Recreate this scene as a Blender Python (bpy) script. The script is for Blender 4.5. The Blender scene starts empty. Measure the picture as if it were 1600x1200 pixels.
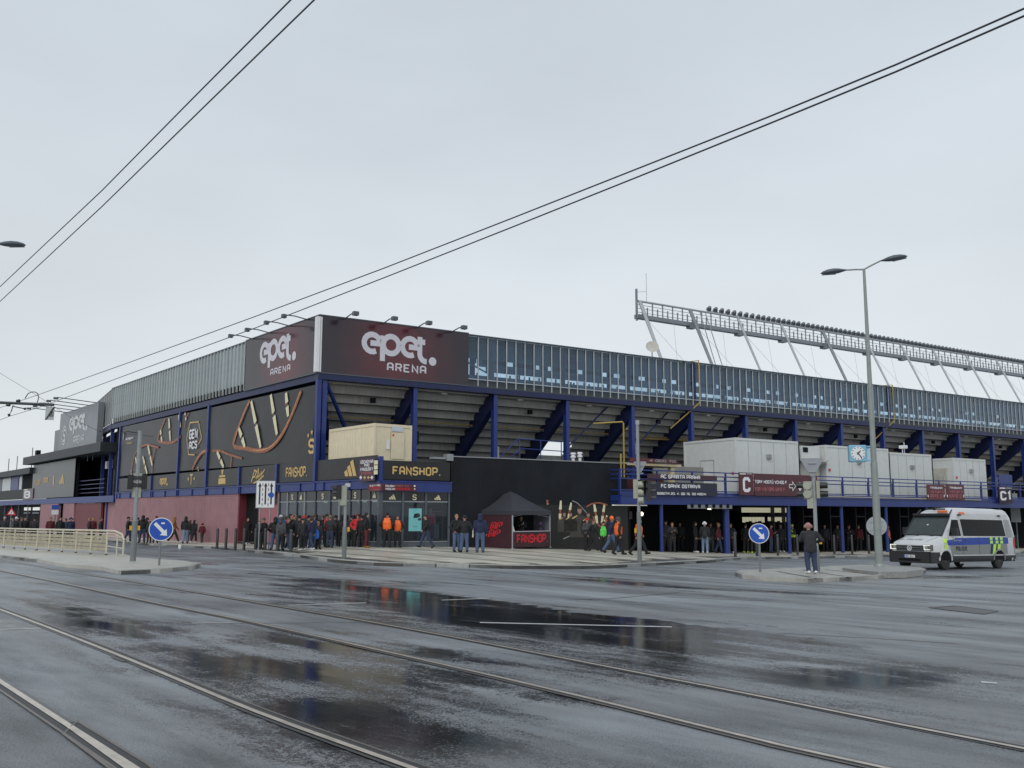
import bpy, bmesh, math, random
import numpy as np
from math import sin, cos, pi, radians, atan, sqrt
from mathutils import Matrix, Vector

random.seed(7)
SC = bpy.context.scene
COL = SC.collection

# ------------------------------------------------------------------ camera
# the photographer's eye is the origin; the ground lies about 1.7 m below it
FPX = 1450.0                      # focal length in pixels of a 1600 px wide picture
PITCH = atan(203.0 / FPX)
ROLL = 0.002
cd = bpy.data.cameras.new('camera')
cam = bpy.data.objects.new('camera', cd)
COL.objects.link(cam)
cd.sensor_width = 36.0
cd.lens = 36.0 * FPX / 1600.0
cd.clip_start = 0.1
cd.clip_end = 3000
cam.matrix_world = Matrix.Rotation(pi / 2 + PITCH, 4, 'X') @ Matrix.Rotation(ROLL, 4, 'Z')
SC.camera = cam
SC.render.resolution_x, SC.render.resolution_y = 1024, 768

# ------------------------------------------------------------------ light: flat overcast after rain
SUN_EL, SUN_AZ = radians(38), radians(200)
wd = bpy.data.worlds.new('World')
SC.world = wd
wd.use_nodes = True
nt = wd.node_tree
nt.nodes.clear()
N = nt.nodes.new
out = N('ShaderNodeOutputWorld'); bg = N('ShaderNodeBackground'); bg2 = N('ShaderNodeBackground')
mixs = N('ShaderNodeMixShader')
sky = N('ShaderNodeTexSky'); sky.sky_type = 'NISHITA'; sky.sun_disc = False
sky.sun_elevation = SUN_EL; sky.sun_rotation = SUN_AZ
bg.inputs['Strength'].default_value = 0.08
nt.links.new(sky.outputs[0], bg.inputs['Color'])
tc = N('ShaderNodeTexCoord'); sep = N('ShaderNodeSeparateXYZ')
nt.links.new(tc.outputs['Generated'], sep.inputs[0])
ramp = N('ShaderNodeValToRGB')
ramp.color_ramp.elements[0].position = 0.0; ramp.color_ramp.elements[0].color = (0.70, 0.728, 0.745, 1)
ramp.color_ramp.elements[1].position = 1.0; ramp.color_ramp.elements[1].color = (0.53, 0.597, 0.667, 1)
e = ramp.color_ramp.elements.new(0.12); e.color = (0.68, 0.722, 0.752, 1)
e = ramp.color_ramp.elements.new(0.45); e.color = (0.595, 0.654, 0.712, 1)
nt.links.new(sep.outputs['Z'], ramp.inputs[0])
nz = N('ShaderNodeTexNoise'); nz.inputs['Scale'].default_value = 1.3; nz.inputs['Detail'].default_value = 5
mpn = N('ShaderNodeMapping'); mpn.inputs['Scale'].default_value = (1, 1, 2.6)
nt.links.new(tc.outputs['Generated'], mpn.inputs[0]); nt.links.new(mpn.outputs[0], nz.inputs['Vector'])
mr = N('ShaderNodeMapRange'); mr.inputs[1].default_value = 0.3; mr.inputs[2].default_value = 0.7
mr.inputs[3].default_value = 0.89; mr.inputs[4].default_value = 1.09
nt.links.new(nz.outputs[0], mr.inputs[0])
mul = N('ShaderNodeVectorMath'); mul.operation = 'SCALE'
nt.links.new(ramp.outputs[0], mul.inputs[0]); nt.links.new(mr.outputs[0], mul.inputs['Scale'])
nt.links.new(mul.outputs[0], bg2.inputs['Color']); bg2.inputs['Strength'].default_value = 1.04
mixs.inputs[0].default_value = 0.94            # the cloud layer over the blue
nt.links.new(bg.outputs[0], mixs.inputs[1]); nt.links.new(bg2.outputs[0], mixs.inputs[2])
nt.links.new(mixs.outputs[0], out.inputs[0])

sd = bpy.data.lights.new('sun', 'SUN'); sun = bpy.data.objects.new('sun', sd); COL.objects.link(sun)
sd.energy = 1.15; sd.angle = radians(40); sd.color = (1.0, 0.98, 0.95)
sun.rotation_euler = (pi / 2 - SUN_EL, 0, pi - SUN_AZ)

SC.view_settings.view_transform = 'Standard'
SC.view_settings.look = 'None'
SC.view_settings.gamma = 1
SC.view_settings.exposure = 0.06
SC.view_settings.use_curve_mapping = False

# ------------------------------------------------------------------ sight lines of the photograph (1600 x 1200)
def ray(x, y):
    u = x - 800.0; v = 600.0 - y
    c, s = cos(ROLL), sin(ROLL)
    u, v = u * c - v * s, u * s + v * c
    d = Vector((u, FPX * cos(PITCH) - v * sin(PITCH), FPX * sin(PITCH) + v * cos(PITCH)))
    return d / d.y
def at(x, y, Y):
    return ray(x, y) * Y

DL = Vector((-0.62738, 0.77871, 0)); NL = Vector((0.77871, 0.62738, 0))     # left front: along, inward
DR = Vector((0.83597, 0.54877, 0)); NR = Vector((-0.54877, 0.83597, 0))     # right front: along, inward
K = Vector((-11.133, 53.0, 0))                                              # corner of the stand
C = Vector((-6.682, 47.475, 0))                                             # corner of the shop below it

def frame(o, x, y):
    z = x.cross(y)
    return Matrix(((x.x, y.x, z.x, o.x), (x.y, y.y, z.y, o.y), (x.z, y.z, z.z, o.z), (0, 0, 0, 1)))
FR = frame(K, DR, NR)        # local x = metres to the right along the front, y = inward, z = up from eye level
FL = frame(K, -DL, NL)
GR = frame(C, DR, NR)
GL = frame(C, -DL, NL)
def loc(F, px, py, w=0.0):
    """point of the plane y = w of frame F seen at a photo pixel, as (x, z)"""
    o = F @ Vector((0, w, 0)); d = (F.to_3x3() @ Vector((1, 0, 0)))
    r = ray(px, py)
    det = r.x * (-d.y) + d.x * r.y
    t = (o.x * (-d.y) + d.x * o.y) / det
    p = r * t
    s = (p - o).dot(d)
    return s, p.z

# ------------------------------------------------------------------ terrain height (thin plate through measured spots)
CP = np.array([(-3, 3, -1.70), (3, 3, -1.70), (0, 9, -1.74), (4, 10, -1.82), (-6, 16, -1.74), (10, 18, -1.95), (-12, 24, -1.86),
  (-6.5, 47.6, -1.74), (-3.2, 49.7, -1.85), (2.6, 53.5, -2.09), (7.6, 56.8, -2.31), (13.4, 60.6, -2.66), (25, 68, -2.80), (42, 79.6, -3.0),
  (10, 31, -2.13), (14.5, 37, -2.24), (18, 39, -2.33), (25, 45, -2.45), (-13, 35, -2.0), (-17, 42, -2.08), (-28, 56, -2.16), (-24, 69, -2.16),
  (-14, 57, -2.0), (-42, 90, -2.0), (-62, 112, -2.2), (0, 32, -1.88), (5, 37, -2.12), (60, 40, -2.6), (-60, 30, -1.9), (0, -30, -1.7), (40, 110, -2.8), (0, 110, -2.2)])
def _tps(r2): return np.where(r2 > 1e-9, r2 * np.log(r2 + 1e-12) * 0.5, 0)
_n = len(CP)
_d2 = ((CP[:, None, :2] - CP[None, :, :2]) ** 2).sum(-1)
_A = np.zeros((_n + 3, _n + 3)); _A[:_n, :_n] = _tps(_d2) + np.eye(_n) * 60.0
_A[:_n, _n] = 1; _A[:_n, _n + 1:] = CP[:, :2]; _A[_n, :_n] = 1; _A[_n + 1:, :_n] = CP[:, :2].T
_W = np.linalg.solve(_A, np.concatenate([CP[:, 2], [0, 0, 0]]))
def gzn(X, Y):
    X = np.clip(np.asarray(X, float), -75, 70); Y = np.clip(np.asarray(Y, float), -25, 115)
    d2 = (X[..., None] - CP[:, 0]) ** 2 + (Y[..., None] - CP[:, 1]) ** 2
    return _tps(d2) @ _W[:_n] + _W[_n] + _W[_n + 1] * X + _W[_n + 2] * Y
def gz(x, y): return float(gzn(np.array([x]), np.array([y]))[0])
KERB = 0.13
def ground(px, py, up=0.0):
    """spot of the ground (plus up) seen at a photo pixel"""
    r = ray(px, py); h = -2.0
    for _ in range(30):
        p = r * (h / r.z); h = 0.5 * h + 0.5 * (gz(p.x, p.y) + up)
    return r * (h / r.z)

# ------------------------------------------------------------------ materials
MATS = {}
def mat(name, col, rough=0.6, metal=0.0, var=0.12, scale=2.5, bump=0.0, bscale=40, emit=None, estr=0, coat=0, rnd=0.0, streak=0.0, spec=0.5):
    if name in MATS: return MATS[name]
    m = bpy.data.materials.new(name); m.use_nodes = True
    t = m.node_tree; b = t.nodes['Principled BSDF']
    b.inputs['Roughness'].default_value = rough; b.inputs['Metallic'].default_value = metal
    b.inputs['Coat Weight'].default_value = coat; b.inputs['Specular IOR Level'].default_value = spec
    tcn = t.nodes.new('ShaderNodeTexCoord')
    n = t.nodes.new('ShaderNodeTexNoise'); n.inputs['Scale'].default_value = scale; n.inputs['Detail'].default_value = 6
    n.inputs['Roughness'].default_value = 0.65
    t.links.new(tcn.outputs['Object'], n.inputs['Vector'])
    r = t.nodes.new('ShaderNodeMapRange'); r.inputs[1].default_value = 0.28; r.inputs[2].default_value = 0.72
    r.inputs[3].default_value = 1 - var; r.inputs[4].default_value = 1 + var
    t.links.new(n.outputs[0], r.inputs[0])
    val = r.outputs[0]
    if streak:
        mp = t.nodes.new('ShaderNodeMapping'); mp.inputs['Scale'].default_value = (6, 6, 0.5)
        t.links.new(tcn.outputs['Object'], mp.inputs[0])
        n3 = t.nodes.new('ShaderNodeTexNoise'); n3.inputs['Scale'].default_value = 1.5; n3.inputs['Detail'].default_value = 4
        t.links.new(mp.outputs[0], n3.inputs['Vector'])
        r3 = t.nodes.new('ShaderNodeMapRange'); r3.inputs[1].default_value = 0.35; r3.inputs[2].default_value = 0.75
        r3.inputs[3].default_value = 1.0; r3.inputs[4].default_value = 1 - streak
        t.links.new(n3.outputs[0], r3.inputs[0])
        mm = t.nodes.new('ShaderNodeMath'); mm.operation = 'MULTIPLY'
        t.links.new(val, mm.inputs[0]); t.links.new(r3.outputs[0], mm.inputs[1]); val = mm.outputs[0]
    if rnd:
        oi = t.nodes.new('ShaderNodeObjectInfo')
        r2 = t.nodes.new('ShaderNodeMapRange'); r2.inputs[3].default_value = 1 - rnd; r2.inputs[4].default_value = 1 + rnd
        t.links.new(oi.outputs['Random'], r2.inputs[0])
        mm = t.nodes.new('ShaderNodeMath'); mm.operation = 'MULTIPLY'
        t.links.new(val, mm.inputs[0]); t.links.new(r2.outputs[0], mm.inputs[1]); val = mm.outputs[0]
    sc = t.nodes.new('ShaderNodeVectorMath'); sc.operation = 'SCALE'
    sc.inputs[0].default_value = col[:3]
    t.links.new(val, sc.inputs['Scale']); t.links.new(sc.outputs[0], b.inputs['Base Color'])
    if bump:
        bn = t.nodes.new('ShaderNodeBump'); bn.inputs['Strength'].default_value = bump; bn.inputs['Distance'].default_value = 0.02
        n2 = t.nodes.new('ShaderNodeTexNoise'); n2.inputs['Scale'].default_value = bscale; n2.inputs['Detail'].default_value = 3
        t.links.new(tcn.outputs['Object'], n2.inputs['Vector'])
        t.links.new(n2.outputs[0], bn.inputs['Height']); t.links.new(bn.outputs[0], b.inputs['Normal'])
    if emit:
        b.inputs['Emission Color'].default_value = (*emit, 1); b.inputs['Emission Strength'].default_value = estr
    MATS[name] = m
    return m
def glass(name, tint, alpha, rough=0.03):
    if name in MATS: return MATS[name]
    m = bpy.data.materials.new(name); m.use_nodes = True
    t = m.node_tree; t.nodes.clear()
    o = t.nodes.new('ShaderNodeOutputMaterial'); mx = t.nodes.new('ShaderNodeMixShader')
    fr = t.nodes.new('ShaderNodeFresnel'); ge = t.nodes.new('ShaderNodeNewGeometry'); mg = t.nodes.new('ShaderNodeMapRange')
    mg.inputs[3].default_value = 1.45; mg.inputs[4].default_value = 1 / 1.45
    t.links.new(ge.outputs['Backfacing'], mg.inputs[0]); t.links.new(mg.outputs[0], fr.inputs[0])
    gl = t.nodes.new('ShaderNodeBsdfGlossy'); gl.inputs['Roughness'].default_value = rough; gl.inputs['Color'].default_value = (0.9, 0.95, 1, 1)
    tr = t.nodes.new('ShaderNodeBsdfTransparent'); tr.inputs[0].default_value = (*tint, 1)
    df = t.nodes.new('ShaderNodeBsdfDiffuse'); df.inputs[0].default_value = (0.15, 0.21, 0.27, 1)
    m2 = t.nodes.new('ShaderNodeMixShader'); oi = t.nodes.new('ShaderNodeObjectInfo'); mo = t.nodes.new('ShaderNodeMapRange')
    mo.inputs[3].default_value = alpha * 0.45; mo.inputs[4].default_value = alpha * 1.8; t.links.new(oi.outputs['Random'], mo.inputs[0]); t.links.new(mo.outputs[0], m2.inputs[0])
    t.links.new(tr.outputs[0], m2.inputs[1]); t.links.new(df.outputs[0], m2.inputs[2])
    t.links.new(fr.outputs[0], mx.inputs[0]); t.links.new(m2.outputs[0], mx.inputs[1]); t.links.new(gl.outputs[0], mx.inputs[2])
    t.links.new(mx.outputs[0], o.inputs[0])
    MATS[name] = m
    return m

# ------------------------------------------------------------------ mesh collector and scene tree
class MB:
    def __init__(s, T=None): s.v = []; s.f = []; s.T = T or Matrix.Identity(4)
    def add(s, vs, fs):
        b = len(s.v)
        s.v += [s.T @ Vector(p) for p in vs]
        s.f += [tuple(b + i for i in f) for f in fs]
        return s
    def box(s, a, b):
        x0, x1 = sorted((a[0], b[0])); y0, y1 = sorted((a[1], b[1])); z0, z1 = sorted((a[2], b[2]))
        return s.add([(x0, y0, z0), (x1, y0, z0), (x1, y1, z0), (x0, y1, z0), (x0, y0, z1), (x1, y0, z1), (x1, y1, z1), (x0, y1, z1)],
              [(0, 3, 2, 1), (4, 5, 6, 7), (0, 1, 5, 4), (1, 2, 6, 5), (2, 3, 7, 6), (3, 0, 4, 7)])
    def quad(s, *p): return s.add(p, [tuple(range(len(p)))])
    def tube(s, a, b, r0, r1=None, n=8, cap=True):
        a, b = Vector(a), Vector(b); r1 = r0 if r1 is None else r1
        d = (b - a).normalized(); u = d.orthogonal().normalized(); w = d.cross(u)
        vs = [a + (u * cos(2 * pi * i / n) + w * sin(2 * pi * i / n)) * r0 for i in range(n)] + \
             [b + (u * cos(2 * pi * i / n) + w * sin(2 * pi * i / n)) * r1 for i in range(n)]
        fs = [(i, (i + 1) % n, n + (i + 1) % n, n + i) for i in range(n)]
        if cap: fs += [tuple(range(n - 1, -1, -1)), tuple(range(n, 2 * n))]
        return s.add(vs, fs)
    def path(s, pts, r, n=6):
        pts = [Vector(p) for p in pts]
        vs = []; fs = []
        up = Vector((0, 0, 1))
        for i, p in enumerate(pts):
            d = (pts[min(i + 1, len(pts) - 1)] - pts[max(i - 1, 0)]).normalized()
            u = d.cross(up) if abs(d.dot(up)) < 0.95 else d.cross(Vector((1, 0, 0)))
            u.normalize(); w = d.cross(u)
            vs += [p + (u * cos(2 * pi * k / n) + w * sin(2 * pi * k / n)) * r for k in range(n)]
        for i in range(len(pts) - 1):
            for k in range(n):
                fs.append((i * n + k, i * n + (k + 1) % n, (i + 1) * n + (k + 1) % n, (i + 1) * n + k))
        fs += [tuple(range(n - 1, -1, -1)), tuple((len(pts) - 1) * n + k for k in range(n))]
        return s.add(vs, fs)
    def prism(s, poly, y0, y1):
        """poly: (x, z) outline, extruded along local y"""
        n = len(poly)
        vs = [(p[0], y0, p[1]) for p in poly] + [(p[0], y1, p[1]) for p in poly]
        return s.add(vs, [tuple(range(n)), tuple(range(2 * n - 1, n - 1, -1))] + [(i, n + i, n + (i + 1) % n, (i + 1) % n) for i in range(n)])
    def lathe(s, prof, n=16, c=(0, 0, 0)):
        """prof: (r, z)"""
        vs = []; fs = []
        for r, z in prof:
            vs += [(c[0] + r * cos(2 * pi * k / n), c[1] + r * sin(2 * pi * k / n), c[2] + z) for k in range(n)]
        for i in range(len(prof) - 1):
            for k in range(n): fs.append((i * n + k, i * n + (k + 1) % n, (i + 1) * n + (k + 1) % n, (i + 1) * n + k))
        fs += [tuple(range(n - 1, -1, -1)), tuple((len(prof) - 1) * n + k for k in range(n))]
        return s.add(vs, fs)
    def disc(s, c, r, y0, y1, n=24, rz=None):
        poly = [(c[0] + r * cos(2 * pi * k / n), c[1] + (rz or r) * sin(2 * pi * k / n)) for k in range(n)]
        return s.prism(poly, y0, y1)

WM = {}          # world matrices of what is placed
def mesh_of(name, mb, m, inv, smooth, fix):
    me = bpy.data.meshes.new(name)
    me.from_pydata([inv @ p for p in mb.v], [], mb.f)
    if fix:
        bm = bmesh.new(); bm.from_mesh(me); bmesh.ops.recalc_face_normals(bm, faces=bm.faces); bm.to_mesh(me); bm.free()
    if smooth:
        me.polygons.foreach_set('use_smooth', [True] * len(me.polygons))
        me.set_sharp_from_angle(angle=radians(38))
    if m: me.materials.append(m)
    return me
def tag(o, label=None, cat=None, group=None, kind=None):
    if label: o['label'] = label
    if cat: o['category'] = cat
    if group: o['group'] = group
    if kind: o['kind'] = kind
    return o
def link(name, me, parent, W):
    o = bpy.data.objects.new(name, me); COL.objects.link(o)
    if parent is not None:
        o.parent = parent; o.matrix_local = WM[parent.name].inverted() @ W
    else: o.matrix_world = W
    WM[o.name] = W
    return o
def part(name, mb, m, parent=None, smooth=False, fix=True, org=None, **kw):
    """one mesh object from world-space geometry"""
    if parent is not None: W = WM[parent.name].copy()
    elif org is not None: W = Matrix.Translation(Vector(org))
    else: W = Matrix.Identity(4)
    o = link(name, mesh_of(name, mb, m, W.inverted(), smooth, fix), parent, W)
    return tag(o, **kw) if kw else o
def thing(name, label, cat, pos, rz=0.0, group=None, M=None):
    o = bpy.data.objects.new(name, None); COL.objects.link(o)
    o.empty_display_size = 0.3
    W = M if M is not None else Matrix.Translation(Vector(pos)) @ Matrix.Rotation(rz, 4, 'Z')
    o.matrix_world = W; WM[o.name] = W.copy()
    return tag(o, label, cat, group)
def lpart(name, mb, m, parent, smooth=False, fix=True, **kw):
    """mesh object from geometry given in the parent's own space"""
    W = WM[parent.name]
    o = link(name, mesh_of(name, mb, m, Matrix.Identity(4), smooth, fix), parent, W.copy())
    return tag(o, **kw) if kw else o
def stamp(name, me, parent, W):
    """another object sharing a mesh, placed by world matrix"""
    return link(name, me, parent, W)
def copy_tree(o, parent=None, M=None):
    c = o.copy(); COL.objects.link(c)
    c.parent = parent
    if parent is not None:
        c.matrix_parent_inverse = o.matrix_parent_inverse.copy(); c.matrix_basis = o.matrix_basis.copy(); WM[c.name] = WM[parent.name] @ o.matrix_basis
    else:
        c.matrix_world = M; WM[c.name] = M.copy()
    for ch in list(o.children): copy_tree(ch, c)
    return c

# ------------------------------------------------------------------ block lettering from strokes, 4 x 6 grid
def _g(s):
    out = []
    for line in s.split('|'):
        out.append([(float(a.split(',')[0]), float(a.split(',')[1])) for a in line.split()])
    return out
GL_ = {k: _g(v) for k, v in {
 'A': '0,0 0,5 1,6 3,6 4,5 4,0|0,2.5 4,2.5', 'B': '0,0 0,6 3,6 3.7,5.3 3.7,3.8 3,3.1 0,3.1|3,3.1 4,2.2 4,0.8 3.2,0 0,0',
 'C': '4,4.5 4,5.2 3.2,6 0.8,6 0,5.2 0,0.8 0.8,0 3.2,0 4,0.8 4,1.5', 'D': '0,0 0,6 3,6 4,5 4,1 3,0 0,0', 'E': '4,6 0,6 0,0 4,0|0,3.1 3.2,3.1',
 'F': '4,6 0,6 0,0|0,3.1 3.4,3.1', 'G': '4,5.2 3.2,6 0.8,6 0,5.2 0,0.8 0.8,0 3.2,0 4,0.8 4,3 2.2,3', 'H': '0,0 0,6|4,0 4,6|0,3 4,3',
 'I': '2,0 2,6', 'J': '3,6 3,1 2,0 0,0', 'K': '0,0 0,6|4,6 0.4,3 4,0', 'L': '0,6 0,0 4,0', 'M': '0,0 0,6 2,3 4,6 4,0', 'N': '0,0 0,6 4,0 4,6',
 'O': '0.8,0 0,0.8 0,5.2 0.8,6 3.2,6 4,5.2 4,0.8 3.2,0 0.8,0', 'P': '0,0 0,6 3.2,6 4,5.2 4,3.4 3.2,2.6 0,2.6', 'Q': '0.8,0 0,0.8 0,5.2 0.8,6 3.2,6 4,5.2 4,0.8 3.2,0 0.8,0|2.5,1.5 4,0',
 'R': '0,0 0,6 3.2,6 4,5.2 4,3.6 3.2,2.8 0,2.8|2.4,2.8 4,0', 'S': '4,4.8 4,5.2 3.2,6 0.8,6 0,5.2 0,3.8 0.8,3.1 3.2,2.9 4,2.2 4,0.8 3.2,0 0.8,0 0,0.8 0,1.2',
 'T': '2,0 2,6|0,6 4,6', 'U': '0,6 0,0.8 0.8,0 3.2,0 4,0.8 4,6', 'V': '0,6 2,0 4,6', 'W': '0,6 1,0 2,3.5 3,0 4,6', 'X': '0,0 4,6|0,6 4,0', 'Y': '0,6 2,3 4,6|2,3 2,0',
 'Z': '0,6 4,6 0,0 4,0', '0': '0.8,0 0,0.8 0,5.2 0.8,6 3.2,6 4,5.2 4,0.8 3.2,0 0.8,0', '1': '0.8,4.8 2,6 2,0', '2': '0,5 0.8,6 3.2,6 4,5 4,3.8 0,0.8 0,0 4,0',
 '3': '0,6 4,6 2,3.6 3.2,3.4 4,2.6 4,0.8 3.2,0 0,0', '4': '3,0 3,6 0,2 4,2', '5': '4,6 0,6 0,3.4 3.2,3.4 4,2.6 4,0.8 3.2,0 0,0', '6': '4,6 0.8,6 0,5.2 0,0.8 0.8,0 3.2,0 4,0.8 4,2.4 3.2,3.2 0,3.2',
 '7': '0,6 4,6 1.5,0', '8': '0.8,0 0,0.8 0,2.4 0.8,3.1 3.2,3.1 4,3.8 4,5.2 3.2,6 0.8,6 0,5.2 0,3.8 0.8,3.1|3.2,3.1 4,2.4 4,0.8 3.2,0 0.8,0', '9': '0,0 3.2,0 4,0.8 4,5.2 3.2,6 0.8,6 0,5.2 0,3.6 0.8,2.8 4,2.8',
 '.': '0,0.1 0.9,0.1', ',': '0.5,0.5 0,-0.8', '/': '0,0 3,6', '-': '0.5,3 3.5,3', '!': '1,2 1,6|1,0 1,0.6', ':': '1,1.2 1,1.9|1,4 1,4.7', '?': '0,5 0.8,6 3.2,6 4,5 4,4 2,2.6 2,1.6|2,0 2,0.5', '&': '4,0 0.6,4.6 1.2,6 2.4,6 3,4.8 0,1.6 0.6,0 2,0 4,2.5'}.items()}
def stroke(poly, w):
    """mitred ribbon along a 2-D polyline as quads"""
    P = [Vector(p) for p in poly]; closed = (P[0] - P[-1]).length < 1e-6 and len(P) > 2
    if closed: P = P[:-1]
    n = len(P); Ls = []; Rs = []
    for i, p in enumerate(P):
        a = P[i - 1] if (i > 0 or closed) else None; b = P[(i + 1) % n] if (i < n - 1 or closed) else None
        d1 = (p - a).normalized() if a is not None else None; d2 = (b - p).normalized() if b is not None else None
        if d1 is None: q = Vector((-d2.y, d2.x)); off = p - d2 * w * 0.0; Ls.append(off + q * w / 2); Rs.append(off - q * w / 2); continue
        if d2 is None: q = Vector((-d1.y, d1.x)); Ls.append(p + q * w / 2); Rs.append(p - q * w / 2); continue
        n1 = Vector((-d1.y, d1.x)); n2 = Vector((-d2.y, d2.x)); m = (n1 + n2)
        if m.length < 1e-4: m = n1.copy()
        m.normalize(); k = min(1 / max(m.dot(n1), 0.35), 2.4)
        Ls.append(p + m * w / 2 * k); Rs.append(p - m * w / 2 * k)
    return [(Rs[i], Rs[(i + 1) % n], Ls[(i + 1) % n], Ls[i]) for i in range(n if closed else n - 1)]
def text_quads(txt, x0, x1, y0, y1, w=1.25, gap=1.9, slant=0.0, fit=True):
    adv = 0; items = []
    for ch in txt:
        acc = None
        base = {'Í': 'I', 'Á': 'A', 'Ů': 'U', 'Ú': 'U', 'Š': 'S', 'Ř': 'R', 'Ý': 'Y', 'É': 'E', 'Č': 'C', 'Ě': 'E'}.get(ch, ch)
        if base != ch: acc = ch
        if ch == ' ': adv += 3.2; continue
        wid = {'.': 0.9, ',': 0.6, 'I': 4, '1': 3, '!': 2, ':': 2}.get(base, 4)
        items.append((base, adv - (1.2 if base == 'I' else 0), acc)); adv += wid + gap - (2.4 if base == 'I' else 0)
    adv -= gap
    sx = (x1 - x0) / max(adv + w, 0.1); sy = (y1 - y0) / (6 + w)
    qs = []
    for ch, ox, acc in items:
        lines = list(GL_[ch])
        if acc:
            lines = lines + ([[(1.4, 7.0), (2.8, 8.0)]] if acc in 'ÍÁÚÝÉ' else [[(1.4, 7.1), (2.6, 7.1), (2.6, 8.0), (1.4, 8.0), (1.4, 7.1)]] if acc == 'Ů' else [[(1.2, 8), (2, 7), (2.8, 8)]])
        for l in lines:
            for q in stroke(l, w if not (l[0][1] > 6.5) else w * 0.6):
                qs.append([(x0 + (p.x + ox + w / 2 + slant * p.y) * sx, y0 + (p.y + w / 2) * sy) for p in q])
    return qs
def flat(mb, qs, y):
    """2-D polygons (x, z) laid on the plane y of the collector's frame; each a hair apart so that none share a plane"""
    for i, q in enumerate(qs): mb.add([(p[0], y - 0.0004 * (i % 5), p[1]) for p in q], [tuple(range(len(q)))])
    return mb
def text_part(txt, F, x0, x1, z0, z1, y, m, parent, **k):
    mb = MB(F); flat(mb, text_quads(txt, x0, x1, z0, z1, **k), y)
    return part('lettering', mb, m, parent, fix=False)
def arc(cx, cy, r, a0, a1, n=14, ry=None):
    return [(cx + r * cos(radians(a0 + (a1 - a0) * i / n)), cy + (ry or r) * sin(radians(a0 + (a1 - a0) * i / n))) for i in range(n + 1)]
def epet_quads(x0, x1, z0, z1):
    """rounded lowercase word with a full stop; 360 x 130 box"""
    w = 24; qs = []
    for l in (arc(48, 75, 37, 5, 300), [(40, 75), (85, 75)], [(97, 112), (97, 2)], arc(137, 75, 37, 180, 540, 24), arc(228, 75, 37, 5, 300), [(222, 75), (265, 75)],
              [(276, 125), (276, 55)] + arc(308, 50, 32, 185, 275, 6), [(266, 103), (302, 103)]):
        for q in stroke(l, w): qs.append([(p.x, p.y) for p in q])
    qs.append(arc(340, 22, 19, 0, 345, 23))
    return [[(x0 + p[0] / 360 * (x1 - x0), z0 + p[1] / 127 * (z1 - z0)) for p in q] for q in qs]
# ================================================================== ROAD
def wet_blobs():
    """puddle areas: photo spots put on the ground, each an oriented ellipse (centre, axis, half length, half width, strength)"""
    B = []
    def e(p, q, hw, s=1.0):
        a, b = ground(*p), ground(*q); c = (a + b) / 2; d = (b - a)
        B.append((c.x, c.y, math.atan2(d.y, d.x), d.length / 2, hw, s * 1.14))
    e((1150, 1050), (1470, 1064), 0.9, 1.0); e((1270, 1048), (1490, 1066), 0.6, 1.35); e((900, 1010), (1010, 1015), 0.5, 0.9)
    e((40, 937), (150, 970), 0.5, 0.95); e((120, 965), (270, 1005), 0.8, 1.0); e((230, 1000), (330, 1030), 0.5, 0.9); e((240, 1025), (540, 1070), 0.8, 1.05)
    e((400, 1092), (660, 1125), 0.6, 1.15); e((520, 1120), (790, 1170), 0.6, 1.0); e((430, 1010), (600, 1040), 0.5, 0.6)
    e((640, 1015), (720, 1025), 0.5, 0.95); e((380, 905), (640, 915), 1.3, 0.6); e((880, 900), (1120, 925), 1.2, 0.6)
    e((1050, 915), (1400, 935), 0.4, 0.6); e((1400, 960), (1600, 985), 0.8, 0.4); e((820, 1080), (960, 1100), 0.3, 0.65)
    e((1340, 1080), (1560, 1100), 0.45, 0.5); e((200, 985), (760, 1070), 1.9, 0.62); e((330, 1050), (820, 1160), 1.3, 0.62); e((830, 1040), (1100, 1075), 0.8, .5); e((60, 960), (330, 1010), 1.2, .55)
    e((200, 880), (420, 882), 1.0, 0.5); e((1300, 905), (1560, 900), 0.8, 0.6); e((650, 885), (900, 890), 1.0, 0.4); e((470, 885), (620, 895), 1.0, .55)
    return B
BL = wet_blobs()
def wetness(X, Y):
    W = np.zeros_like(X)
    for cx, cy, a, hl, hw, s in BL:
        dx, dy = X - cx, Y - cy
        u = (dx * cos(a) + dy * sin(a)) / (hl * 1.15); v = (-dx * sin(a) + dy * cos(a)) / (hw * 1.15)
        W = np.maximum(W, s * np.clip(1.15 - 0.75 * (u * u + v * v), 0, 1))
    # smooth newer asphalt between its straight edge and the far rail: it holds a film of water
    D = 1 / np.maximum(Y, 1.0); u = X * D; cp, sp = cos(PITCH), sin(PITCH); w_ = gzn(X, Y) * D
    px = 800 + FPX * u / (cp + w_ * sp); py = 600 - FPX * (w_ * cp - sp) / (cp + w_ * sp)
    up_ = np.interp(px, [300, 400, 480, 560, 630, 700, 770, 830, 900, 1000, 1090, 1200, 1300, 1420, 1700], [888, 896, 905, 914, 921, 929, 938, 947, 957, 966, 977, 985, 1000, 1030, 1065])
    lo_ = np.interp(px, [23, 198, 400, 598, 800, 998, 1200, 1398, 1600], [878, 908, 942, 976, 1014, 1052, 1092, 1132, 1171])
    st = np.interp(px, [330, 430, 520, 600, 700, 1060, 1130, 1250, 1500, 1700], [0, .55, .85, 1.25, 1.45, 1.45, .75, .7, .5, .3])
    t_ = (py - up_) / np.maximum(lo_ - up_, 1)
    st = st * np.interp(t_, [0, .45, .8, 1.0], [1, .95, .6, .4]) * np.clip((py - up_ + 1) / 1.5, 0, 1) * (py < lo_) * (Y > 4)
    W = np.maximum(W, st)
    return W
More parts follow.
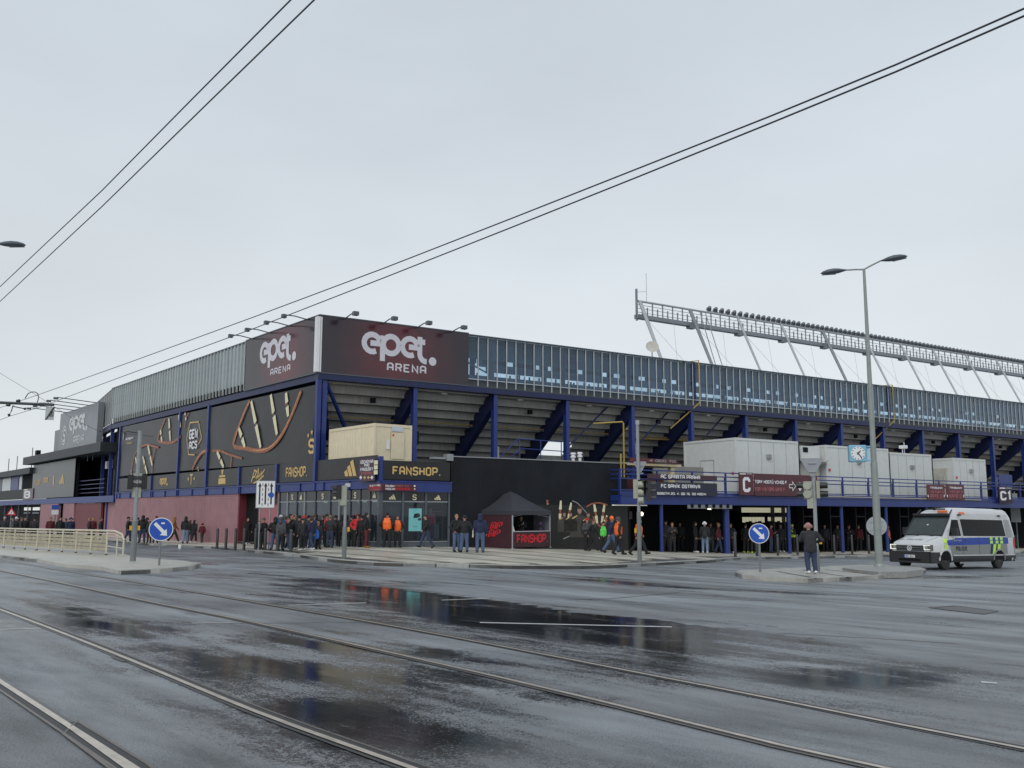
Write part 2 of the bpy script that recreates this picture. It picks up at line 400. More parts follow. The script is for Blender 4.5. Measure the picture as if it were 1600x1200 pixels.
def spaced(a, b, fine0, fine1, step, grow):
    L = list(np.arange(fine0, fine1 + 1e-6, step)); x = fine1; s = step
    while x < b: s = min(s * grow, 60); x += s; L.append(x)
    x = fine0; s = step
    while x > a: s = min(s * grow, 60); x -= s; L.insert(0, x)
    return np.array(L)
xs = spaced(-900, 900, -18, 24, 0.3, 1.12); ys = spaced(-300, 1500, 3.5, 50, 0.3, 1.12)
GX, GY = np.meshgrid(xs, ys)
GZ = gzn(GX, GY)
nx, ny = len(xs), len(ys)
idx = np.arange(nx * ny).reshape(ny, nx)
F4 = np.stack([idx[:-1, :-1], idx[:-1, 1:], idx[1:, 1:], idx[1:, :-1]], -1).reshape(-1, 4)
me = bpy.data.meshes.new('road')
me.vertices.add(nx * ny); me.vertices.foreach_set('co', np.stack([GX, GY, GZ], -1).reshape(-1).astype(np.float32))
me.loops.add(F4.size); me.loops.foreach_set('vertex_index', F4.reshape(-1).astype(np.int32))
me.polygons.add(len(F4)); me.polygons.foreach_set('loop_start', np.arange(0, F4.size, 4, dtype=np.int32)); me.polygons.foreach_set('loop_total', np.full(len(F4), 4, np.int32))
me.polygons.foreach_set('use_smooth', [True] * len(F4))
me.update(); me.validate()
at_ = me.attributes.new('wet', 'FLOAT', 'POINT'); at_.data.foreach_set('value', wetness(GX, GY).reshape(-1).astype(np.float32))

m = bpy.data.materials.new('wet_asphalt'); m.use_nodes = True
t = m.node_tree; b = t.nodes['Principled BSDF']; A = t.nodes.new; Lk = t.links.new
def NZ(scale, detail=4, vec=None, rough=0.55):
    n = A('ShaderNodeTexNoise'); n.inputs['Scale'].default_value = scale; n.inputs['Detail'].default_value = detail; n.inputs['Roughness'].default_value = rough
    if vec is not None: Lk(vec, n.inputs['Vector'])
    return n.outputs[0]
def MA(op, a, b_=None, c_=None):
    n = A('ShaderNodeMath'); n.operation = op
    for i, v in enumerate((a, b_, c_)):
        if v is None: continue
        if isinstance(v, (int, float)): n.inputs[i].default_value = v
        else: Lk(v, n.inputs[i])
    return n.outputs[0]
def MR(v, a, b_, c_, d_, smooth=True):
    n = A('ShaderNodeMapRange'); n.interpolation_type = 'SMOOTHSTEP' if smooth else 'LINEAR'
    Lk(v, n.inputs[0])
    for i, k in enumerate((a, b_, c_, d_)): n.inputs[i + 1].default_value = k
    return n.outputs[0]
tcn = A('ShaderNodeTexCoord').outputs['Object']
mp = A('ShaderNodeMapping'); mp.vector_type = 'TEXTURE'; mp.inputs['Rotation'].default_value = (0, 0, radians(140)); mp.inputs['Scale'].default_value = (2.4, 0.75, 1)
Lk(tcn, mp.inputs[0]); vv = mp.outputs[0]
mp2 = A('ShaderNodeMapping'); mp2.vector_type = 'TEXTURE'; mp2.inputs['Rotation'].default_value = (0, 0, radians(128.8)); mp2.inputs['Scale'].default_value = (9.0, 0.55, 1)
Lk(tcn, mp2.inputs[0])
tr = NZ(1.1, 4, mp2.outputs[0], 0.6); tracks = MR(tr, 0.38, 0.62, 1.2, 0.75)
att = A('ShaderNodeAttribute'); att.attribute_name = 'wet'
wn = MA('ADD', MA('MULTIPLY', NZ(0.9, 7, vv, 0.6), 1.5), MA('ADD', MA('MULTIPLY', NZ(9, 4, tcn, 0.7), 0.5), MA('MULTIPLY', MA('SUBTRACT', NZ(38, 3, tcn, 0.9), 0.5), 1.5)))          # ~1.0 mean
score = MA('ADD', MA('ADD', att.outputs['Fac'], 0.07), MA('MULTIPLY', MA('SUBTRACT', wn, 1.0), 2.2))
score = MA('ADD', score, MA('MULTIPLY', MA('SUBTRACT', tr, 0.55), 1.8))
pud0 = MR(score, 0.34, 0.86, 0, 1)                                 # standing water
pud = pud0
damp = MR(MA('ADD', NZ(0.5, 5, vv), MA('MULTIPLY', att.outputs['Fac'], 0.15)), 0.38, 0.66, 0, 1)
# colour of the asphalt itself: aggregate, repairs, old wear
base = MA('MULTIPLY', MA('MULTIPLY', MR(NZ(95, 4, tcn, 0.9), 0.36, 0.64, 0.1, 2.4, False), MR(NZ(0.35, 5, vv, 0.65), 0.35, 0.65, 0.6, 1.45)), tracks)
base = MA('MULTIPLY', base, MR(pud, 0, 1, 1.0, 0.16, False))
vm = A('ShaderNodeVectorMath'); vm.operation = 'SCALE'; vm.inputs[0].default_value = (0.100, 0.111, 0.121); Lk(base, vm.inputs['Scale'])
Lk(vm.outputs[0], b.inputs['Base Color'])
rg = MA('ADD', MA('MULTIPLY', MA('SUBTRACT', 1.0, damp), 0.20), 0.30)
rg = MA('ADD', MA('MULTIPLY', rg, MA('SUBTRACT', 1.0, pud)), MA('MULTIPLY', pud, MR(att.outputs['Fac'], 0.75, 1.3, 0.12, 0.03)))
Lk(rg, b.inputs['Roughness']); spk = MR(NZ(55, 4, tcn, 0.95), 0.38, 0.62, -0.55, 0.55, False)
big = MR(NZ(0.55, 5, vv, 0.65), 0.34, 0.66, -0.75, 0.75)
Lk(MA('ADD', MR(pud, 0, 1, 2.5, 1.36, False), MA('MULTIPLY', MA('ADD', spk, big), MA('SUBTRACT', 1.0, pud))), b.inputs['IOR'])
bp = A('ShaderNodeBump'); bp.inputs['Distance'].default_value = 0.010
Lk(MA('ADD', MA('MULTIPLY', MA('SUBTRACT', 1.0, pud), 1.0), 0.02), bp.inputs['Strength'])
vo = A('ShaderNodeTexVoronoi'); vo.inputs['Scale'].default_value = 48; Lk(tcn, vo.inputs['Vector'])
Lk(MA('ADD', MA('MULTIPLY', vo.outputs['Distance'], 0.9), NZ(190, 2, tcn)), bp.inputs['Height'])
bp2 = A('ShaderNodeBump'); bp2.inputs['Distance'].default_value = 0.02; bp2.inputs['Strength'].default_value = 0.10
Lk(NZ(2.2, 3, vv), bp2.inputs['Height']); Lk(bp.outputs[0], bp2.inputs['Normal'])
Lk(bp2.outputs[0], b.inputs['Normal'])
me.materials.append(m)
road = bpy.data.objects.new('road', me); COL.objects.link(road); WM['road'] = Matrix.Identity(4); tag(road, kind='structure')

# ================================================================== SHEETS ON THE TERRAIN
def sheet(name, pts, up, m, thick=0.0, kind='structure', cell=2.5, parent=None, side=0.25):
    """ground polygon (world x, y) cut into cells so that it follows the terrain, with a skirt"""
    bm = bmesh.new()
    vs = [bm.verts.new((p[0], p[1], 0)) for p in pts]
    bm.faces.new(vs)
    bmesh.ops.triangulate(bm, faces=bm.faces[:])
    x0, x1 = min(p[0] for p in pts), max(p[0] for p in pts); y0, y1 = min(p[1] for p in pts), max(p[1] for p in pts)
    for k in np.arange(x0 + cell, x1, cell):
        bmesh.ops.bisect_plane(bm, geom=bm.verts[:] + bm.edges[:] + bm.faces[:], plane_co=(k, 0, 0), plane_no=(1, 0, 0))
    for k in np.arange(y0 + cell, y1, cell):
        bmesh.ops.bisect_plane(bm, geom=bm.verts[:] + bm.edges[:] + bm.faces[:], plane_co=(0, k, 0), plane_no=(0, 1, 0))
    if thick:
        be = [e for e in bm.edges if e.is_boundary]
        r = bmesh.ops.extrude_edge_only(bm, edges=be)
        low = set(v for v in r['geom'] if isinstance(v, bmesh.types.BMVert))
    else: low = set()
    X = np.array([v.co.x for v in bm.verts]); Y = np.array([v.co.y for v in bm.verts]); Z = gzn(X, Y)
    for i, v in enumerate(bm.verts): v.co.z = Z[i] + up - (thick if v in low else 0)
    bmesh.ops.recalc_face_normals(bm, faces=bm.faces)
    me = bpy.data.meshes.new(name); bm.to_mesh(me); bm.free(); me.materials.append(m)
    o = bpy.data.objects.new(name, me); COL.objects.link(o); WM[o.name] = Matrix.Identity(4)
    if parent is not None: o.parent = parent
    if kind: o['kind'] = kind
    return o

M_PAVE = mat('wet_pavement', (0.30, 0.285, 0.25), 0.38, var=0.25, scale=0.8, bump=0.3, bscale=60)
M_JOINT = mat('pavement_bed', (0.06, 0.055, 0.05), 0.45, var=0.3, scale=2)
M_SLAB = mat('paving_slab_stone', (0.53, 0.50, 0.42), 0.36, var=0.16, scale=1.1, bump=0.25, bscale=50, rnd=0.22)
M_SLABD = mat('dark_paving_stone', (0.26, 0.245, 0.21), 0.4, var=0.3, scale=4, bump=0.3, bscale=50, rnd=0.2)
M_KERB = mat('kerb_granite', (0.33, 0.33, 0.31), 0.35, var=0.25, scale=8, bump=0.3, bscale=80, rnd=0.2)
M_MARK = mat('road_marking', (0.55, 0.56, 0.55), 0.4, var=0.3, scale=9)
M_MARKW = mat('worn_road_marking', (0.17, 0.175, 0.175), 0.4, var=0.5, scale=6)
M_TAR = mat('joint_sealant', (0.012, 0.012, 0.013), 0.3, var=0.3)
M_PATCH = mat('asphalt_patch', (0.085, 0.086, 0.088), 0.33, var=0.25, scale=1.0, bump=0.5, bscale=120)

far_l = ground(330, 857)
front = [far_l + DL * 90, far_l + DL * 40, far_l + DL * 15, far_l] + [ground(x, y, KERB) for x, y in
   [(395, 859.5), (452, 864), (520, 873.5), (594, 879), (700, 880.5), (800, 883), (900, 883.5), (940, 883), (1000, 880), (1060, 877), (1113, 874.5), (1140, 871.5), (1166, 870.3),
    (1260, 869), (1313, 868), (1390, 866.5), (1580, 861.5)]]
front += [front[-1] + DR * 30]
def resample(P, step):
    out = [P[0].copy()]; acc = 0
    for a, b_ in zip(P[:-1], P[1:]):
        L = (b_ - a).length; k = step - acc
        while k <= L: out.append(a + (b_ - a) * (k / L)); k += step
        acc = L - (k - step)
    return out
back = [C + DR * 95 + NR * 6, C + NR * 6 + DR * 3, K + NL * 3 + DL * 1, K + NL * 3 + DL * 130]
pts = [(p.x, p.y) for p in front] + [(p.x, p.y) for p in back]
pavement = sheet('pavement', pts, KERB - 0.02, M_JOINT, 0.3)

def inside(p, poly):
    c = False; n = len(poly); j = n - 1
    for i in range(n):
        xi, yi = poly[i]; xj, yj = poly[j]
        if (yi > p[1]) != (yj > p[1]) and p[0] < (xj - xi) * (p[1] - yi) / (yj - yi) + xi: c = not c
        j = i
    return c
# kerb stones along the edge
def kerbs(P, parent, step=1.25, wid=0.2, h=0.2, lim=170):
    Q = resample(P, step); n = 0
    me = None
    for a, b_ in zip(Q[:-1], Q[1:]):
        if n >= lim: break
        if me is None:
            mb = MB().box((-0.5, 0, -h), (0.5, wid, 0.0)); me = mesh_of('kerb_stone', mb, M_KERB, Matrix.Identity(4), False, True)
            bm = bmesh.new(); bm.from_mesh(me); bmesh.ops.bevel(bm, geom=[e for e in bm.edges], offset=0.018, segments=1, affect='EDGES'); bm.to_mesh(me); bm.free()
        A_ = Vector((a.x, a.y, gz(a.x, a.y) + KERB + 0.012)); B_ = Vector((b_.x, b_.y, gz(b_.x, b_.y) + KERB + 0.012))
        d = B_ - A_; L = d.length; d.normalize(); y = Vector((0, 0, 1)).cross(d).normalized()
        W = frame((A_ + B_) / 2, d, y); W.translation = (A_ + B_) / 2 + Vector((0, 0, random.uniform(-.006, .006)))
        W = W @ Matrix.Diagonal((L - 0.018, 1, 1, 1))
        stamp('kerb_stone', me, parent, W); n += 1
vis_front = [p for p in front[1:]]
kerbs(vis_front, pavement)

# paving slabs of the forecourt, laid parallel to the left front
SLAB = mesh_of('paving_slab', MB().box((-0.5, -0.5, -0.035), (0.5, 0.5, 0)), M_SLAB, Matrix.Identity(4), False, True)
poly2 = [(p.x, p.y) for p in front]
cells = []; shoplim = 0.25
gridy = 0
i0 = C.copy()
rows = []
v = -34.0
while v < 62:
    gridy += 1
    dark = gridy % 3 == 0
    wrow = 0.42 if dark else random.choice([0.8, 0.9, 1.0])
    rows.append((v, wrow, dark)); v += wrow + 0.05
for v, wr, dk_ in rows:
    u = -40 + random.uniform(0, 1.2)
    while u < 60:
        Lc = random.choice([1.6, 2.0, 2.4])
        c = C + NL * (v + wr / 2) + DL * (u + Lc / 2)
        corners = [C + NL * (v + a) + DL * (u + b_) for a in (0, wr) for b_ in (0, Lc)]
        # outside of the building, inside the kerb
        if all(inside((q.x, q.y), pts) for q in corners):
            g1 = (c - C).dot(NR); l1 = (c - C).dot(NL)
            ok = (min((q - C).dot(NR) for q in corners) < -0.1) or (min((q - K).dot(NL) for q in corners) < -0.1)
            dk = min((Vector((q.x, q.y, 0)) - Vector((p.x, p.y, 0))).length for q in corners for p in front) if False else 1
            if ok and c.x < 58 and (c - K).dot(DL) < 60: cells.append((c.length, c, Lc, wr, dk_))
        u += Lc + 0.03
cells.sort(key=lambda q: q[0])
def edge_dist(c):
    best = 9
    for a, b_ in zip(front[:-1], front[1:]):
        ab = (b_ - a).to_2d(); ac = (c - a).to_2d(); t_ = max(0, min(1, ac.dot(ab) / ab.length_squared)); best = min(best, (ac - ab * t_).length)
    return best
cells = [q for q in cells if edge_dist(q[1]) > 0.75]
def slab_matrix(c, Lc, wr):
    zc = gz(c.x, c.y); e_ = 0.5
    gx = (gz(c.x + e_, c.y) - gz(c.x - e_, c.y)); gy = (gz(c.x, c.y + e_) - gz(c.x, c.y - e_))
    x = Vector((-DL.x, -DL.y, -(DL.x * gx + DL.y * gy))).normalized(); y = Vector((NL.x, NL.y, NL.x * gx + NL.y * gy)).normalized()
    W = frame(Vector((0, 0, 0)), x, y); W.translation = Vector((c.x, c.y, zc + KERB + random.uniform(-.004, .004)))
    return W @ Matrix.Diagonal((Lc, wr, 1, 1))
SLABD = mesh_of('paving_slab', MB().box((-0.5, -0.5, -0.035), (0.5, 0.5, 0)), M_SLABD, Matrix.Identity(4), False, True)
for q in cells[:290]: stamp('paving_slab', SLABD if q[4] else SLAB, pavement, slab_matrix(*q[1:4]))
mb = MB()
for q in cells[290:]:
    if q[4]: continue
    W = slab_matrix(*q[1:4])
    mb.add([W @ v_.co for v_ in SLAB.vertices], [tuple(p.vertices) for p in SLAB.polygons])
part('paving_slabs', mb, M_SLAB, pavement, fix=False, kind='stuff')
print('slabs', len(cells), [tuple(round(v,1) for v in q[1]) for q in cells[:3]])

# ------------------------------------------------------------------ tram platform on the left and refuge on the right
def G3(*px, up=KERB): return [ground(x, y, up) for x, y in px]
pl = G3((-240, 852), (-120, 858), (0, 867), (60, 874), (100, 881), (160, 885.5), (188, 891.5), (250, 889), (300, 884.5), (314, 880), (285, 876), (215, 871), (196, 866), (120, 857), (0, 849), (-240, 840))
platform = sheet('tram_platform', [(p.x, p.y) for p in pl], KERB, mat('platform_concrete', (0.45, 0.435, 0.385), 0.4, var=0.18, scale=1.2, bump=0.3), 0.3)
kerbs([p for p in pl[6:10]], platform, 1.0)
kerbs([p for p in pl[0:4]], platform, 1.0)
isl = G3((1148, 893.5), (1160, 898), (1195, 901), (1255, 904), (1310, 902), (1370, 899), (1440, 893), (1447, 889), (1432, 884.5), (1370, 882), (1250, 886.5), (1185, 889.5), (1156, 891))
refuge = sheet('traffic_island', [(p.x, p.y) for p in isl], KERB, mat('island_paving', (0.38, 0.37, 0.33), 0.38, var=0.25, scale=1.5, bump=0.3), 0.3)
kerbs([p for p in isl[0:8]], refuge, 0.9)
# raised head of the refuge round the lamp post
h2 = G3((1316, 887), (1340, 890.5), (1372, 893.5), (1415, 893), (1441, 890), (1430, 886), (1380, 883.5), (1330, 885), up=KERB + 0.1)
head_ = sheet('island_kerb', [(p.x, p.y) for p in h2], KERB + 0.1, M_KERB, 0.22)
# dark joints across the refuge
for a, b_ in [((1215, 893), (1275, 903.5)), ((1255, 891), (1330, 902)), ((1290, 890), (1370, 898.5))]:
    p, q = ground(*a, KERB), ground(*b_, KERB); d = (q - p).normalized(); nn = Vector((-d.y, d.x, 0)) * 0.07
    sheet('paving_joint', [((p + nn).x, (p + nn).y), ((q + nn).x, (q + nn).y), ((q - nn).x, (q - nn).y), ((p - nn).x, (p - nn).y)], KERB + 0.004, M_TAR)

# ------------------------------------------------------------------ tram rails, let into the asphalt
M_RAIL = mat('worn_rail_steel', (0.60, 0.53, 0.45), 0.3, 0.7, var=0.25, scale=5)
M_GROOVE = mat('rail_groove', (0.010, 0.009, 0.009), 0.5, var=0.3)
M_LIP = mat('rail_lip_steel', (0.16, 0.13, 0.11), 0.35, 0.7, var=0.3, scale=5)
def ribbon(name, P, off, w, up, m, parent, tilt=0):
    mb = MB(); vs = []; fs = []
    for i, p in enumerate(P):
        d = (P[min(i + 1, len(P) - 1)] - P[max(i - 1, 0)]); d.z = 0; d.normalize(); nn = Vector((-d.y, d.x, 0))
        for k in (off - w / 2, off + w / 2):
            q = p + nn * k; vs.append((q.x, q.y, gz(q.x, q.y) + up))
    fs = [(2 * i, 2 * i + 2, 2 * i + 3, 2 * i + 1) for i in range(len(P) - 1)]
    mb.add(vs, fs)
    return part(name, mb, m, parent, fix=False)
def smooth_path(px, ext0, ext1):
    P = [ground(*q) for q in px]
    P = [P[0] + (P[0] - P[1]).normalized() * ext0] + P + [P[-1] + (P[-1] - P[-2]).normalized() * ext1]
    out_ = []
    for i in range(len(P) - 1):
        p0, p1, p2, p3 = P[max(i - 1, 0)], P[i], P[i + 1], P[min(i + 2, len(P) - 1)]
        n = max(2, int((p2 - p1).length / 0.8))
        for k in range(n):
            t_ = k / n
            out_.append(0.5 * ((2 * p1) + (p2 - p0) * t_ + (2 * p0 - 5 * p1 + 4 * p2 - p3) * t_ ** 2 + (3 * p1 - p0 - 3 * p2 + p3) * t_ ** 3))
    out_.append(P[-1]); return out_
RAILS = {'near rail': [(0, 1066), (100, 1131), (195, 1198)], 'second': [(0, 953), (198, 1030), (400, 1113.5), (635, 1199)],
   'third': [(0, 891), (198, 933), (400, 974), (800, 1064), (1200, 1161), (1370, 1199)], 'fourth': [(23, 878), (198, 908), (400, 942), (598, 976), (800, 1014), (998, 1052.5), (1200, 1092), (1398, 1132), (1600, 1171.5)]}
rl = ['grooved tram rail crossing the bottom left corner, nearest the camera', 'grooved tram rail with bright head, second from the camera',
      'dark grooved tram rail running to the bottom edge right of the middle', 'farthest grooved tram rail, leaving at the right edge of the road']
for (k, px), lab, sgn in zip(RAILS.items(), rl, (1, -1, 1, -1)):
    P = smooth_path(px, 70, 9)
    t_ = thing('tram_rail', lab, 'rail', (P[len(P) // 2].x, P[len(P) // 2].y, gz(P[len(P) // 2].x, P[len(P) // 2].y)), 0, 'tram rails let into the road')
    ribbon('rail_head', P, 0.0, 0.058, 0.012, M_RAIL, t_); ribbon('rail_groove', P, -sgn * 0.060, 0.062, 0.008, M_GROOVE, t_); ribbon('rail_lip', P, -sgn * 0.104, 0.024, 0.012, M_LIP, t_)
    ribbon('joint_seal', P, sgn * 0.052, 0.045, 0.006, M_TAR, t_)
# dark concrete bed beside the near track, lighter bay between its rails
def strip_px(name, a, b_, w, m, up=0.005, kind='structure', wb=None):
    p, q = ground(*a), ground(*b_); d = (q - p); d.z = 0; d.normalize(); nn = Vector((-d.y, d.x, 0))
    wb = wb or w
    return sheet(name, [((p + nn * w / 2).x, (p + nn * w / 2).y), ((p - nn * w / 2).x, (p - nn * w / 2).y), ((q - nn * wb / 2).x, (q - nn * wb / 2).y), ((q + nn * wb / 2).x, (q + nn * wb / 2).y)], up, m, 0, kind)
for a, b_, w in [((750, 973), (1050, 980), 0.11), ((0, 984), (64, 982), 0.07), ((690, 938), (765, 935), 0.10), ((450, 946), (572, 942), 0.10), ((300, 974), (360, 973.5), 0.05), ((1533, 1066), (1558, 1068), 0.10)]:
    strip_px('lane_marking', a, b_, w, M_MARK)
for a, b_, w in [((1225, 989), (1410, 1000), 0.09), ((1410, 1000), (1500, 1006), 0.07), ((970, 942), (1090, 953), 0.07), ((290, 975), (620, 972), 0.05), ((1360, 935), (1450, 942), 0.1), ((480, 857), (560, 862), .08)]:
    strip_px('worn_lane_marking', a, b_, w, M_MARKW)
for a, b_, w in [((885, 937.5), (955, 935.5), 0.06), ((955, 935.5), (1060, 926), 0.06), ((1040, 933), (1200, 939), 0.05), ((1455, 950), (1560, 957), 0.04), ((1440, 916), (1600, 928), 0.10), ((400, 896), (480, 905), 0.06), ((480, 905), (560, 915), 0.08), ((560, 915), (800, 942), 0.06),
     ((1020, 896), (1060, 898), 0.06), ((1100, 906), (1330, 915), 0.05), ((330, 890), (420, 896), .05), ((1050, 912), (1400, 930), 0.06), ((940, 905), (1200, 926), 0.05)]:
    strip_px('road_crack', a, b_, w, M_TAR, 0.004)
# grating of the road drain
P = G3((1455, 950), (1492, 947), (1556, 955), (1535, 960), up=0)
dr = thing('drain_cover', 'flat rectangular drain cover set in the road in front of the police van', 'drain cover', P[0])
for a, b_ in ((0, 1), (1, 2), (2, 3), (3, 0)):
    p, q = P[a], P[b_]; d = (q - p).normalized(); nn = Vector((-d.y, d.x, 0)) * 0.05
    mb = MB(); up = Vector((0, 0, 0.012)); lo = Vector((0, 0, -0.02))
    mb.add([p + nn + up, q + nn + up, q - nn + up, p - nn + up, p + nn + lo, q + nn + lo, q - nn + lo, p - nn + lo], [(0, 1, 2, 3), (4, 5, 1, 0), (6, 7, 3, 2), (5, 6, 2, 1), (7, 4, 0, 3)])
    part('frame', mb, M_TAR, dr)
mb = MB(); cc = sum(P, Vector()) / 4
mb.add([cc + (p - cc) * 0.9 + Vector((0, 0, 0.009)) for p in P], [(0, 1, 2, 3)])
part('cover_plate', mb, mat('cast_iron', (0.05, 0.05, 0.05), 0.35, 0.5, bump=0.5, bscale=30), dr)
# ================================================================== STADIUM
M_BLUE = mat('blue_painted_steel', (0.018, 0.038, 0.19), 0.38, var=0.15, scale=1.5, streak=0.15)
M_DBLUE = mat('dark_blue_steel', (0.010, 0.017, 0.075), 0.45, var=0.2, scale=1.5)
M_CONC = mat('stand_concrete', (0.42, 0.41, 0.385), 0.75, var=0.14, scale=0.9, bump=0.3, bscale=20, rnd=0.08, streak=0.25)
M_MULL = mat('galvanised_mullion', (0.47, 0.50, 0.50), 0.42, 0.25, var=0.1, rnd=0.08)
M_CLAD = mat('ribbed_metal_sheet', (0.40, 0.46, 0.485), 0.42, 0.15, var=0.08, scale=1.2, rnd=0.10, streak=0.12)
M_CLADD = mat('dark_sheet_reveal', (0.05, 0.065, 0.08), 0.5, 0.2)
M_BLACK = mat('black_plaster', (0.012, 0.014, 0.019), 0.7, spec=0.25, var=0.3, scale=0.7, bump=0.3, bscale=25, streak=0.2)
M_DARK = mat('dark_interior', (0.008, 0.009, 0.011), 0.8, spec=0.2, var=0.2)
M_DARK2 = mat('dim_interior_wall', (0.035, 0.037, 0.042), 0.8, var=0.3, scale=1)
M_BANNER = mat('banner_print_black', (0.020, 0.020, 0.022), 0.33, spec=0.35, var=0.3, scale=0.6, bump=0.25, bscale=2.5)
M_GOLD = mat('gold_print', (0.62, 0.42, 0.16), 0.5, var=0.1)
M_CREAM = mat('cream_print', (0.72, 0.66, 0.44), 0.45, var=0.18, scale=6)
M_WHITE = mat('white_print', (0.74, 0.74, 0.76), 0.45, var=0.05)
M_BRONZE = mat('bronze_print', (0.30, 0.10, 0.045), 0.45, var=0.35, scale=3)
M_MAROON = mat('maroon_print', (0.10, 0.014, 0.022), 0.4, var=0.25, scale=1)
M_PINK = mat('painted_brick', (0.36, 0.185, 0.205), 0.55, var=0.14, scale=1.2, bump=0.4, bscale=14, rnd=0.06, streak=0.18)
M_PINKD = mat('maroon_painted_metal', (0.16, 0.03, 0.04), 0.5, var=0.12, streak=0.15)
M_YEL = mat('yellow_gas_pipe', (0.38, 0.27, 0.05), 0.5, var=0.12)
M_GALV = mat('galvanised_steel', (0.30, 0.32, 0.335), 0.42, 0.45, var=0.12, scale=4)
M_ALU = mat('grey_aluminium', (0.10, 0.115, 0.135), 0.4, 0.4, var=0.1)
G_TOP = glass('blue_glazing', (0.74, 0.86, 0.95), 0.13)
G_SHOP = glass('shop_glazing', (0.62, 0.66, 0.68), 0.05, 0.02)
M_TEAL = mat('screen_picture', (0.2, 0.6, 0.58), 0.4, emit=(0.30, 0.74, 0.70), estr=0.95, var=0.05)
M_RED = mat('red_print', (0.62, 0.018, 0.03), 0.5, var=0.06)
def GZf(F, x, y): p = F @ Vector((x, y, 0)); return gz(p.x, p.y)

st = thing('stadium', 'long football stadium with blue posts, stepped concrete stand and glazed upper band, filling the middle', 'stadium', (K.x, K.y, gz(K.x, K.y) + KERB))
BAY = 5.81; ZT = 11.36; ZB = 8.10; ZG = 8.56
NB = 16
RP = [0.38] + [0.45 + BAY * k for k in range(1, NB + 1)]       # right front posts

def bx(F, a, b): return MB(F).box(a, b)
# --- posts and ring beam of the right front
for i, s in enumerate(RP):
    g = GZf(FR, s, 0.2)
    mb = bx(FR, (s - 0.14, 0.0, max(g, -3.2)), (s + 0.14, 0.05, ZB - 0.45)); mb.box((s - 0.14, 0.33, max(g, -3.2)), (s + 0.14, 0.38, ZB - 0.45)); mb.box((s - 0.03, 0.05, g), (s + 0.03, 0.33, ZB - 0.45))
    part('column', mb, M_BLUE, st)
part('ring_beam', bx(FR, (-0.1, -0.12, 7.68), (NB * BAY + 2, 0.5, 8.02)).box((-0.1, 0.42, 8.02), (NB * BAY + 2, 0.5, 8.6)), M_DBLUE, st)
part('ring_beam', bx(FR, (-0.1, 0.55, 8.02), (NB * BAY + 2, 0.75, 8.7)), M_BLUE, st)
# --- rakers, carrying the stepped stand
def raker(F, x):
    mb = MB(F)
    mb.T = F @ Matrix(((0, 1, 0, x), (1, 0, 0, 0), (0, 0, 1, 0), (0, 0, 0, 1)))
    mb.prism([(0.3, 7.9), (0.3, 6.75), (5.9, 2.55), (6.9, 2.55), (6.9, 3.3)], -0.2, 0.2)
    return mb
for s in RP[1:]: part('raker_beam', raker(FR, s), M_DBLUE, st)
NSTEP = 11
def steps(F, x0, x1, mats=None, skip=()):
    for k in range(NSTEP):
        if k in skip: continue
        z1 = 8.05 - k * 0.47; y0 = 0.55 + k * 0.62
        mb = MB(F); mb.box((x0 + 0.01, y0, z1 - 0.47), (x1 - 0.01, y0 + 0.13, z1)); mb.box((x0 + 0.01, y0 + 0.13, z1 - 0.47), (x1 - 0.01, y0 + 0.80, z1 - 0.34))
        part('seating_step', mb, M_CONC, st)
for i in range(len(RP) - 1):
    a = RP[i]; b_ = RP[i + 1]
    if i == 3:
        steps(FR, a, b_, skip=(6, 7)); 
        for k in (6, 7):
            z1 = 8.05 - k * 0.47; y0 = 0.55 + k * 0.62
            mb = MB(FR); mb.box((a + 3.6, y0, z1 - 0.47), (b_ - 0.01, y0 + 0.13, z1)); mb.box((a + 3.6, y0 + 0.13, z1 - 0.47), (b_ - 0.01, y0 + 0.80, z1 - 0.34))
            part('seating_step', mb, M_CONC, st)
    else: steps(FR, a, b_)
# --- beam and dark wall behind the foot of the steps
for (a, b_) in ((RP[0], RP[3] + 0.3), (RP[3] + 3.7, NB * BAY)):
    part('lower_beam', bx(FR, (a, 6.3, 3.15), (b_, 6.5, 3.75)), M_DBLUE, st)
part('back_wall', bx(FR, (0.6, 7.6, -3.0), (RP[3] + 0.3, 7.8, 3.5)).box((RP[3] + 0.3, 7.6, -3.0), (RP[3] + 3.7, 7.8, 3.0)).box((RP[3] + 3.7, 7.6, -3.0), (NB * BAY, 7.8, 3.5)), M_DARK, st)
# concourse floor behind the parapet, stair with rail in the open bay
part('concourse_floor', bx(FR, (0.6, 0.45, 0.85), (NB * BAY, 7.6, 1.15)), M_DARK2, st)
# --- cable runs, junction boxes, lamps under the stand
for (z, y) in ((5.85, 2.6), (5.76, 2.6)):
    part('yellow_conduit' if z > 5.8 else 'conduit', MB(FR).path([(1, y, z), (NB * BAY, y, z)], 0.035), M_YEL if z > 5.8 else M_GALV, st)
part('yellow_pipe', MB(FR).path([(23.0, -0.1, 6.0), (26.0, 2.4, 5.6), (34, 2.4, 5.75)], 0.05), M_YEL, st)
for i, s in enumerate(RP[1:-1]):
    part('work_lamp', bx(FR, (s + 2.2, 0.7, 7.5), (s + 2.6, 0.85, 7.58)), M_WHITE, st)
    if i % 2 == 0: part('junction_box', bx(FR, (s - 2.4, 1.2, 6.7), (s - 2.1, 1.4, 7.0)), M_DARK, st)
    part('post_box', bx(FR, (s + 0.16, 0.05, 4.2 - (i % 3) * 0.7), (s + 0.3, 0.2, 5.0 - (i % 3) * 0.7)), M_GALV if i % 2 else M_DARK, st)
# cross bracing seen in the bays with the stairs
for s in (RP[3], RP[4], RP[5]):
    part('brace', MB(FR).path([(s + 0.2, 0.9, 4.2), (s + 4.2, 0.9, 7.6)], 0.06), M_DBLUE, st)
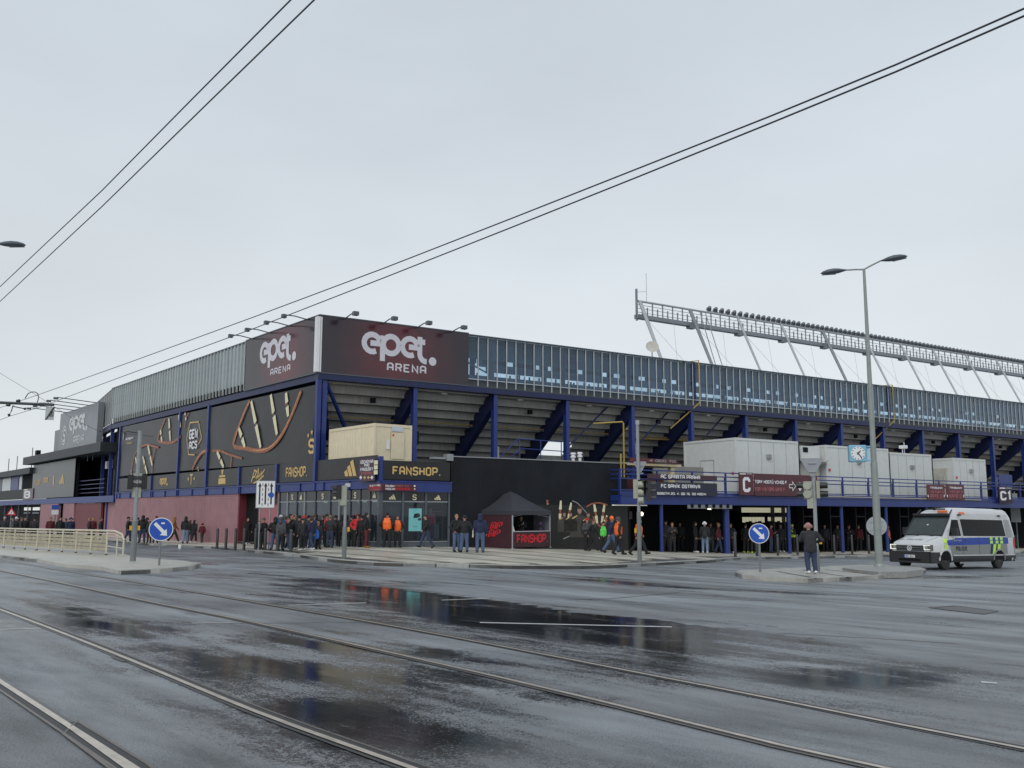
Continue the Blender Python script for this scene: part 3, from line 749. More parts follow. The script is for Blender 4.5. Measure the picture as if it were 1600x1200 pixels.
# diagonal brace at the first bay
part('corner_strut', MB(FR).path([(0.55, 0.3, 7.6), (2.9, 2.2, 4.6)], 0.13), M_BLUE, st)
part('corner_strut', MB(FR).path([(0.55, 0.7, 7.6), (2.3, 4.2, 4.6)], 0.16), M_DBLUE, st)

# --- glazed band: panes and mullions
PW = BAY / 8
x0 = 9.97
pane = mesh_of('glass_pane', MB().box((0.004, 0.0, ZG), (PW - 0.004, 0.015, ZT - 0.05)), G_TOP, Matrix.Identity(4), False, True)
mull = mesh_of('mullion', MB().box((-0.03, -0.07, ZB), (0.03, -0.02, ZT - 0.02)), M_MULL, Matrix.Identity(4), False, True)
n = int((NB * BAY - x0) / PW)
for k in range(n):
    W = FR @ Matrix.Translation((x0 + k * PW, 0.02, 0)); Wm = FR @ Matrix.Translation((x0 + (k + 1) * PW, 0.02, 0))
    stamp('glass_pane', pane, st, W); stamp('mullion', mull, st, Wm)
part('parapet_cap', bx(FR, (x0, -0.15, ZT - 0.03), (NB * BAY, 0.1, ZT + 0.04)), M_ALU, st)
part('sill_rail', bx(FR, (x0, -0.02, ZG - 0.06), (NB * BAY, 0.03, ZG - 0.005)), M_MULL, st)
part('spandrel', bx(FR, (x0, 0.25, ZB - 0.06), (NB * BAY, 0.3, ZG - 0.06)), mat('grey_spandrel', (0.09, 0.10, 0.105), 0.6), st)
# inner wall of the gangway with its slots open to the sky on the pitch side
mb = MB(FR); W0 = 1.7
zb, zs0, zs1, zt0, zt1, ztop = 8.6, 9.10, 9.38, 9.90, 10.2, 11.4
xo = x0 + 3.6      # the first bay is open towards the pitch, with only thin braces across it
mb.box((x0, W0, 8.2), (NB * BAY, W0 + 0.08, zs0)); mb.box((xo, W0, zs1), (NB * BAY, W0 + 0.08, zt0)); mb.box((x0, W0, zt1), (NB * BAY, W0 + 0.08, ztop))
mb.box((x0 + 2.4, W0, zs1), (xo, W0 + 0.08, zs1 + 0.5)); mb.add([(x0, W0, 10.2), (x0 + 2.6, W0, 9.2), (x0 + 2.6, W0, 9.32), (x0, W0, 10.34)], [(0, 1, 2, 3)]); mb.box((x0 + 0.9, W0, zs1), (x0 + 1.0, W0 + 0.05, zt1)); mb.box((x0, W0 + .01, 9.5), (x0 + 0.8, W0 + .06, 9.72)); mb.box((x0 + 1.7, W0 + .01, 9.7), (x0 + 3.5, W0 + .06, zt1))
part('gangway_wall', mb, mat('gangway_blue_wall', (0.14, 0.19, 0.25), 0.6, var=0.6, scale=0.35), st)
rr = random.Random(3)
for i in range(1, NB - 1):
    s = 0.45 + BAY * i + 5.1
    mb = MB(FR)
    mb.box((s - 0.25, W0 + 0.01, zs0 - 0.02), (s + 0.15, W0 + 0.07, zt1))
    xs_ = [s + 0.15]
    for c_, w_ in ((0.25, 0.55), (2.6, 0.62), (4.9, 0.6)):
        c_ += rr.uniform(-.2, .2); w_ *= rr.uniform(0.5, 1.1)
        mb.box((xs_[-1], W0 + 0.01, zt0), (s + c_ + 0.1, W0 + 0.07, zt1)); xs_.append(s + c_ + w_ + 0.1)
    mb.box((xs_[-1], W0 + 0.01, zt0), (s + 5.56, W0 + 0.07, zt1))
    for q in range(9): x_ = s + rr.uniform(0.2, 5.3); mb.box((x_, W0 + 0.01, zs0), (x_ + 0.12, W0 + 0.05, zs1 - rr.uniform(0, 0.15)))
    part('gangway_panel', mb, M_DBLUE, st)
part('gangway_ceiling', bx(FR, (x0, 0.2, ZT - 0.06), (NB * BAY, W0, ZT - 0.02)), M_DARK2, st)
part('gangway_deck', bx(FR, (x0, 0.78, 8.1), (NB * BAY, W0, 8.18)), M_DARK2, st)
for k in range(NB - 2):   # frames standing inside the glass
    s = 0.45 + BAY * (k + 2)
    part('gangway_post', bx(FR, (s - 0.3, 0.3, 8.1), (s + 0.0, 0.5, ZT - 0.1)), M_DBLUE, st)
# gas pipes clipped on the glass band
for s, zl in ((30.0, 9.9), (53.9, 9.9)):
    mb = MB(FR).path([(s, 1.5, ZT + 0.25), (s, -0.28, ZT + 0.15), (s, -0.28, 8.3), (s - 2.2, 0.6, 6.3)], 0.05)
    part('yellow_pipe', mb, M_YEL, st)
    part('pipe_cover', bx(FR, (s - 0.5, -0.04, ZG), (s - 0.12, -0.02, ZT)), M_DBLUE, st)

# --- left front: cladding of narrow ribs, ring beam, posts
LX = lambda s: -s
nrib = 50; lw = (40.9 - 10.45) / nrib
rib = mesh_of('cladding_rib', MB().add([(0, 0.0, ZB + 0.45), (lw * 0.80, -0.09, ZB + 0.45), (lw * 0.99, 0, ZB + 0.45), (0, 0.0, ZT), (lw * 0.80, -0.09, ZT), (lw * 0.99, 0, ZT)],
      [(0, 1, 4, 3), (1, 2, 5, 4), (2, 0, 3, 5), (0, 2, 1), (3, 4, 5)]), M_CLAD, Matrix.Identity(4), False, True)
fin = mesh_of('mullion', MB().box((-0.035, -0.16, ZB), (0.035, -0.05, ZT - 0.02)), M_MULL, Matrix.Identity(4), False, True)
for k in range(nrib):
    x = -40.9 + k * lw
    stamp('cladding_rib', rib, st, FL @ Matrix.Translation((x, 0, 0))); stamp('mullion', fin, st, FL @ Matrix.Translation((x + lw * 0.9, 0.0, 0)))
part('parapet_cap', bx(FL, (-40.9, -0.12, ZT), (-10.45, 0.1, ZT + 0.06)), M_ALU, st)
part('ring_beam', bx(FL, (-40.6, -0.05, 7.62), (0.0, 0.4, 8.02)), M_DBLUE, st)
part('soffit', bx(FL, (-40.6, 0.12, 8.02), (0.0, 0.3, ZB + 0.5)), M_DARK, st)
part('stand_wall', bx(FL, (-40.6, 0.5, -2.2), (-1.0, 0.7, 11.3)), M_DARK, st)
# turned end of the cladding
DE = Vector((-0.50, 0.866, 0)); NE = Vector((0.866, 0.5, 0)); FE = frame(K + DL * 40.9, -DE, NE)
for k in range(22):
    x = -0.9 * (k + 1)
    part('end_cladding', bx(FE, (x + 0.02, -0.05 + 0.03 * (k % 2), ZB + 0.1), (x + 0.88, 0.0 + 0.03 * (k % 2), ZT - 0.05)), mat('end_sheet', (0.21, 0.225, 0.225), 0.5, 0.2, rnd=0.12), st)
part('parapet_cap', bx(FE, (-20, -0.06, ZT - 0.04), (0, 0.1, ZT + 0.03)), M_ALU, st)
part('ring_beam', bx(FE, (-20, 0, 7.6), (0, 0.4, 8.15)), M_DBLUE, st)
for x in (-0.6, -6.5): part('column', bx(FE, (x - 0.15, 0.1, -1.9), (x + 0.15, 0.4, 7.7)), M_BLUE, st)
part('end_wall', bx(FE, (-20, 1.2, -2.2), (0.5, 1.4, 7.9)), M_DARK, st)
for x, z0_ in ((0.3, 1.3), (-5.02, 1.3), (-10.75, 1.3), (-16.6, 1.3), (-22.45, 1.3), (-28.4, 1.3), (-37.5, 1.3)):
    top = 7.65 if x in (0.3, -16.6, -22.45, -37.5) else 3.0
    if x > 0: x = -0.0 + 0.02
    part('column', bx(FL, (x - 0.13, -0.16, z0_), (x + 0.13, 0.1, top)), M_BLUE, st)
# blue sill beam with stiffeners
part('sill_beam', bx(FL, (-37.9, -0.10, 1.28), (7.09, 0.2, 1.78)).box((-37.9, -0.16, 1.72), (7.09, -0.10, 1.80)), M_BLUE, st)
for k in range(16):
    x = -36.5 + k * 2.9
    if x < 6.8: part('stiffener', bx(FL, (x - 0.03, -0.16, 1.28), (x + 0.03, -0.10, 1.72)), M_DBLUE, st)
# large printed banners between the posts
def banner(x0_, x1_, z0a, z1a, z0b, z1b, y=-0.03, lab=None):
    mb = MB(FL); nx_, nz_ = 12, 6; vs = []; fs = []
    for i in range(nx_ + 1):
        for j in range(nz_ + 1):
            u = i / nx_; v_ = j / nz_
            za = z0a + (z0b - z0a) * u; zc = z1a + (z1b - z1a) * u
            sag = 0.035 * sin(u * 9 + j) * sin(v_ * pi)
            vs.append((x0_ + (x1_ - x0_) * u, y + sag - 0.02, za + (zc - za) * v_))
    for i in range(nx_):
        for j in range(nz_):
            a = i * (nz_ + 1) + j; fs.append((a, a + nz_ + 1, a + nz_ + 2, a + 1))
    mb.add(vs, fs)
    b_ = part('banner', mb, M_BANNER, st, smooth=True, fix=False)
    if lab: b_['label'] = lab
    return b_
b1 = banner(-37.3, -22.65, 3.22, 7.55, 3.15, 7.5, lab='dark banner with the upper and lower rungs of a helix')
b2 = banner(-22.3, -16.75, 3.15, 7.48, 3.12, 7.45, lab='dark banner with a hexagon emblem')
b3 = banner(-16.45, -0.35, 3.12, 7.45, 2.95, 7.38, lab='dark banner with bronze helix and gold letter')
YB = -0.115
def pxs(F, w, *P): return [loc(F, x, y, w) for x, y in P]
def shape(F, w, polys, m, parent, name='print'):
    mb = MB(F)
    flat(mb, polys, w); return part(name, mb, m, parent, fix=False)
def strokes_px(F, w, lines, width, m, parent, name='print'):
    qs = []
    for l in lines:
        P = pxs(F, w, *l)
        # smooth
        if len(P) > 2:
            Q = []
            for i in range(len(P) - 1):
                p0, p1, p2, p3 = [Vector(P[max(0, min(len(P) - 1, i + d))]) for d in (-1, 0, 1, 2)]
                for k in range(5):
                    t_ = k / 5; Q.append(0.5 * ((2 * p1) + (p2 - p0) * t_ + (2 * p0 - 5 * p1 + 4 * p2 - p3) * t_ ** 2 + (3 * p1 - p0 - 3 * p2 + p3) * t_ ** 3))
            Q.append(Vector(P[-1])); P = Q
        qs += [[(p.x, p.y) for p in q] for q in stroke(P, width)]
    return shape(F, w, qs, m, parent, name)
Z3 = lambda x, y: (160 + x / 3.5306, 560 + y / 3.5306)      # a zoomed view used for measuring
def rung(F, w, a, b_, wd0, wd1, parent, m=None):
    (xa, za), (xb, zb_) = pxs(F, w, a, b_); d = Vector((xb - xa, zb_ - za)).normalized(); n_ = Vector((-d.y, d.x))
    A_, B_ = Vector((xa, za)), Vector((xb, zb_)); M_ = (A_ + B_) / 2
    qs = [[tuple(A_ + n_ * wd0 / 2), tuple(A_ - n_ * wd0 / 2), tuple(M_ - d * 0.12 - n_ * wd1 / 2), tuple(M_ - d * 0.12 + n_ * wd1 / 2)],
          [tuple(M_ + d * 0.12 + n_ * wd1 / 2), tuple(M_ + d * 0.12 - n_ * wd1 / 2), tuple(B_ - n_ * wd0 / 2), tuple(B_ + n_ * wd0 / 2)]]
    shape(F, w, qs, m or M_CREAM, parent, 'helix_rung')
    shape(F, w, [[tuple(M_ + d * 0.12 + n_ * 0.07), tuple(M_ + d * 0.12 - n_ * 0.07), tuple(M_ - d * 0.12 - n_ * 0.07), tuple(M_ - d * 0.12 + n_ * 0.07)]], M_BRONZE, parent, 'helix_joint')
for a, b_ in (((820, 235), (872, 492)), ((928, 200), (962, 420)), ((1012, 190), (1024, 320)), ((752, 385), (785, 488))): rung(FL, YB, Z3(*a), Z3(*b_), 0.28, 0.42, b3)
rung(FL, YB, Z3(632, 515), Z3(668, 600), 0.22, 0.34, b3)
strokes_px(FL, YB + 0.005, [[Z3(812, 232), Z3(770, 330), Z3(722, 472), Z3(790, 496), Z3(870, 510), Z3(930, 490), Z3(990, 420), Z3(1045, 310), Z3(1095, 180)]], 0.27, M_BRONZE, b3, 'helix_strand')
strokes_px(FL, YB + 0.003, [[Z3(605, 510), Z3(650, 510), Z3(700, 530), Z3(770, 552)], [Z3(712, 540), Z3(706, 602)]], 0.16, M_BRONZE, b3, 'helix_strand')
for a, b_ in (((366, 330), (374, 455)), ((320, 395), (328, 458)), ((420, 312), (430, 380))): rung(FL, YB, Z3(*a), Z3(*b_), 0.22, 0.34, b1)
for a, b_ in (((250, 480), (274, 590)), ((222, 540), (246, 635)), ((182, 545), (196, 620)), ((158, 618), (160, 640))): rung(FL, YB, Z3(*a), Z3(*b_), 0.2, 0.32, b1)
strokes_px(FL, YB + 0.005, [[Z3(345, 335), Z3(320, 400), Z3(305, 450), Z3(345, 465), Z3(390, 462), Z3(432, 430)]], 0.2, M_BRONZE, b1, 'helix_strand')
strokes_px(FL, YB + 0.004, [[Z3(155, 635), Z3(165, 580), Z3(190, 510), Z3(240, 478), Z3(310, 492)], [Z3(288, 495), Z3(276, 560), Z3(272, 632)]], 0.16, M_BRONZE, b1, 'helix_strand')
strokes_px(FL, YB + 0.005, [[Z3(495, 612), Z3(520, 560), Z3(550, 520), Z3(582, 508)]], 0.27, M_BRONZE, b2, 'helix_strand')
strokes_px(FL, YB + 0.004, [[Z3(475, 300), Z3(462, 330), Z3(452, 380)]], 0.12, M_BRONZE, b2, 'helix_strand')
rung(FL, YB, Z3(455, 300), Z3(460, 340), 0.2, 0.22, b2); rung(FL, YB, Z3(525, 600), Z3(530, 620), 0.15, 0.15, b2)
strokes_px(FL, YB, [[Z3(483, 355), Z3(530, 350)], [Z3(530, 350), Z3(547, 440)], [Z3(547, 440), Z3(528, 475)], [Z3(483, 355), Z3(465, 440)], [Z3(465, 440), Z3(475, 530)], [Z3(475, 530), Z3(508, 532)]], 0.09, M_GOLD, b2, 'hexagon')
(xa, za), (xb, zb_) = pxs(FL, YB, Z3(477, 448), Z3(527, 385)); text_part('GEN', FL, xa, xb, za, zb_, YB, M_WHITE, b2, w=1.5, gap=1.9)
(xa, za), (xb, zb_) = pxs(FL, YB, Z3(476, 503), Z3(524, 452)); text_part('ACS', FL, xa, xb, za, zb_, YB, M_WHITE, b2, w=1.5, gap=1.9)
(xa, za), (xb, zb_) = pxs(FL, YB, Z3(1135, 528), Z3(1172, 440)); text_part('S', FL, xa, xb, za, zb_, YB, M_GOLD, b3, w=1.4)
M_GLOW = mat('copper_print', (0.55, 0.24, 0.10), 0.45, var=0.4, scale=4)
strokes_px(FL, YB - 0.004, [[Z3(812, 236), Z3(768, 330), Z3(724, 470)], [Z3(830, 505), Z3(870, 506), Z3(930, 486), Z3(990, 416), Z3(1042, 310), Z3(1090, 185)]], 0.09, M_GLOW, b3, 'helix_highlight')
strokes_px(FL, YB - 0.004, [[Z3(520, 557), Z3(550, 518), Z3(580, 507)]], 0.09, M_GLOW, b2, 'helix_highlight')
def star(cx, cz, r): return [(cx + (r if k % 2 == 0 else r * 0.42) * sin(k * pi / 5), cz + (r if k % 2 == 0 else r * 0.42) * cos(k * pi / 5)) for k in range(10)]
(sx, sz) = pxs(FL, YB, Z3(1155, 415))[0]
shape(FL, YB, [star(sx - 0.45, sz - 0.08, 0.16), star(sx, sz + 0.08, 0.18), star(sx + 0.45, sz - 0.08, 0.16)], M_GOLD, b3, 'star')
(xa, za), (xb, zb_) = pxs(FL, YB, Z3(128, 452), Z3(172, 432)); text_part('ACADEMY', FL, xa, xb, za, zb_, YB, M_WHITE, b1, w=1.4)
(xa, za), (xb, zb_) = pxs(FL, YB, Z3(112, 448), Z3(128, 408)); shape(FL, YB, [[(xa, za), (xb - 0.4, za), (xb - 0.4, zb_), (xa, zb_)]], mat('grey_print', (0.3, 0.3, 0.3)), b1, 'crest')
(xa, za), (xb, zb_) = pxs(FL, YB, Z3(134, 475), Z3(164, 460)); text_part('PRAHA', FL, xa, xb, za, zb_, YB, M_GOLD, b1, w=1.2)

# band of small printed panels
PAN = [(-37.2, -28.55, ''), (-28.25, -22.6, 'epet'), (-22.3, -16.75, 'T'), (-16.45, -10.9, 'cup'), (-10.6, -5.17, 'script'), (-4.87, -0.2, 'FANSHOP.'), (0.2, 6.85, 'bars')]
def bars(F, w, x0_, x1_, z0_, z1_, m, parent):
    qs = []; W_ = x1_ - x0_; H_ = z1_ - z0_
    for k, h in enumerate((0.36, 0.68, 1.0)):
        xl = x0_ + W_ * (0.0 + 0.31 * k); wd_ = W_ * 0.27
        zt = z0_ + H_ * h; sh = W_ * 0.0
        qs.append([(xl + W_ * 0.11, z0_), (xl + W_ * 0.11 + wd_, z0_), (xl + wd_ - W_ * 0.20 + W_ * 0.11 - (h - 0.36) * 0.02, zt if k == 2 else zt), (xl - W_ * 0.16 + W_ * 0.11 - W_ * 0.02, zt - H_ * 0.10)])
    qs = []
    for k in range(3):
        h = (0.42, 0.70, 1.0)[k]; bl = x0_ + W_ * (0.02 + 0.34 * k); lean = W_ * 0.36 * h
        qs.append([(bl, z0_), (bl + W_ * 0.27, z0_), (bl + W_ * 0.27 - lean * 0.9, z0_ + H_ * h), (bl - lean * 0.9 + W_ * 0.03, z0_ + H_ * (h - 0.14))])
    xs0 = min(p[0] for q in qs for p in q); xs1 = max(p[0] for q in qs for p in q)
    qs = [[(x0_ + (p[0] - xs0) / (xs1 - xs0) * W_, p[1]) for p in q] for q in qs]
    return shape(F, w, qs, m, parent, 'emblem')
YP = -0.075
for x0_, x1_, k in PAN:
    u = lambda x: 1.82 + 0.0 * x
    z0_, z1_ = 1.84, 2.98
    pn = part('printed_panel', bx(FL, (x0_, -0.06, z0_), (x1_, -0.02, z1_)), M_BANNER, st)
    c_ = (x0_ + x1_) / 2
    if k == 'epet': shape(FL, YP, epet_quads(c_ - 0.95, c_ + 0.95, 2.1, 2.75), M_GOLD, pn, 'lettering')
    elif k == 'T':
        text_part('T', FL, c_ - 0.35, c_ + 0.35, 2.0, 2.85, YP, M_GOLD, pn, w=1.0); shape(FL, YP, [[(c_ - 0.7, 2.4), (c_ - 0.5, 2.4), (c_ - 0.5, 2.6), (c_ - 0.7, 2.6)], [(c_ + 0.5, 2.4), (c_ + 0.7, 2.4), (c_ + 0.7, 2.6), (c_ + 0.5, 2.6)]], M_GOLD, pn, 'emblem')
    elif k == 'cup':
        shape(FL, YP, [[(c_ - 0.1, 2.62), (c_ + 0.1, 2.62), (c_ + 0.2, 2.95), (c_ - 0.2, 2.95)], [(c_ - 0.55, 2.45), (c_ + 0.55, 2.45), (c_ + 0.5, 2.58), (c_ - 0.5, 2.58)], [(c_ - 0.65, 1.98), (c_ + 0.65, 1.98), (c_ + 0.6, 2.38), (c_ - 0.6, 2.38)]], M_GOLD, pn, 'emblem')
    elif k == 'script':
        qs = []
        for l in ([(0, 0), (0.5, 1), (0.9, 0.9), (0.6, 0.45), (0.25, 0.4)], [(0.8, 0.3), (1.1, 0.6), (1.0, 0.3), (1.4, 0.65), (1.3, 0.35), (1.8, 0.8), (1.7, 0.5), (2.3, 1.0)], [(0.4, -0.1), (1.3, 0.1), (2.2, 0.5)]):
            qs += [[(c_ - 0.9 + p.x * 0.85, 1.98 + p.y * 0.75) for p in q] for q in stroke(l, 0.13)]
        shape(FL, YP, qs, M_GOLD, pn, 'lettering')
        shape(FL, YP, [[(c_ + 0.0, 2.5), (c_ + 0.2, 2.5), (c_ + 0.15, 2.85), (c_ + 0.05, 2.85)]], M_GOLD, pn, 'emblem')
    elif k == 'FANSHOP.': text_part('FANSHOP.', FL, c_ - 1.25, c_ + 1.55, 2.12, 2.72, YP, M_GOLD, pn)
    elif k == 'bars': bars(FL, YP, 3.4, 4.75, 1.98, 2.86, M_GOLD, pn)
    else: text_part('GENACS', FL, c_ + 0.6, c_ + 2.6, 2.3, 2.6, YP, M_CREAM, pn)

# --- painted brick wall: courses of real brick relief, one panel per bay, cut by joints
def brick_panel(F, x0_, x1_, z1_, m=M_PINK, y=-0.02, y1=0.35):
    g = min(GZf(F, x0_, y), GZf(F, x1_, y)) + KERB - 0.1
    mb = MB(F); k = 0; z = z1_
    mb.box((x0_ + 0.01, y + 0.035, g), (x1_ - 0.01, y1, z1_))
    r_ = random.Random(int(x0_ * 10))
    while z > g:
        off = -r_.uniform(0, 0.02); 
        mb.box((x0_ + 0.012, y + off, z - 0.125), (x1_ - 0.012, y + 0.034, z)); z -= 0.15
    return part('brick_panel', mb, m, st)
ed = [-38.0, -34.2, -28.4, -22.4, -16.6, -10.85]
for a, b_ in zip(ed[:-1], ed[1:]): brick_panel(FL, a, b_, 1.27)
part('return_wall', bx(FL, (-10.9, 0.0, -2), (-10.72, 2.3, 1.27)), M_PINKD, st)
part('recess_wall', bx(FL, (-10.7, 2.1, -2), (-8.3, 2.3, 1.27)), M_PINKD, st)
dw = part('painted_wall', bx(FL, (-8.9, 0.5, -2), (-4.75, 0.7, 1.27)).box((-4.95, 0.0, -2), (-4.75, 0.5, 1.27)), M_PINK, st)
part('roller_door', bx(FL, (-8.7, 0.46, -1.95), (-5.9, 0.5, 0.55)), mat('pink_metal_door', (0.36, 0.12, 0.14), 0.45, streak=0.1), st)
part('door_lintel', bx(FL, (-8.9, 0.40, 0.55), (-5.4, 0.49, 0.63)), M_PINKD, st)
part('recess_floor', bx(FL, (-10.7, 0.02, -1.87), (-4.75, 2.1, -1.80)), M_JOINT, st)

# ================================================================== SHOP at the corner (ground floor)
SX1 = 4.08
GLx0 = -2.5
shop_z = -1.62
def glazing(F, xs_, zt, zsign, side, off=0.0):
    """posts, transom, panes; fascia panes carry an emblem"""
    for i, x in enumerate(xs_):
        g = GZf(F, x, 0) + KERB - 0.05
        part('window_post', bx(F, (x - 0.06, off - 0.03, g), (x + 0.06, off + 0.12, zt)), M_GALV if (side == 'L' and i in (1, 3, 6)) else M_ALU, st)
    for i, (a, b_) in enumerate(zip(xs_[:-1], xs_[1:])):
        g = max(GZf(F, a, 0), GZf(F, b_, 0)) + KERB
        part('plinth', bx(F, (a + 0.06, off, g - 0.4), (b_ - 0.06, off + 0.1, g + 0.28)), M_ALU, st)
        part('transom', bx(F, (a + 0.06, off, zsign - 0.03), (b_ - 0.06, off + 0.08, zsign + 0.03)), M_GALV, st)
        stamp_ = part('fascia_pane', bx(F, (a + 0.06, off + 0.02, zsign + 0.03), (b_ - 0.06, off + 0.05, zt)), mat('black_gloss_panel', (0.012, 0.013, 0.016), 0.12), st)
        part('shop_pane', bx(F, (a + 0.06, off + 0.03, g + 0.28), (b_ - 0.06, off + 0.045, zsign - 0.03)), G_SHOP, st)
        part('window_sill', bx(F, (a + 0.06, off - 0.02, g + 0.25), (b_ - 0.06, off + 0.03, g + 0.29)), M_GALV, st)
        yield i, a, b_, stamp_
XL = [-4.7, -3.55, -2.35, -1.3, 0.0, 1.75, 2.85, 4.0, 5.05, 6.05, 6.95]
for i, a, b_, pn in glazing(GL, [x - 7.095 for x in XL], 1.25, 0.68, 'L'):
    c_ = (a + b_) / 2
    if i in (1, 4, 7): text_part('S', GL, c_ - 0.12, c_ + 0.12, 0.80, 1.12, 0.0, M_CREAM, pn)
    if i in (2, 5, 9): bars(GL, 0.0, c_ - 0.16, c_ + 0.16, 0.80, 1.12, M_CREAM, pn)
XR = [0.08, 1.28, 2.62, 4.0]
for i, a, b_, pn in glazing(GR, XR, 1.12, 0.62, 'R'):
    c_ = (a + b_) / 2
    if i == 1: text_part('S', GR, c_ - 0.12, c_ + 0.12, 0.70, 1.0, 0.0, M_CREAM, pn)
    else: bars(GR, 0.0, c_ - 0.2, c_ + 0.2, 0.72, 0.98, M_CREAM, pn)
part('corner_post', bx(GR, (-0.1, -0.05, -1.7), (0.08, 0.12, 1.2)), M_ALU, st)
part('sill_beam', bx(GR, (-0.02, -0.18, 1.12), (SX1, 0.15, 1.62)).box((-0.06, -0.22, 1.62), (SX1, 0.15, 1.68)), M_BLUE, st)
part('corner_column', bx(GR, (-0.15, -0.14, 1.1), (0.08, 0.1, 2.9)), M_BLUE, st)
part('shop_roof', bx(GR, (-0.1, 0.1, 2.55), (SX1 + 12.6, 3.5, 2.7)), M_DARK2, st)
part('shop_back_wall', bx(GR, (-0.4, 5.0, -2.2), (SX1 + 1, 5.2, 2.5)), M_DARK2, st)
part('shop_ceiling', bx(GR, (0.0, 0.2, 1.2), (SX1 + 0.5, 5, 1.3)), M_DARK2, st)
mb = MB(GL).box((-12, 5.0, -2.2), (-2.5, 5.2, 2.5)).box((-12, 0.2, 1.2), (-0.3, 5, 1.19)).box((-11.7, 0.2, -1.95), (-0.3, 5, -1.85)); part('shop_back_wall', mb, M_DARK2, st)
part('shop_floor', bx(GR, (0, 0.2, -1.75), (SX1 + 1, 5, -1.68)), M_DARK2, st)
rg_ = random.Random(5)
for k in range(7):     # shelves with goods, seen dimly behind the glass
    x = -10.6 + k * 1.5
    part('goods_shelf', bx(GL, (x, 2.2, -1.6), (x + 1.2, 2.6, 0.4)), mat('shelf_goods_%d' % (k % 4), [(0.10, 0.10, 0.11), (0.2, 0.16, 0.13), (0.08, 0.02, 0.025), (0.16, 0.18, 0.2)][k % 4], 0.6, var=0.5, scale=6), st)
    part('ceiling_lamp', bx(GL, (x + 0.2, 1.2, 0.62), (x + 0.9, 1.35, 0.68)), mat('dim_lamp', (0.6, 0.6, 0.6), emit=(0.8, 0.85, 0.9), estr=0.5), st)
# black rendered wall of the front
g0 = -2.9
part('black_wall', bx(GR, (SX1, -0.05, g0), (16.3, 0.35, 3.02)), M_BLACK, st)
part('wall_coping', bx(GR, (SX1, -0.09, 3.02), (16.35, 0.40, 3.07)), M_GALV, st)
part('roof_flashing', bx(GR, (SX1 - 1.1, -0.02, 2.88), (SX1 - 0.25, 0.35, 2.98)).box((SX1 - 0.28, -0.12, 2.8), (SX1 + 0.1, 0.3, 3.16)), M_GALV, st)
part('roof_vent', MB(GR).lathe([(0.10, 3.05), (0.10, 3.3), (0.17, 3.32), (0.17, 3.4), (0.12, 3.42), (0.12, 3.5), (0.17, 3.52), (0.15, 3.62)], 10, (12.95, 0.9, 0)), M_WHITE, st, smooth=True)
part('roof_vent', MB(GR).lathe([(0.10, 3.05), (0.10, 3.35), (0.17, 3.37), (0.17, 3.45), (0.12, 3.47), (0.12, 3.55), (0.17, 3.57), (0.15, 3.67)], 10, (13.45, 0.9, 0)), M_WHITE, st, smooth=True)
# handrail of the stair behind the coping
mb = MB(GR)
for a, b_ in (((7.9, 1.2, 3.1), (9.2, 1.2, 4.3)), ((9.2, 1.2, 4.3), (12.3, 1.2, 4.25)), ((8.6, 1.2, 3.1), (9.4, 1.2, 3.75)), ((9.4, 1.2, 3.75), (12.3, 1.2, 3.7)), ((9.3, 1.2, 3.0), (9.3, 1.2, 4.3)), ((10.8, 1.2, 3.0), (10.8, 1.2, 4.3)), ((12.3, 1.2, 3.0), (12.3, 1.2, 4.25))):
    mb.path([a, b_], 0.03)
part('stair_railing', mb, M_BLUE, st)
part('gas_pipe', MB(GR).path([(14.5, 0.9, 5.45), (15.9, -0.15, 5.55), (15.95, -0.2, 5.45), (15.95, -0.2, 2.2)], 0.045, 8), M_YEL, st, smooth=True)
part('gas_pipe', MB(GR).path([(15.75, -0.15, 3.6), (15.75, -0.15, 2.2)], 0.05, 8), M_YEL, st, smooth=True)
# printed mural low on the black wall
MX0, MX1 = loc(GR, 866, 800)[0], 16.3
mu = part('mural', bx(GR, (MX0 - 1.3, -0.075, -2.2), (MX1, -0.052, 0.52)), mat('mural_black', (0.008, 0.006, 0.006), 0.4, var=0.5), st)
MW = -0.085
Z6 = lambda x, y: (840 + x / 10, 760 + y / 10)
for a, b_, w0, w1 in (((363, 222), (345, 565), .12, .2), ((525, 255), (472, 545), .12, .17), ((885, 280), (932, 575), .14, .22), ((1045, 285), (1000, 575), .13, .2), ((1085, 455), (1040, 545), .12, .16), ((152, 222), (155, 272), .12, .14)):
    rung(GR, MW, Z6(*a), Z6(*b_), w0, w1, mu)
strokes_px(GR, MW + 0.004, [[Z6(765, 320), Z6(840, 275), Z6(940, 258), Z6(1020, 270), Z6(1090, 290)], [Z6(860, 470), Z6(920, 560), Z6(985, 632), Z6(1040, 600), Z6(1085, 520)], [Z6(310, 605), Z6(380, 590), Z6(470, 650)]], 0.09, M_BRONZE, mu, 'helix_strand')
strokes_px(GR, MW + 0.004, [[Z6(540, 225), Z6(620, 260), Z6(700, 340), Z6(790, 440)], [Z6(400, 820), Z6(590, 735)]], 0.05, mat('grey_print', (0.3, 0.3, 0.3)), mu, 'helix_strand')
M_SKINP = mat('printed_skin', (0.36, 0.20, 0.15), 0.5, var=0.3, scale=8)
M_SHIRT = mat('printed_shirt', (0.05, 0.045, 0.04), 0.5, var=0.4, scale=5)
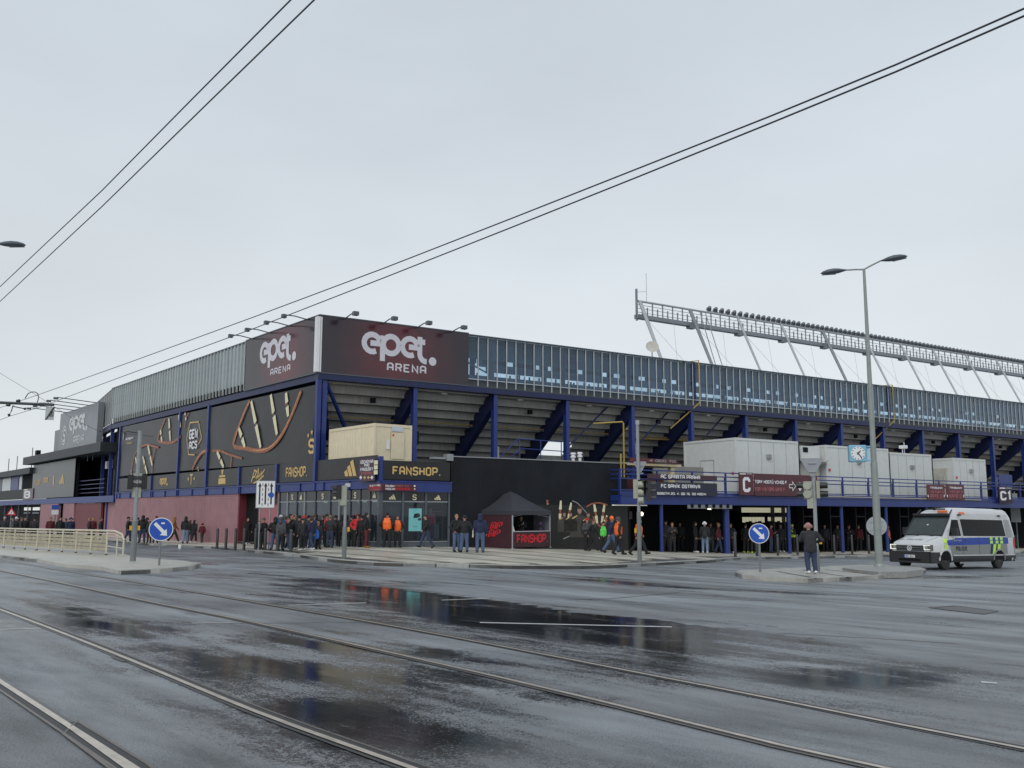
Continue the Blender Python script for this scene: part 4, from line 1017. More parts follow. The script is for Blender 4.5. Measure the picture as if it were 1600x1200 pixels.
def printed_player(cx, cz, s):
    x, z = loc(GR, *Z6(cx, cz), MW)
    body = [(-0.75, -1.5), (-0.8, -0.55), (-0.62, -0.3), (-0.16, -0.17), (-0.14, 0.0), (0.14, 0.0), (0.16, -0.17), (0.6, -0.32), (0.8, -0.6), (0.78, -1.5)]
    shape(GR, MW - 0.003, [[(x + a * s, z + b_ * s) for a, b_ in body]], M_SHIRT, mu, 'printed_figure')
    shape(GR, MW - 0.006, [[(x + 0.17 * s * cos(k * pi / 8), z + (0.13 + 0.23 * sin(k * pi / 8)) * s) for k in range(16)]], M_SKINP, mu, 'printed_face')
    shape(GR, MW - 0.009, [[(x + 0.18 * s * cos(k * pi / 8), z + (0.2 + 0.2 * sin(k * pi / 8)) * s) for k in range(9)]], mat('printed_hair', (0.05, 0.03, 0.02)), mu, 'printed_hair')
    shape(GR, MW - 0.009, [[(x - 0.58 * s, z - 0.34 * s), (x - 0.2 * s, z - 0.16 * s), (x - 0.17 * s, z - 0.22 * s), (x - 0.54 * s, z - 0.42 * s)]], M_GOLD, mu, 'printed_trim')
printed_player(655, 405, 0.95); printed_player(415, 455, 0.62); printed_player(515, 455, 0.6); printed_player(790, 465, 0.7)
part('strip_lamp', bx(GR, (14.9, -0.35, 0.50), (17.6, -0.28, 0.56)), mat('strip_lamp_white', (0.7, 0.7, 0.7), emit=(1, 1, 0.95), estr=0.25), st)

# ================================================================== TERRACE on blue posts
TX0, TX1 = 15.0, 75.0
part('terrace_slab', bx(GR, (TX0 + 0.1, -0.9, 0.98), (TX1, 5.5, 1.12)), M_DARK2, st)
part('edge_beam', bx(GR, (TX0, -1.0, 0.62), (TX1, -0.9, 1.12)).box((TX0, -1.06, 1.08), (TX1, -1.0, 1.16)).box((TX0, -1.06, 0.58), (TX1, -0.8, 0.62)), M_BLUE, st)
part('edge_beam', bx(GR, (TX0, -0.9, 0.62), (TX0 + 0.1, 3.0, 1.12)), M_BLUE, st)
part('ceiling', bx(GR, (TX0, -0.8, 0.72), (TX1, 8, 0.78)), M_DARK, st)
FEET = [loc(GR, x, 860, -0.85)[0] for x in (1035, 1137, 1235, 1318, 1388, 1452, 1512, 1566)]
for x in FEET + [62, 68]:
    g = GZf(GR, x, -0.8)
    part('terrace_post', MB(GR).tube((x, -0.8, g), (x, -0.8, 0.62), 0.12 if x not in FEET[1:2] else 0.2, n=12), M_BLUE, st, smooth=True)
# inner rooms under the terrace
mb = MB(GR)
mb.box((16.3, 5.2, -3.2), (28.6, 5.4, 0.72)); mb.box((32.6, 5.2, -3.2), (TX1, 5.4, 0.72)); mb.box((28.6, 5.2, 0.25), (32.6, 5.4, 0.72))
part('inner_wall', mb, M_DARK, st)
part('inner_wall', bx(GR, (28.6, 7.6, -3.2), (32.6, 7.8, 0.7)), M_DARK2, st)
M_BOARD = mat('cream_board', (0.62, 0.60, 0.44), 0.6, emit=(0.9, 0.86, 0.6), estr=0.32)
xa, za = loc(GR, 1160, 793, 4.9); xb, zb_ = loc(GR, 1229, 801, 4.9)
part('lit_board', bx(GR, (xa, 4.9, zb_), (xb, 5.0, za)), M_BOARD, st)
xa, za = loc(GR, 1160, 808, 4.9); xb, zb_ = loc(GR, 1229, 816, 4.9)
for k in range(14):
    x = xa + (xb - xa) * k / 14
    if k == 7: continue
    part('valance_strip', bx(GR, (x, 4.88, zb_ + 0.05 * (k % 3)), (x + (xb - xa) / 14 - 0.06, 4.92, za)), M_BOARD, st)
for (px_, py_) in ((1109, 794),):
    x, z = loc(GR, px_, py_, 1.0); part('spot_lamp', bx(GR, (x - 0.1, 1, z - 0.09), (x + 0.12, 1.1, z + 0.09)), mat('lit_lamp', (1, 1, 1), emit=(1, 0.95, 0.6), estr=3), st)
x, z = loc(GR, 1003, 803, 3.0); part('wall_lamp', MB(GR).disc((x, z), 0.13, 3.0, 3.1), mat('lit_lamp_warm', (1, 1, 1), emit=(1, 0.8, 0.5), estr=3.0), st)
x, z = loc(GR, 986, 805, 3.0); part('notice', bx(GR, (x - 0.15, 3.0, z - 0.25), (x + 0.1, 3.05, z + 0.25)), mat('grey_notice', (0.2, 0.2, 0.21)), st)
part('shed_wall', bx(GR, (16.3, 3.1, -3), (19.2, 5.2, 0.7)), M_DARK2, st)
for x in (34.5, 37.8, 41.0, 44.2, 50, 55):
    part('turnstile_frame', bx(GR, (x, 4.6, -2.9), (x + 0.1, 5.2, 0.6)).box((x + 1.2, 4.6, -2.9), (x + 1.3, 5.2, 0.6)).box((x, 4.6, -0.2), (x + 1.3, 4.7, -0.1)), mat('dark_steel', (0.04, 0.045, 0.055), 0.5), st)
# railing of the terrace
RZ0, RZ1 = 1.16, 2.62
for k, x in enumerate(np.arange(TX0, TX1, 2.92)):
    part('railing_post', bx(GR, (x - 0.05, -0.98, 1.12), (x + 0.05, -0.9, RZ1)).box((x - 0.05, -0.9, 1.12), (x + 0.05, -0.84, 2.3)), M_BLUE, st)
for z in (RZ1, 2.36, 2.10, 1.42):
    part('railing_bar', bx(GR, (TX0, -0.99, z - 0.035), (TX1, -0.93, z + 0.035)), M_BLUE, st)
for z in (RZ1, 2.36, 2.1, 1.42):
    part('railing_bar', bx(GR, (TX0 - 0.03, -0.9, z - 0.035), (TX0 + 0.03, 1.5, z + 0.035)), M_BLUE, st)
part('railing_plate', bx(GR, (TX0, -0.97, 1.17), (TX1, -0.95, 1.34)), M_BLUE, st)
part('hose', MB(GR).path([(32.5, -1.12, 1.24), (42, -1.12, 1.21), (52.5, -1.12, 1.18)], 0.035), mat('beige_hose', (0.45, 0.4, 0.3)), st)
part('camera_strip', bx(GR, (20.2, -1.2, 0.35), (24.0, -1.1, 0.58)), mat('grey_grille', (0.2, 0.21, 0.23)), st)
for k in range(6): part('camera_dome', MB(GR).disc((20.5 + k * 0.62, 0.52), 0.13, -1.24, -1.2, 12), M_DARK, st)

# ================================================================== ROOF-TOP and entrance building far left
# entrance hall beyond the left corner
eb = thing('entrance_building', 'low dark entrance building with grey banner and pink brick base at the far left', 'building', FL @ Vector((-60, 0, gz(-48, 100))))
def B(name, a, b_, m, **k): return part(name, bx(FL, a, b_), m, eb, **k)
B('step_wall', (-42.3, 0.3, -2.2), (-38.05, 0.6, 0.975), M_PINK); B('back_wall', (-66, 0.7, -2.3), (-38.1, 0.8, 1.5), M_DARK)
B('maroon_gate', (-51.4, 0.0, -2.2), (-42.35, 0.2, 0.975), M_PINKD); B('brick_wall', (-55.6, -0.1, -2.2), (-51.45, 0.2, 0.975), M_PINK); B('doorway', (-57.7, 0.3, -2.2), (-55.65, 0.5, 0.975), M_DARK)
B('brick_wall', (-65.5, -0.1, -2.2), (-57.75, 0.2, 0.975), M_PINK)
B('sill_beam', (-88, -0.15, 0.98), (-38.2, 0.2, 1.55), M_BLUE)
B('grey_banner', (-69.8, -0.22, 1.62), (-51.5, -0.16, 5.42), mat('grey_banner_print', (0.055, 0.06, 0.062), 0.3, var=0.15, scale=0.5)); B('wall', (-69.8, 0.0, 1.6), (-51.5, 0.2, 5.5), M_DARK)
B('roof_fascia', (-72.2, -0.9, 5.55), (-40.5, 3, 6.4), mat('dark_fascia', (0.03, 0.035, 0.042), 0.5, streak=0.3))
B('recess', (-75, 2.5, 1.5), (-38.5, 2.7, 6.3), M_DARK); B('inner_column', (-44.5, 1.5, 1.5), (-44.0, 1.8, 5.5), M_DBLUE); B('inner_column', (-42.8, 1.2, 1.5), (-42.2, 1.5, 5.5), M_DBLUE)
B('white_box', (-45.6, 1.0, 4.2), (-45.0, 1.2, 4.9), M_WHITE); B('white_box', (-44.0, 0.9, 4.2), (-43.4, 1.1, 5.0), M_WHITE)
for z in (1.9, 2.3, 2.7, 3.1): B('railing_bar', (-51.3, 0.2, z), (-42.6, 0.26, z + 0.08), M_DBLUE)
B('low_roof', (-100, -0.6, 4.5), (-69.9, 3, 5.2), mat('dark_fascia', (0.03, 0.03, 0.04)))
for a, b_, mm_ in ((-100, -89.5, M_ALU), (-89.2, -84, mat('pale_window', (0.35, 0.4, 0.42), 0.2)), (-83.6, -79.5, M_BLUE), (-79, -77.5, mat('pale_window', (0.3, 0.3, 0.3))), (-77.2, -70, M_DARK)): B('window_bay', (a, 0.2, 2.8), (b_, 0.4, 4.5), mm_)
B('parapet_panel', (-100, -0.1, 1.62), (-69.9, 0.1, 2.8), mat('dark_parapet', (0.035, 0.04, 0.04)))
B('dark_glazing', (-100, 0.3, -2.4), (-65.6, 0.5, 0.98), M_DARK)
for a in (-72, -67.5): B('light_strip', (a - 3.2, 0.2, 0.3), (a, 0.28, 0.65), mat('light_strip', (0.6, 0.6, 0.6), emit=(0.8, 0.85, 0.8), estr=0.45)); B('light_strip', (a - 3.2, 0.2, -0.1), (a, 0.28, 0.1), M_ALU)
for a in (-86, -82, -78, -73): B('door_frame', (a, 0.1, -2.3), (a + 0.15, 0.25, 0.9), M_ALU)
B('maroon_strip', (-50, -0.02, 0.88), (-44, 0.02, 1.1), M_MAROON)
text_part('VSTUP / ENTRANCE', FL, -48.5, -45, 0.92, 1.06, -0.03, M_WHITE, eb)
gb = [o for o in eb.children if o.name.startswith('grey_banner')][0]
for k, (xx, t_) in enumerate(((-68.8, 'script'), (-64.2, 'epet'), (-60.3, 'cup'), (-57.4, 'bars'))):
    if t_ == 'epet': shape(FL, -0.24, epet_quads(xx, xx + 2.2, 3.2, 3.9), M_GOLD, gb, 'lettering')
    elif t_ == 'bars': bars(FL, -0.24, xx, xx + 2.0, 3.0, 4.0, M_GOLD, gb)
    elif t_ == 'cup': text_part('I', FL, xx, xx + 0.9, 2.8, 4.1, -0.24, M_GOLD, gb, w=1.6)
    else: text_part('PILSNER', FL, xx, xx + 3.0, 3.1, 3.7, -0.24, M_GOLD, gb)
for (x, z1_) in ((-72.0, 7.6), (-69.0, 7.0), (-48.0, 7.2), (-46.2, 7.2), (-80, 7.0), (-85, 6.9), (-92, 7)):
    part('roof_mast', MB(FL).tube((x, 0, 5.0), (x, 0, z1_), 0.05, n=6), M_ALU, eb)
part('roof_camera', MB(FL).box((-69.2, -0.3, 6.6), (-68.2, 0.1, 7.1)), M_DARK, eb)
# far grey sign box above the entrance building
fs = thing('arena_sign', 'faded grey arena sign box above the far entrance building at the left', 'sign', FL @ Vector((-52, 0, 6.3)), 0, 'arena name signs')
part('sign_face', bx(FL, (-59.6, -0.05, 6.45), (-45.2, 0.5, 10.55)), mat('faded_sign', (0.19, 0.205, 0.225), 0.35, var=0.12, scale=0.3), fs)
part('sign_side', bx(FE, (-21, -3.4, 6.4), (-6, -3.2, 9.8)), mat('faded_sign', (0.2, 0.2, 0.2)), fs) if False else part('sign_side', bx(FL, (-64.5, 0.6, 6.4), (-59.7, 0.9, 9.1)), mat('pale_sheet', (0.26, 0.28, 0.29)), fs)
shape(FL, -0.07, epet_quads(-55.6, -48.5, 8.0, 9.9), mat('pale_grey_print', (0.62, 0.63, 0.64)), fs, 'lettering')
text_part('ARENA', FL, -53.6, -49.6, 6.95, 7.75, -0.07, mat('pale_grey_print', (0.4, 0.4, 0.4)), fs)
text_part('S', FL, -57.9, -56.9, 7.4, 8.8, -0.07, mat('pale_grey_print', (0.4, 0.4, 0.4)), fs)
shape(FL, -0.07, [[(p.x, p.y) for p in q] for q in stroke(arc(-57.4, 8.1, 0.95, 0, 360, 20), 0.16)], mat('pale_grey_print', (0.4, 0.4, 0.4)), fs, 'ring')
for k in range(5):
    x = -57 + k * 2.8; mb = MB(FL).path([(x, -0.02, 10.5), (x, -3.6, 10.75)], 0.045).box((x - 0.1, -3.9, 10.55), (x + 0.1, -3.5, 10.75)); part('arm_lamp', mb, M_ALU, fs)

# --- the two large arena signs at the corner
def arena_sign(F, xa, xb, y, lab, bgm, lx0, lx1, lz0, lz1, ax0, ax1, az0, az1, fm):
    t_ = thing('arena_sign', lab, 'sign', F @ Vector(((xa + xb) / 2, 0, ZB)), 0, 'arena name signs')
    part('sign_face', bx(F, (xa, y - 0.12, ZB - 0.02), (xb, y + 0.1, ZT + 0.05)), bgm, t_)
    mb = MB(F)
    mb.box((xa, y - 0.16, ZT + 0.05), (xb, y + 0.1, ZT + 0.11)); mb.box((xa, y - 0.16, ZB - 0.08), (xb, y + 0.1, ZB - 0.02))
    part('edge_trim', mb, M_ALU, t_)
    shape(F, y - 0.135, epet_quads(lx0, lx1, lz0, lz1), fm, t_, 'lettering')
    text_part('ARENA', F, ax0, ax1, az0, az1, y - 0.135, fm, t_, w=1.3, gap=2.6)
    return t_
def sign_mat(name, centre, Fx):
    m = bpy.data.materials.new(name); m.use_nodes = True; t = m.node_tree; b = t.nodes['Principled BSDF']; b.inputs['Roughness'].default_value = 0.16; b.inputs['Specular IOR Level'].default_value = 0.6
    tc_ = t.nodes.new('ShaderNodeTexCoord'); d = t.nodes.new('ShaderNodeVectorMath'); d.operation = 'DISTANCE'; d.inputs[1].default_value = centre
    t.links.new(tc_.outputs['Object'], d.inputs[0]); r = t.nodes.new('ShaderNodeMapRange'); r.inputs[1].default_value = 0.6; r.inputs[2].default_value = 4.2; r.inputs[3].default_value = 1; r.inputs[4].default_value = 0
    n = t.nodes.new('ShaderNodeTexNoise'); n.inputs['Scale'].default_value = 1.1; n.inputs['Detail'].default_value = 6; t.links.new(tc_.outputs['Object'], n.inputs[0])
    q = t.nodes.new('ShaderNodeMath'); q.operation = 'MULTIPLY'; t.links.new(d.outputs['Value'], r.inputs[0]); t.links.new(r.outputs[0], q.inputs[0]); t.links.new(n.outputs[0], q.inputs[1])
    mx = t.nodes.new('ShaderNodeMix'); mx.data_type = 'RGBA'; mx.inputs[6].default_value = (0.022, 0.013, 0.020, 1); mx.inputs[7].default_value = (0.20, 0.018, 0.028, 1)
    t.links.new(q.outputs[0], mx.inputs[0]); t.links.new(mx.outputs[2], b.inputs['Base Color'])
    return m
M_LOGO = mat('sign_lettering_pale', (0.62, 0.61, 0.66), 0.4, var=0.03)
Z5 = lambda x, y: (480 + x / 3.077, 470 + y / 3.077)
a = [loc(FR, *Z5(*q)) for q in ((257, 230), (617, 282), (350, 293), (560, 170), (378, 350), (568, 300))]
def lp(F, Wt, x, z): return tuple(WM[Wt].inverted() @ (F @ Vector((x, 0, z))))
s1 = arena_sign(FR, -0.12, 9.93, 0.0, 'dark maroon arena sign with big pale lettering, right of the corner', None, a[0][0], a[1][0], loc(FR, *Z5(355, 293))[1], loc(FR, *Z5(525, 172))[1],
    a[4][0], a[5][0], loc(FR, *Z5(380, 337))[1], loc(FR, *Z5(380, 297))[1], M_LOGO)
f1 = [o for o in s1.children if o.name.startswith('sign_face')][0]; f1.data.materials.clear(); f1.data.materials.append(sign_mat('sign_print', Vector(lp(FR, s1.name, 5.0, 9.5)), FR))
Z4 = lambda x, y: (340 + x / 7.2727, 480 + y / 7.2727)
s2 = arena_sign(FL, -10.45, 0.13, 0.0, 'greyish maroon arena sign with pale lettering on the left side of the corner', None, loc(FL, *Z4(503, 560))[0], loc(FL, *Z4(918, 500))[0], loc(FL, *Z4(603, 695))[1], loc(FL, *Z4(820, 300))[1],
    loc(FL, *Z4(622, 740))[0], loc(FL, *Z4(850, 690))[0], loc(FL, *Z4(635, 780))[1], loc(FL, *Z4(635, 705))[1], M_LOGO)
f2 = [o for o in s2.children if o.name.startswith('sign_face')][0]; f2.data.materials.clear(); f2.data.materials.append(sign_mat('sign_print_left', Vector(lp(FL, s2.name, -4.6, 9.2)), FL))
part('corner_strip', MB(FR).box((-0.32, -0.26, ZB - 0.02), (-0.12, 0.1, ZT - 0.05)).box((-0.08, -0.2, ZB - 0.02), (0.02, -0.12, ZT - 0.05)), M_WHITE, s1)
for px_ in (537, 597, 650, 704):
    x, _ = loc(FR, px_, 505); mb = MB(FR).path([(x, 0.0, ZT), (x, -1.0, ZT + 0.13), (x, -1.6, ZT + 0.12)], 0.035)
    part('arm', mb, M_ALU, s1); part('sign_lamp', bx(FR, (x - 0.16, -1.85, ZT - 0.06), (x + 0.16, -1.55, ZT + 0.16)), M_ALU, s1)
for px_ in (399, 425.5, 456, 484):
    x, _ = loc(FL, px_, 520); mb = MB(FL).path([(x, 0.0, ZT), (x, -1.0, ZT + 0.13), (x, -1.6, ZT + 0.12)], 0.035)
    part('arm', mb, M_ALU, s2); part('sign_lamp', bx(FL, (x - 0.12, -1.8, ZT - 0.08), (x + 0.12, -1.55, ZT + 0.14)), M_ALU, s2)

# ================================================================== FLOODLIGHT GANTRY
gy = 18.0
gt = thing('floodlight_gantry', 'long steel lattice gantry with a row of floodlights above the stadium roof', 'gantry', FR @ Vector((40, gy, 11.4)))
M_GAN = mat('gantry_steel', (0.24, 0.26, 0.285), 0.5, 0.3, var=0.1); M_GAN2 = mat('gantry_pale_steel', (0.42, 0.45, 0.47), 0.5, 0.2, var=0.1)
GZ0, GZ1 = 19.35, 20.95
GX1 = 125
part('top_chord', MB(FR).tube((40, gy, GZ1), (GX1, gy, GZ1 + 0.1), 0.11, n=8), M_GAN2, gt, smooth=True)
part('bottom_chord', MB(FR).box((39.8, gy - 0.3, GZ0 - 0.2), (GX1, gy + 0.3, GZ0 + 0.2)), M_GAN, gt)
for z in (19.85, 20.25, 20.6): part('rail', MB(FR).tube((40, gy + 0.1, z), (GX1, gy + 0.1, z), 0.03, n=5), M_GAN2, gt)
upr = mesh_of('upright', MB().box((-0.045, -0.05, GZ0), (0.045, 0.05, GZ1)), M_GAN, Matrix.Identity(4), False, True)
upr2 = mesh_of('upright', MB().box((-0.05, -0.05, GZ0), (0.05, 0.05, GZ0 + 1.05)), M_GAN, Matrix.Identity(4), False, True)
x = 40.6; k = 0
while x < GX1:
    stamp('upright', upr if k % 2 == 0 else upr2, gt, FR @ Matrix.Translation((x, gy, 0))); x += 0.68; k += 1
SP = [40.3, 47.1, 54.1, 61, 68.1, 75.9, 82.9, 89.7, 97.1, 104.5, 111.6]
for i, x in enumerate(SP):
    thick = 0.19 if i in (0, 1, 4) else 0.14
    part('strut', MB(FR).tube((x, gy, GZ1), (x + 0.1, 12.2, 8.5), thick, thick * 0.6, 8), M_GAN if i in (1, 4) else M_GAN2, gt, smooth=True)
    if i: part('bracket', MB(FR).box((x - 0.3, gy - 0.3, GZ0 - 0.42), (x + 0.5, gy + 0.3, GZ0 - 0.2)), M_GAN, gt)
for i in range(len(SP) - 1):
    mbc = MB(FR); cx_ = (SP[i] + SP[i + 1]) / 2
    mbc.path([(SP[i] + 0.5, gy - 0.2, GZ0), (SP[i + 1] + 0.1, 13.2, 10.0)], 0.015, 4); mbc.path([(SP[i + 1] - 2.5, gy - 0.2, GZ0), (SP[i] + 1.8, 14.5, 12.0)], 0.015, 4)
    part('bracing_cable', mbc, mat('thin_cable', (0.42, 0.44, 0.46), 0.5), gt)
part('ladder', MB(FR).path([(48.5, gy, GZ1), (48.8, 14.5, 10)], 0.05, 5).path([(49.3, gy, GZ1), (49.9, 14.5, 10)], 0.05, 5), M_GAN, gt)
part('end_frame', MB(FR).box((39.8, gy - 0.1, GZ0 - 0.4), (39.95, gy + 0.1, GZ1 + 1.2)), M_GAN, gt)
part('aerial', MB(FR).tube((41.2, gy, GZ1), (41.2, gy, GZ1 + 3.0), 0.03, n=5).tube((40, gy, GZ1 + 0.9), (41.2, gy, GZ1 + 1.1), 0.02, n=5), M_GAN2, gt)
mb = MB().lathe([(0.08, -0.28), (0.17, -0.24), (0.27, 0.08), (0.29, 0.18)], 10)
fl = mesh_of('floodlight', mb, mat('floodlight_housing', (0.15, 0.16, 0.18), 0.4, 0.3), Matrix.Identity(4), True, True)
x = 49.9; k = 0
tilt = Matrix.Rotation(radians(-118), 4, 'X')
while x < GX1:
    stamp('floodlight', fl, gt, FR @ Matrix.Translation((x, gy, GZ1 + 0.46)) @ Matrix.Rotation(radians(-25), 4, 'Z') @ tilt); x += 0.93 if x < 57 else 0.82; k += 1
part('lamp_rail', MB(FR).tube((49.5, gy, GZ1 + 0.18), (GX1, gy, GZ1 + 0.18), 0.04, n=6), M_GAN, gt)
# dish on the roof edge
dp = thing('satellite_dish', 'small pale satellite dish standing on the roof edge left of the gantry struts', 'dish', FR @ Vector((loc(FR, 1019, 560)[0], 2.0, 11.2)))
x = loc(FR, 1019, 560, 2.0)[0]; z = loc(FR, 1018, 542, 2.0)[1]
part('mast', MB(FR).tube((x, 2, 11.2), (x, 2, z), 0.04, n=6), M_ALU, dp)
mb = MB(FR @ Matrix.Translation((x - 0.05, 1.9, z)) @ Matrix.Rotation(radians(62), 4, 'X') @ Matrix.Rotation(radians(-30), 4, 'Y')).lathe([(0.01, -0.12), (0.25, -0.09), (0.48, 0.0), (0.5, 0.02), (0.25, -0.06), (0.01, -0.09)], 20)
part('dish', mb, mat('dish_cream', (0.5, 0.48, 0.42)), dp, smooth=True)
# ================================================================== CONTAINERS on the roofs
def rz_of(F): return Matrix(F)
def container(lab, F, x, y, z, L_, W_, H_, m, door=None, group=None, feats=(), long_front=True):
    """local frame: x along the long front, y inward, z up; origin at the near left bottom corner"""
    M = F @ Matrix.Translation((x, y, z)); t_ = thing('container', lab, 'container', None, group=group, M=M)
    lpart('shell', MB().box((0.04, 0.04, 0.02), (L_ - 0.04, W_ - 0.04, H_ - 0.04)), m, t_)
    fr = MB()
    for a in (0, L_ - 0.12):
        for b_ in (0, W_ - 0.12): fr.box((a, b_, 0), (a + 0.12, b_ + 0.12, H_))
    for z_ in (0, H_ - 0.16):
        fr.box((0.12, 0.005, z_), (L_ - 0.12, 0.1, z_ + 0.155)); fr.box((0.12, W_ - 0.1, z_), (L_ - 0.12, W_ - 0.005, z_ + 0.155)); fr.box((0.005, 0.12, z_), (0.1, W_ - 0.12, z_ + 0.155)); fr.box((L_ - 0.1, 0.12, z_), (L_ - 0.005, W_ - 0.12, z_ + 0.155))
    lpart('corner_frame', fr, m, t_)
    rb = MB(); k = 0.3
    while k < L_ - 0.3: rb.box((k, 0.022, 0.2), (k + 0.16, 0.045, H_ - 0.2)); k += 0.32
    k = 0.3
    while k < W_ - 0.2: rb.box((0.022, k, 0.2), (0.045, k + 0.16, H_ - 0.2)); k += 0.32
    if 'flat' not in feats: lpart('corrugation', rb, m, t_)
    return t_
M_CBE = mat('beige_container_paint', (0.74, 0.65, 0.46), 0.5, var=0.07, streak=0.08); M_CWH = mat('white_container_paint', (0.62, 0.64, 0.62), 0.5, var=0.05, streak=0.06)
M_CW2 = mat('aged_white_paint', (0.55, 0.53, 0.47), 0.5, var=0.1, streak=0.3)
# beige: long side along the left front, short side to the right front
dbe = container('beige office container on the flat roof above the fan shop sign', GL, -6.25, 0.3, 2.78, 5.0, 2.35, 1.95, M_CBE)
Wb = WM[dbe.name]
CB = MB(Wb)
part('door', MB(Wb).box((4.98, 1.05, 0.1), (5.03, 1.85, 1.5)), M_CBE, dbe); part('door_gap', MB(Wb).box((4.975, 1.02, 0.08), (5.0, 1.88, 1.53)), mat('beige_shadow_gap', (0.48, 0.40, 0.27)), dbe)
part('notice', MB(Wb).box((5.0, 1.05, 1.57), (5.02, 1.75, 1.83)), mat('pale_blue_notice', (0.55, 0.6, 0.65)), dbe); part('panel', MB(Wb).box((5.0, 0.75, 0.6), (5.02, 0.95, 1.1)), M_WHITE, dbe)
part('red_mark', MB(Wb).box((5.03, 1.1, 1.3), (5.04, 1.2, 1.42)), M_RED, dbe)
M_DEV = mat('grey_device', (0.3, 0.31, 0.31), 0.4)
def white_box(lab, xa, xb, zt, depth, y=0.6, door=True, m=M_CWH, feats=('flat',)):
    c_ = container(lab, GR, xa, y, 1.2, xb - xa, depth, zt - 1.2, m, group='white containers on the terrace', feats=feats); W = WM[c_.name]; L_ = xb - xa; H_ = zt - 1.2
    part('fan_hood', MB(W).box((L_ * 0.48, -0.12, H_ * 0.66), (L_ * 0.48 + 0.35, 0.04, H_ * 0.66 + 0.3)).box((L_ * 0.48 + 0.05, -0.2, H_ * 0.66 + 0.05), (L_ * 0.48 + 0.3, -0.12, H_ * 0.66 + 0.25)), M_DEV, c_)
    part('warning_sticker', MB(W).box((0.25, -0.012, 0.5 * H_) if not door else (0.02, 0.25, H_ * 0.36), (0.45, 0.0, 0.5 * H_ + 0.2) if not door else (0.035, 0.4, H_ * 0.36 + 0.2)), M_RED, c_)
    part('downpipe', MB(W).tube((L_ + 0.05, 0.0, 0.3), (L_ + 0.05, 0.0, H_ - 0.3), 0.05, n=8), M_DARK, c_, smooth=True)
    for k in range(1, 5): part('panel_joint', MB(W).box((L_ * k / 5 - 0.01, 0.015, 0.18), (L_ * k / 5 + 0.01, 0.039, H_ - 0.18)), mat('panel_joint_grey', (0.42, 0.43, 0.43)), c_)
    if door:
        part('door', MB(W).box((0.0, depth * 0.42, 0.1), (0.035, depth * 0.42 + 1.2, 2.4)), m, c_)
        part('door_frame', MB(W).box((0.01, depth * 0.42 - 0.05, 0.05), (0.03, depth * 0.42 + 1.25, 2.48)), M_DEV, c_)
        part('notice', MB(W).box((0.02, depth * 0.42 + 1.5, 1.2), (0.035, depth * 0.42 + 1.9, 1.8)), M_WHITE, c_)
    return c_
white_box('large white container with a door, behind the match board and the letter C sign', 25.75, 32.0, 5.07, 4.9, 0.0)
white_box('white container with an air conditioner, behind the street clock', 35.6, 43.0, 5.02, 3.3, 0.5, door=False)
white_box('white container right of the tall lamp post, with a door and small camera', 43.4, 48.9, 4.80, 3.6, 0.7)
c4 = white_box('stained white container at the right end of the row', 51.3, 56.0, 4.62, 4.6, 0.3, door=False)
part('rusty_end', MB(WM[c4.name]).box((-0.02, 0.6, 0.3), (0.03, 4.2, 2.6)), M_CW2, c4)
cc_ = [o for o in COL.objects if o.name.startswith('container') and 'lamp post' in str(o.get('label'))][0]
part('security_camera', MB(WM[cc_.name]).tube((2.6, 0.6, 3.6), (2.6, 0.6, 4.1), 0.04, n=6).box((2.3, 0.2, 4.0), (2.7, 0.7, 4.25)).tube((2.85, .6, 3.6), (2.85, .6, 4.5), .03, n=6), M_WHITE, cc_)
ac = thing('air_conditioner', 'small air conditioner box on a frame between the two left white containers', 'air conditioner', GR @ Vector((33.4, 0.3, 1.2)))
part('housing', bx(GR, (32.9, 0.5, 3.9), (34.9, 1.5, 4.85)), M_CWH, ac); part('fan_opening', bx(GR, (33.1, 0.46, 4.4), (33.6, 0.5, 4.75)), M_DARK, ac); part('shelf', bx(GR, (32.5, 0.2, 3.75), (35.5, 1.6, 3.87)), M_CW2, ac); part('cabinet', bx(GR, (32.9, 0.9, 1.2), (35.3, 1.6, 3.75)), M_CW2, ac)
kk = thing('kiosk_frame', 'cream framed kiosk with small letters, behind the blue railing left of the match board', 'kiosk', GR @ Vector((18, 0.6, 1.15)))
part('canopy', bx(GR, (16.6, 0.6, 3.0), (21.4, 2.4, 3.15)), mat('cream_paint', (0.6, 0.52, 0.32)), kk); part('post', bx(GR, (20.6, 0.7, 1.15), (20.9, 1.0, 3.0)), mat('cream_paint', (0.6, 0.5, 0.3)), kk); part('counter', bx(GR, (16.8, 1.2, 1.15), (20.4, 1.5, 2.2)), M_MAROON, kk)
lb_ = part('letter_board', bx(GR, (17.0, 0.5, 3.2), (21.0, 0.56, 3.45)), M_MAROON, kk); text_part('4 000 70', GR, 18.6, 20.8, 3.25, 3.41, 0.49, M_DEV, lb_, w=1.3)
part('shed', bx(GR, (21.3, 3.0, 1.15), (25.8, 3.2, 3.2)), mat('grey_shed', (0.25, 0.25, 0.23)), kk)

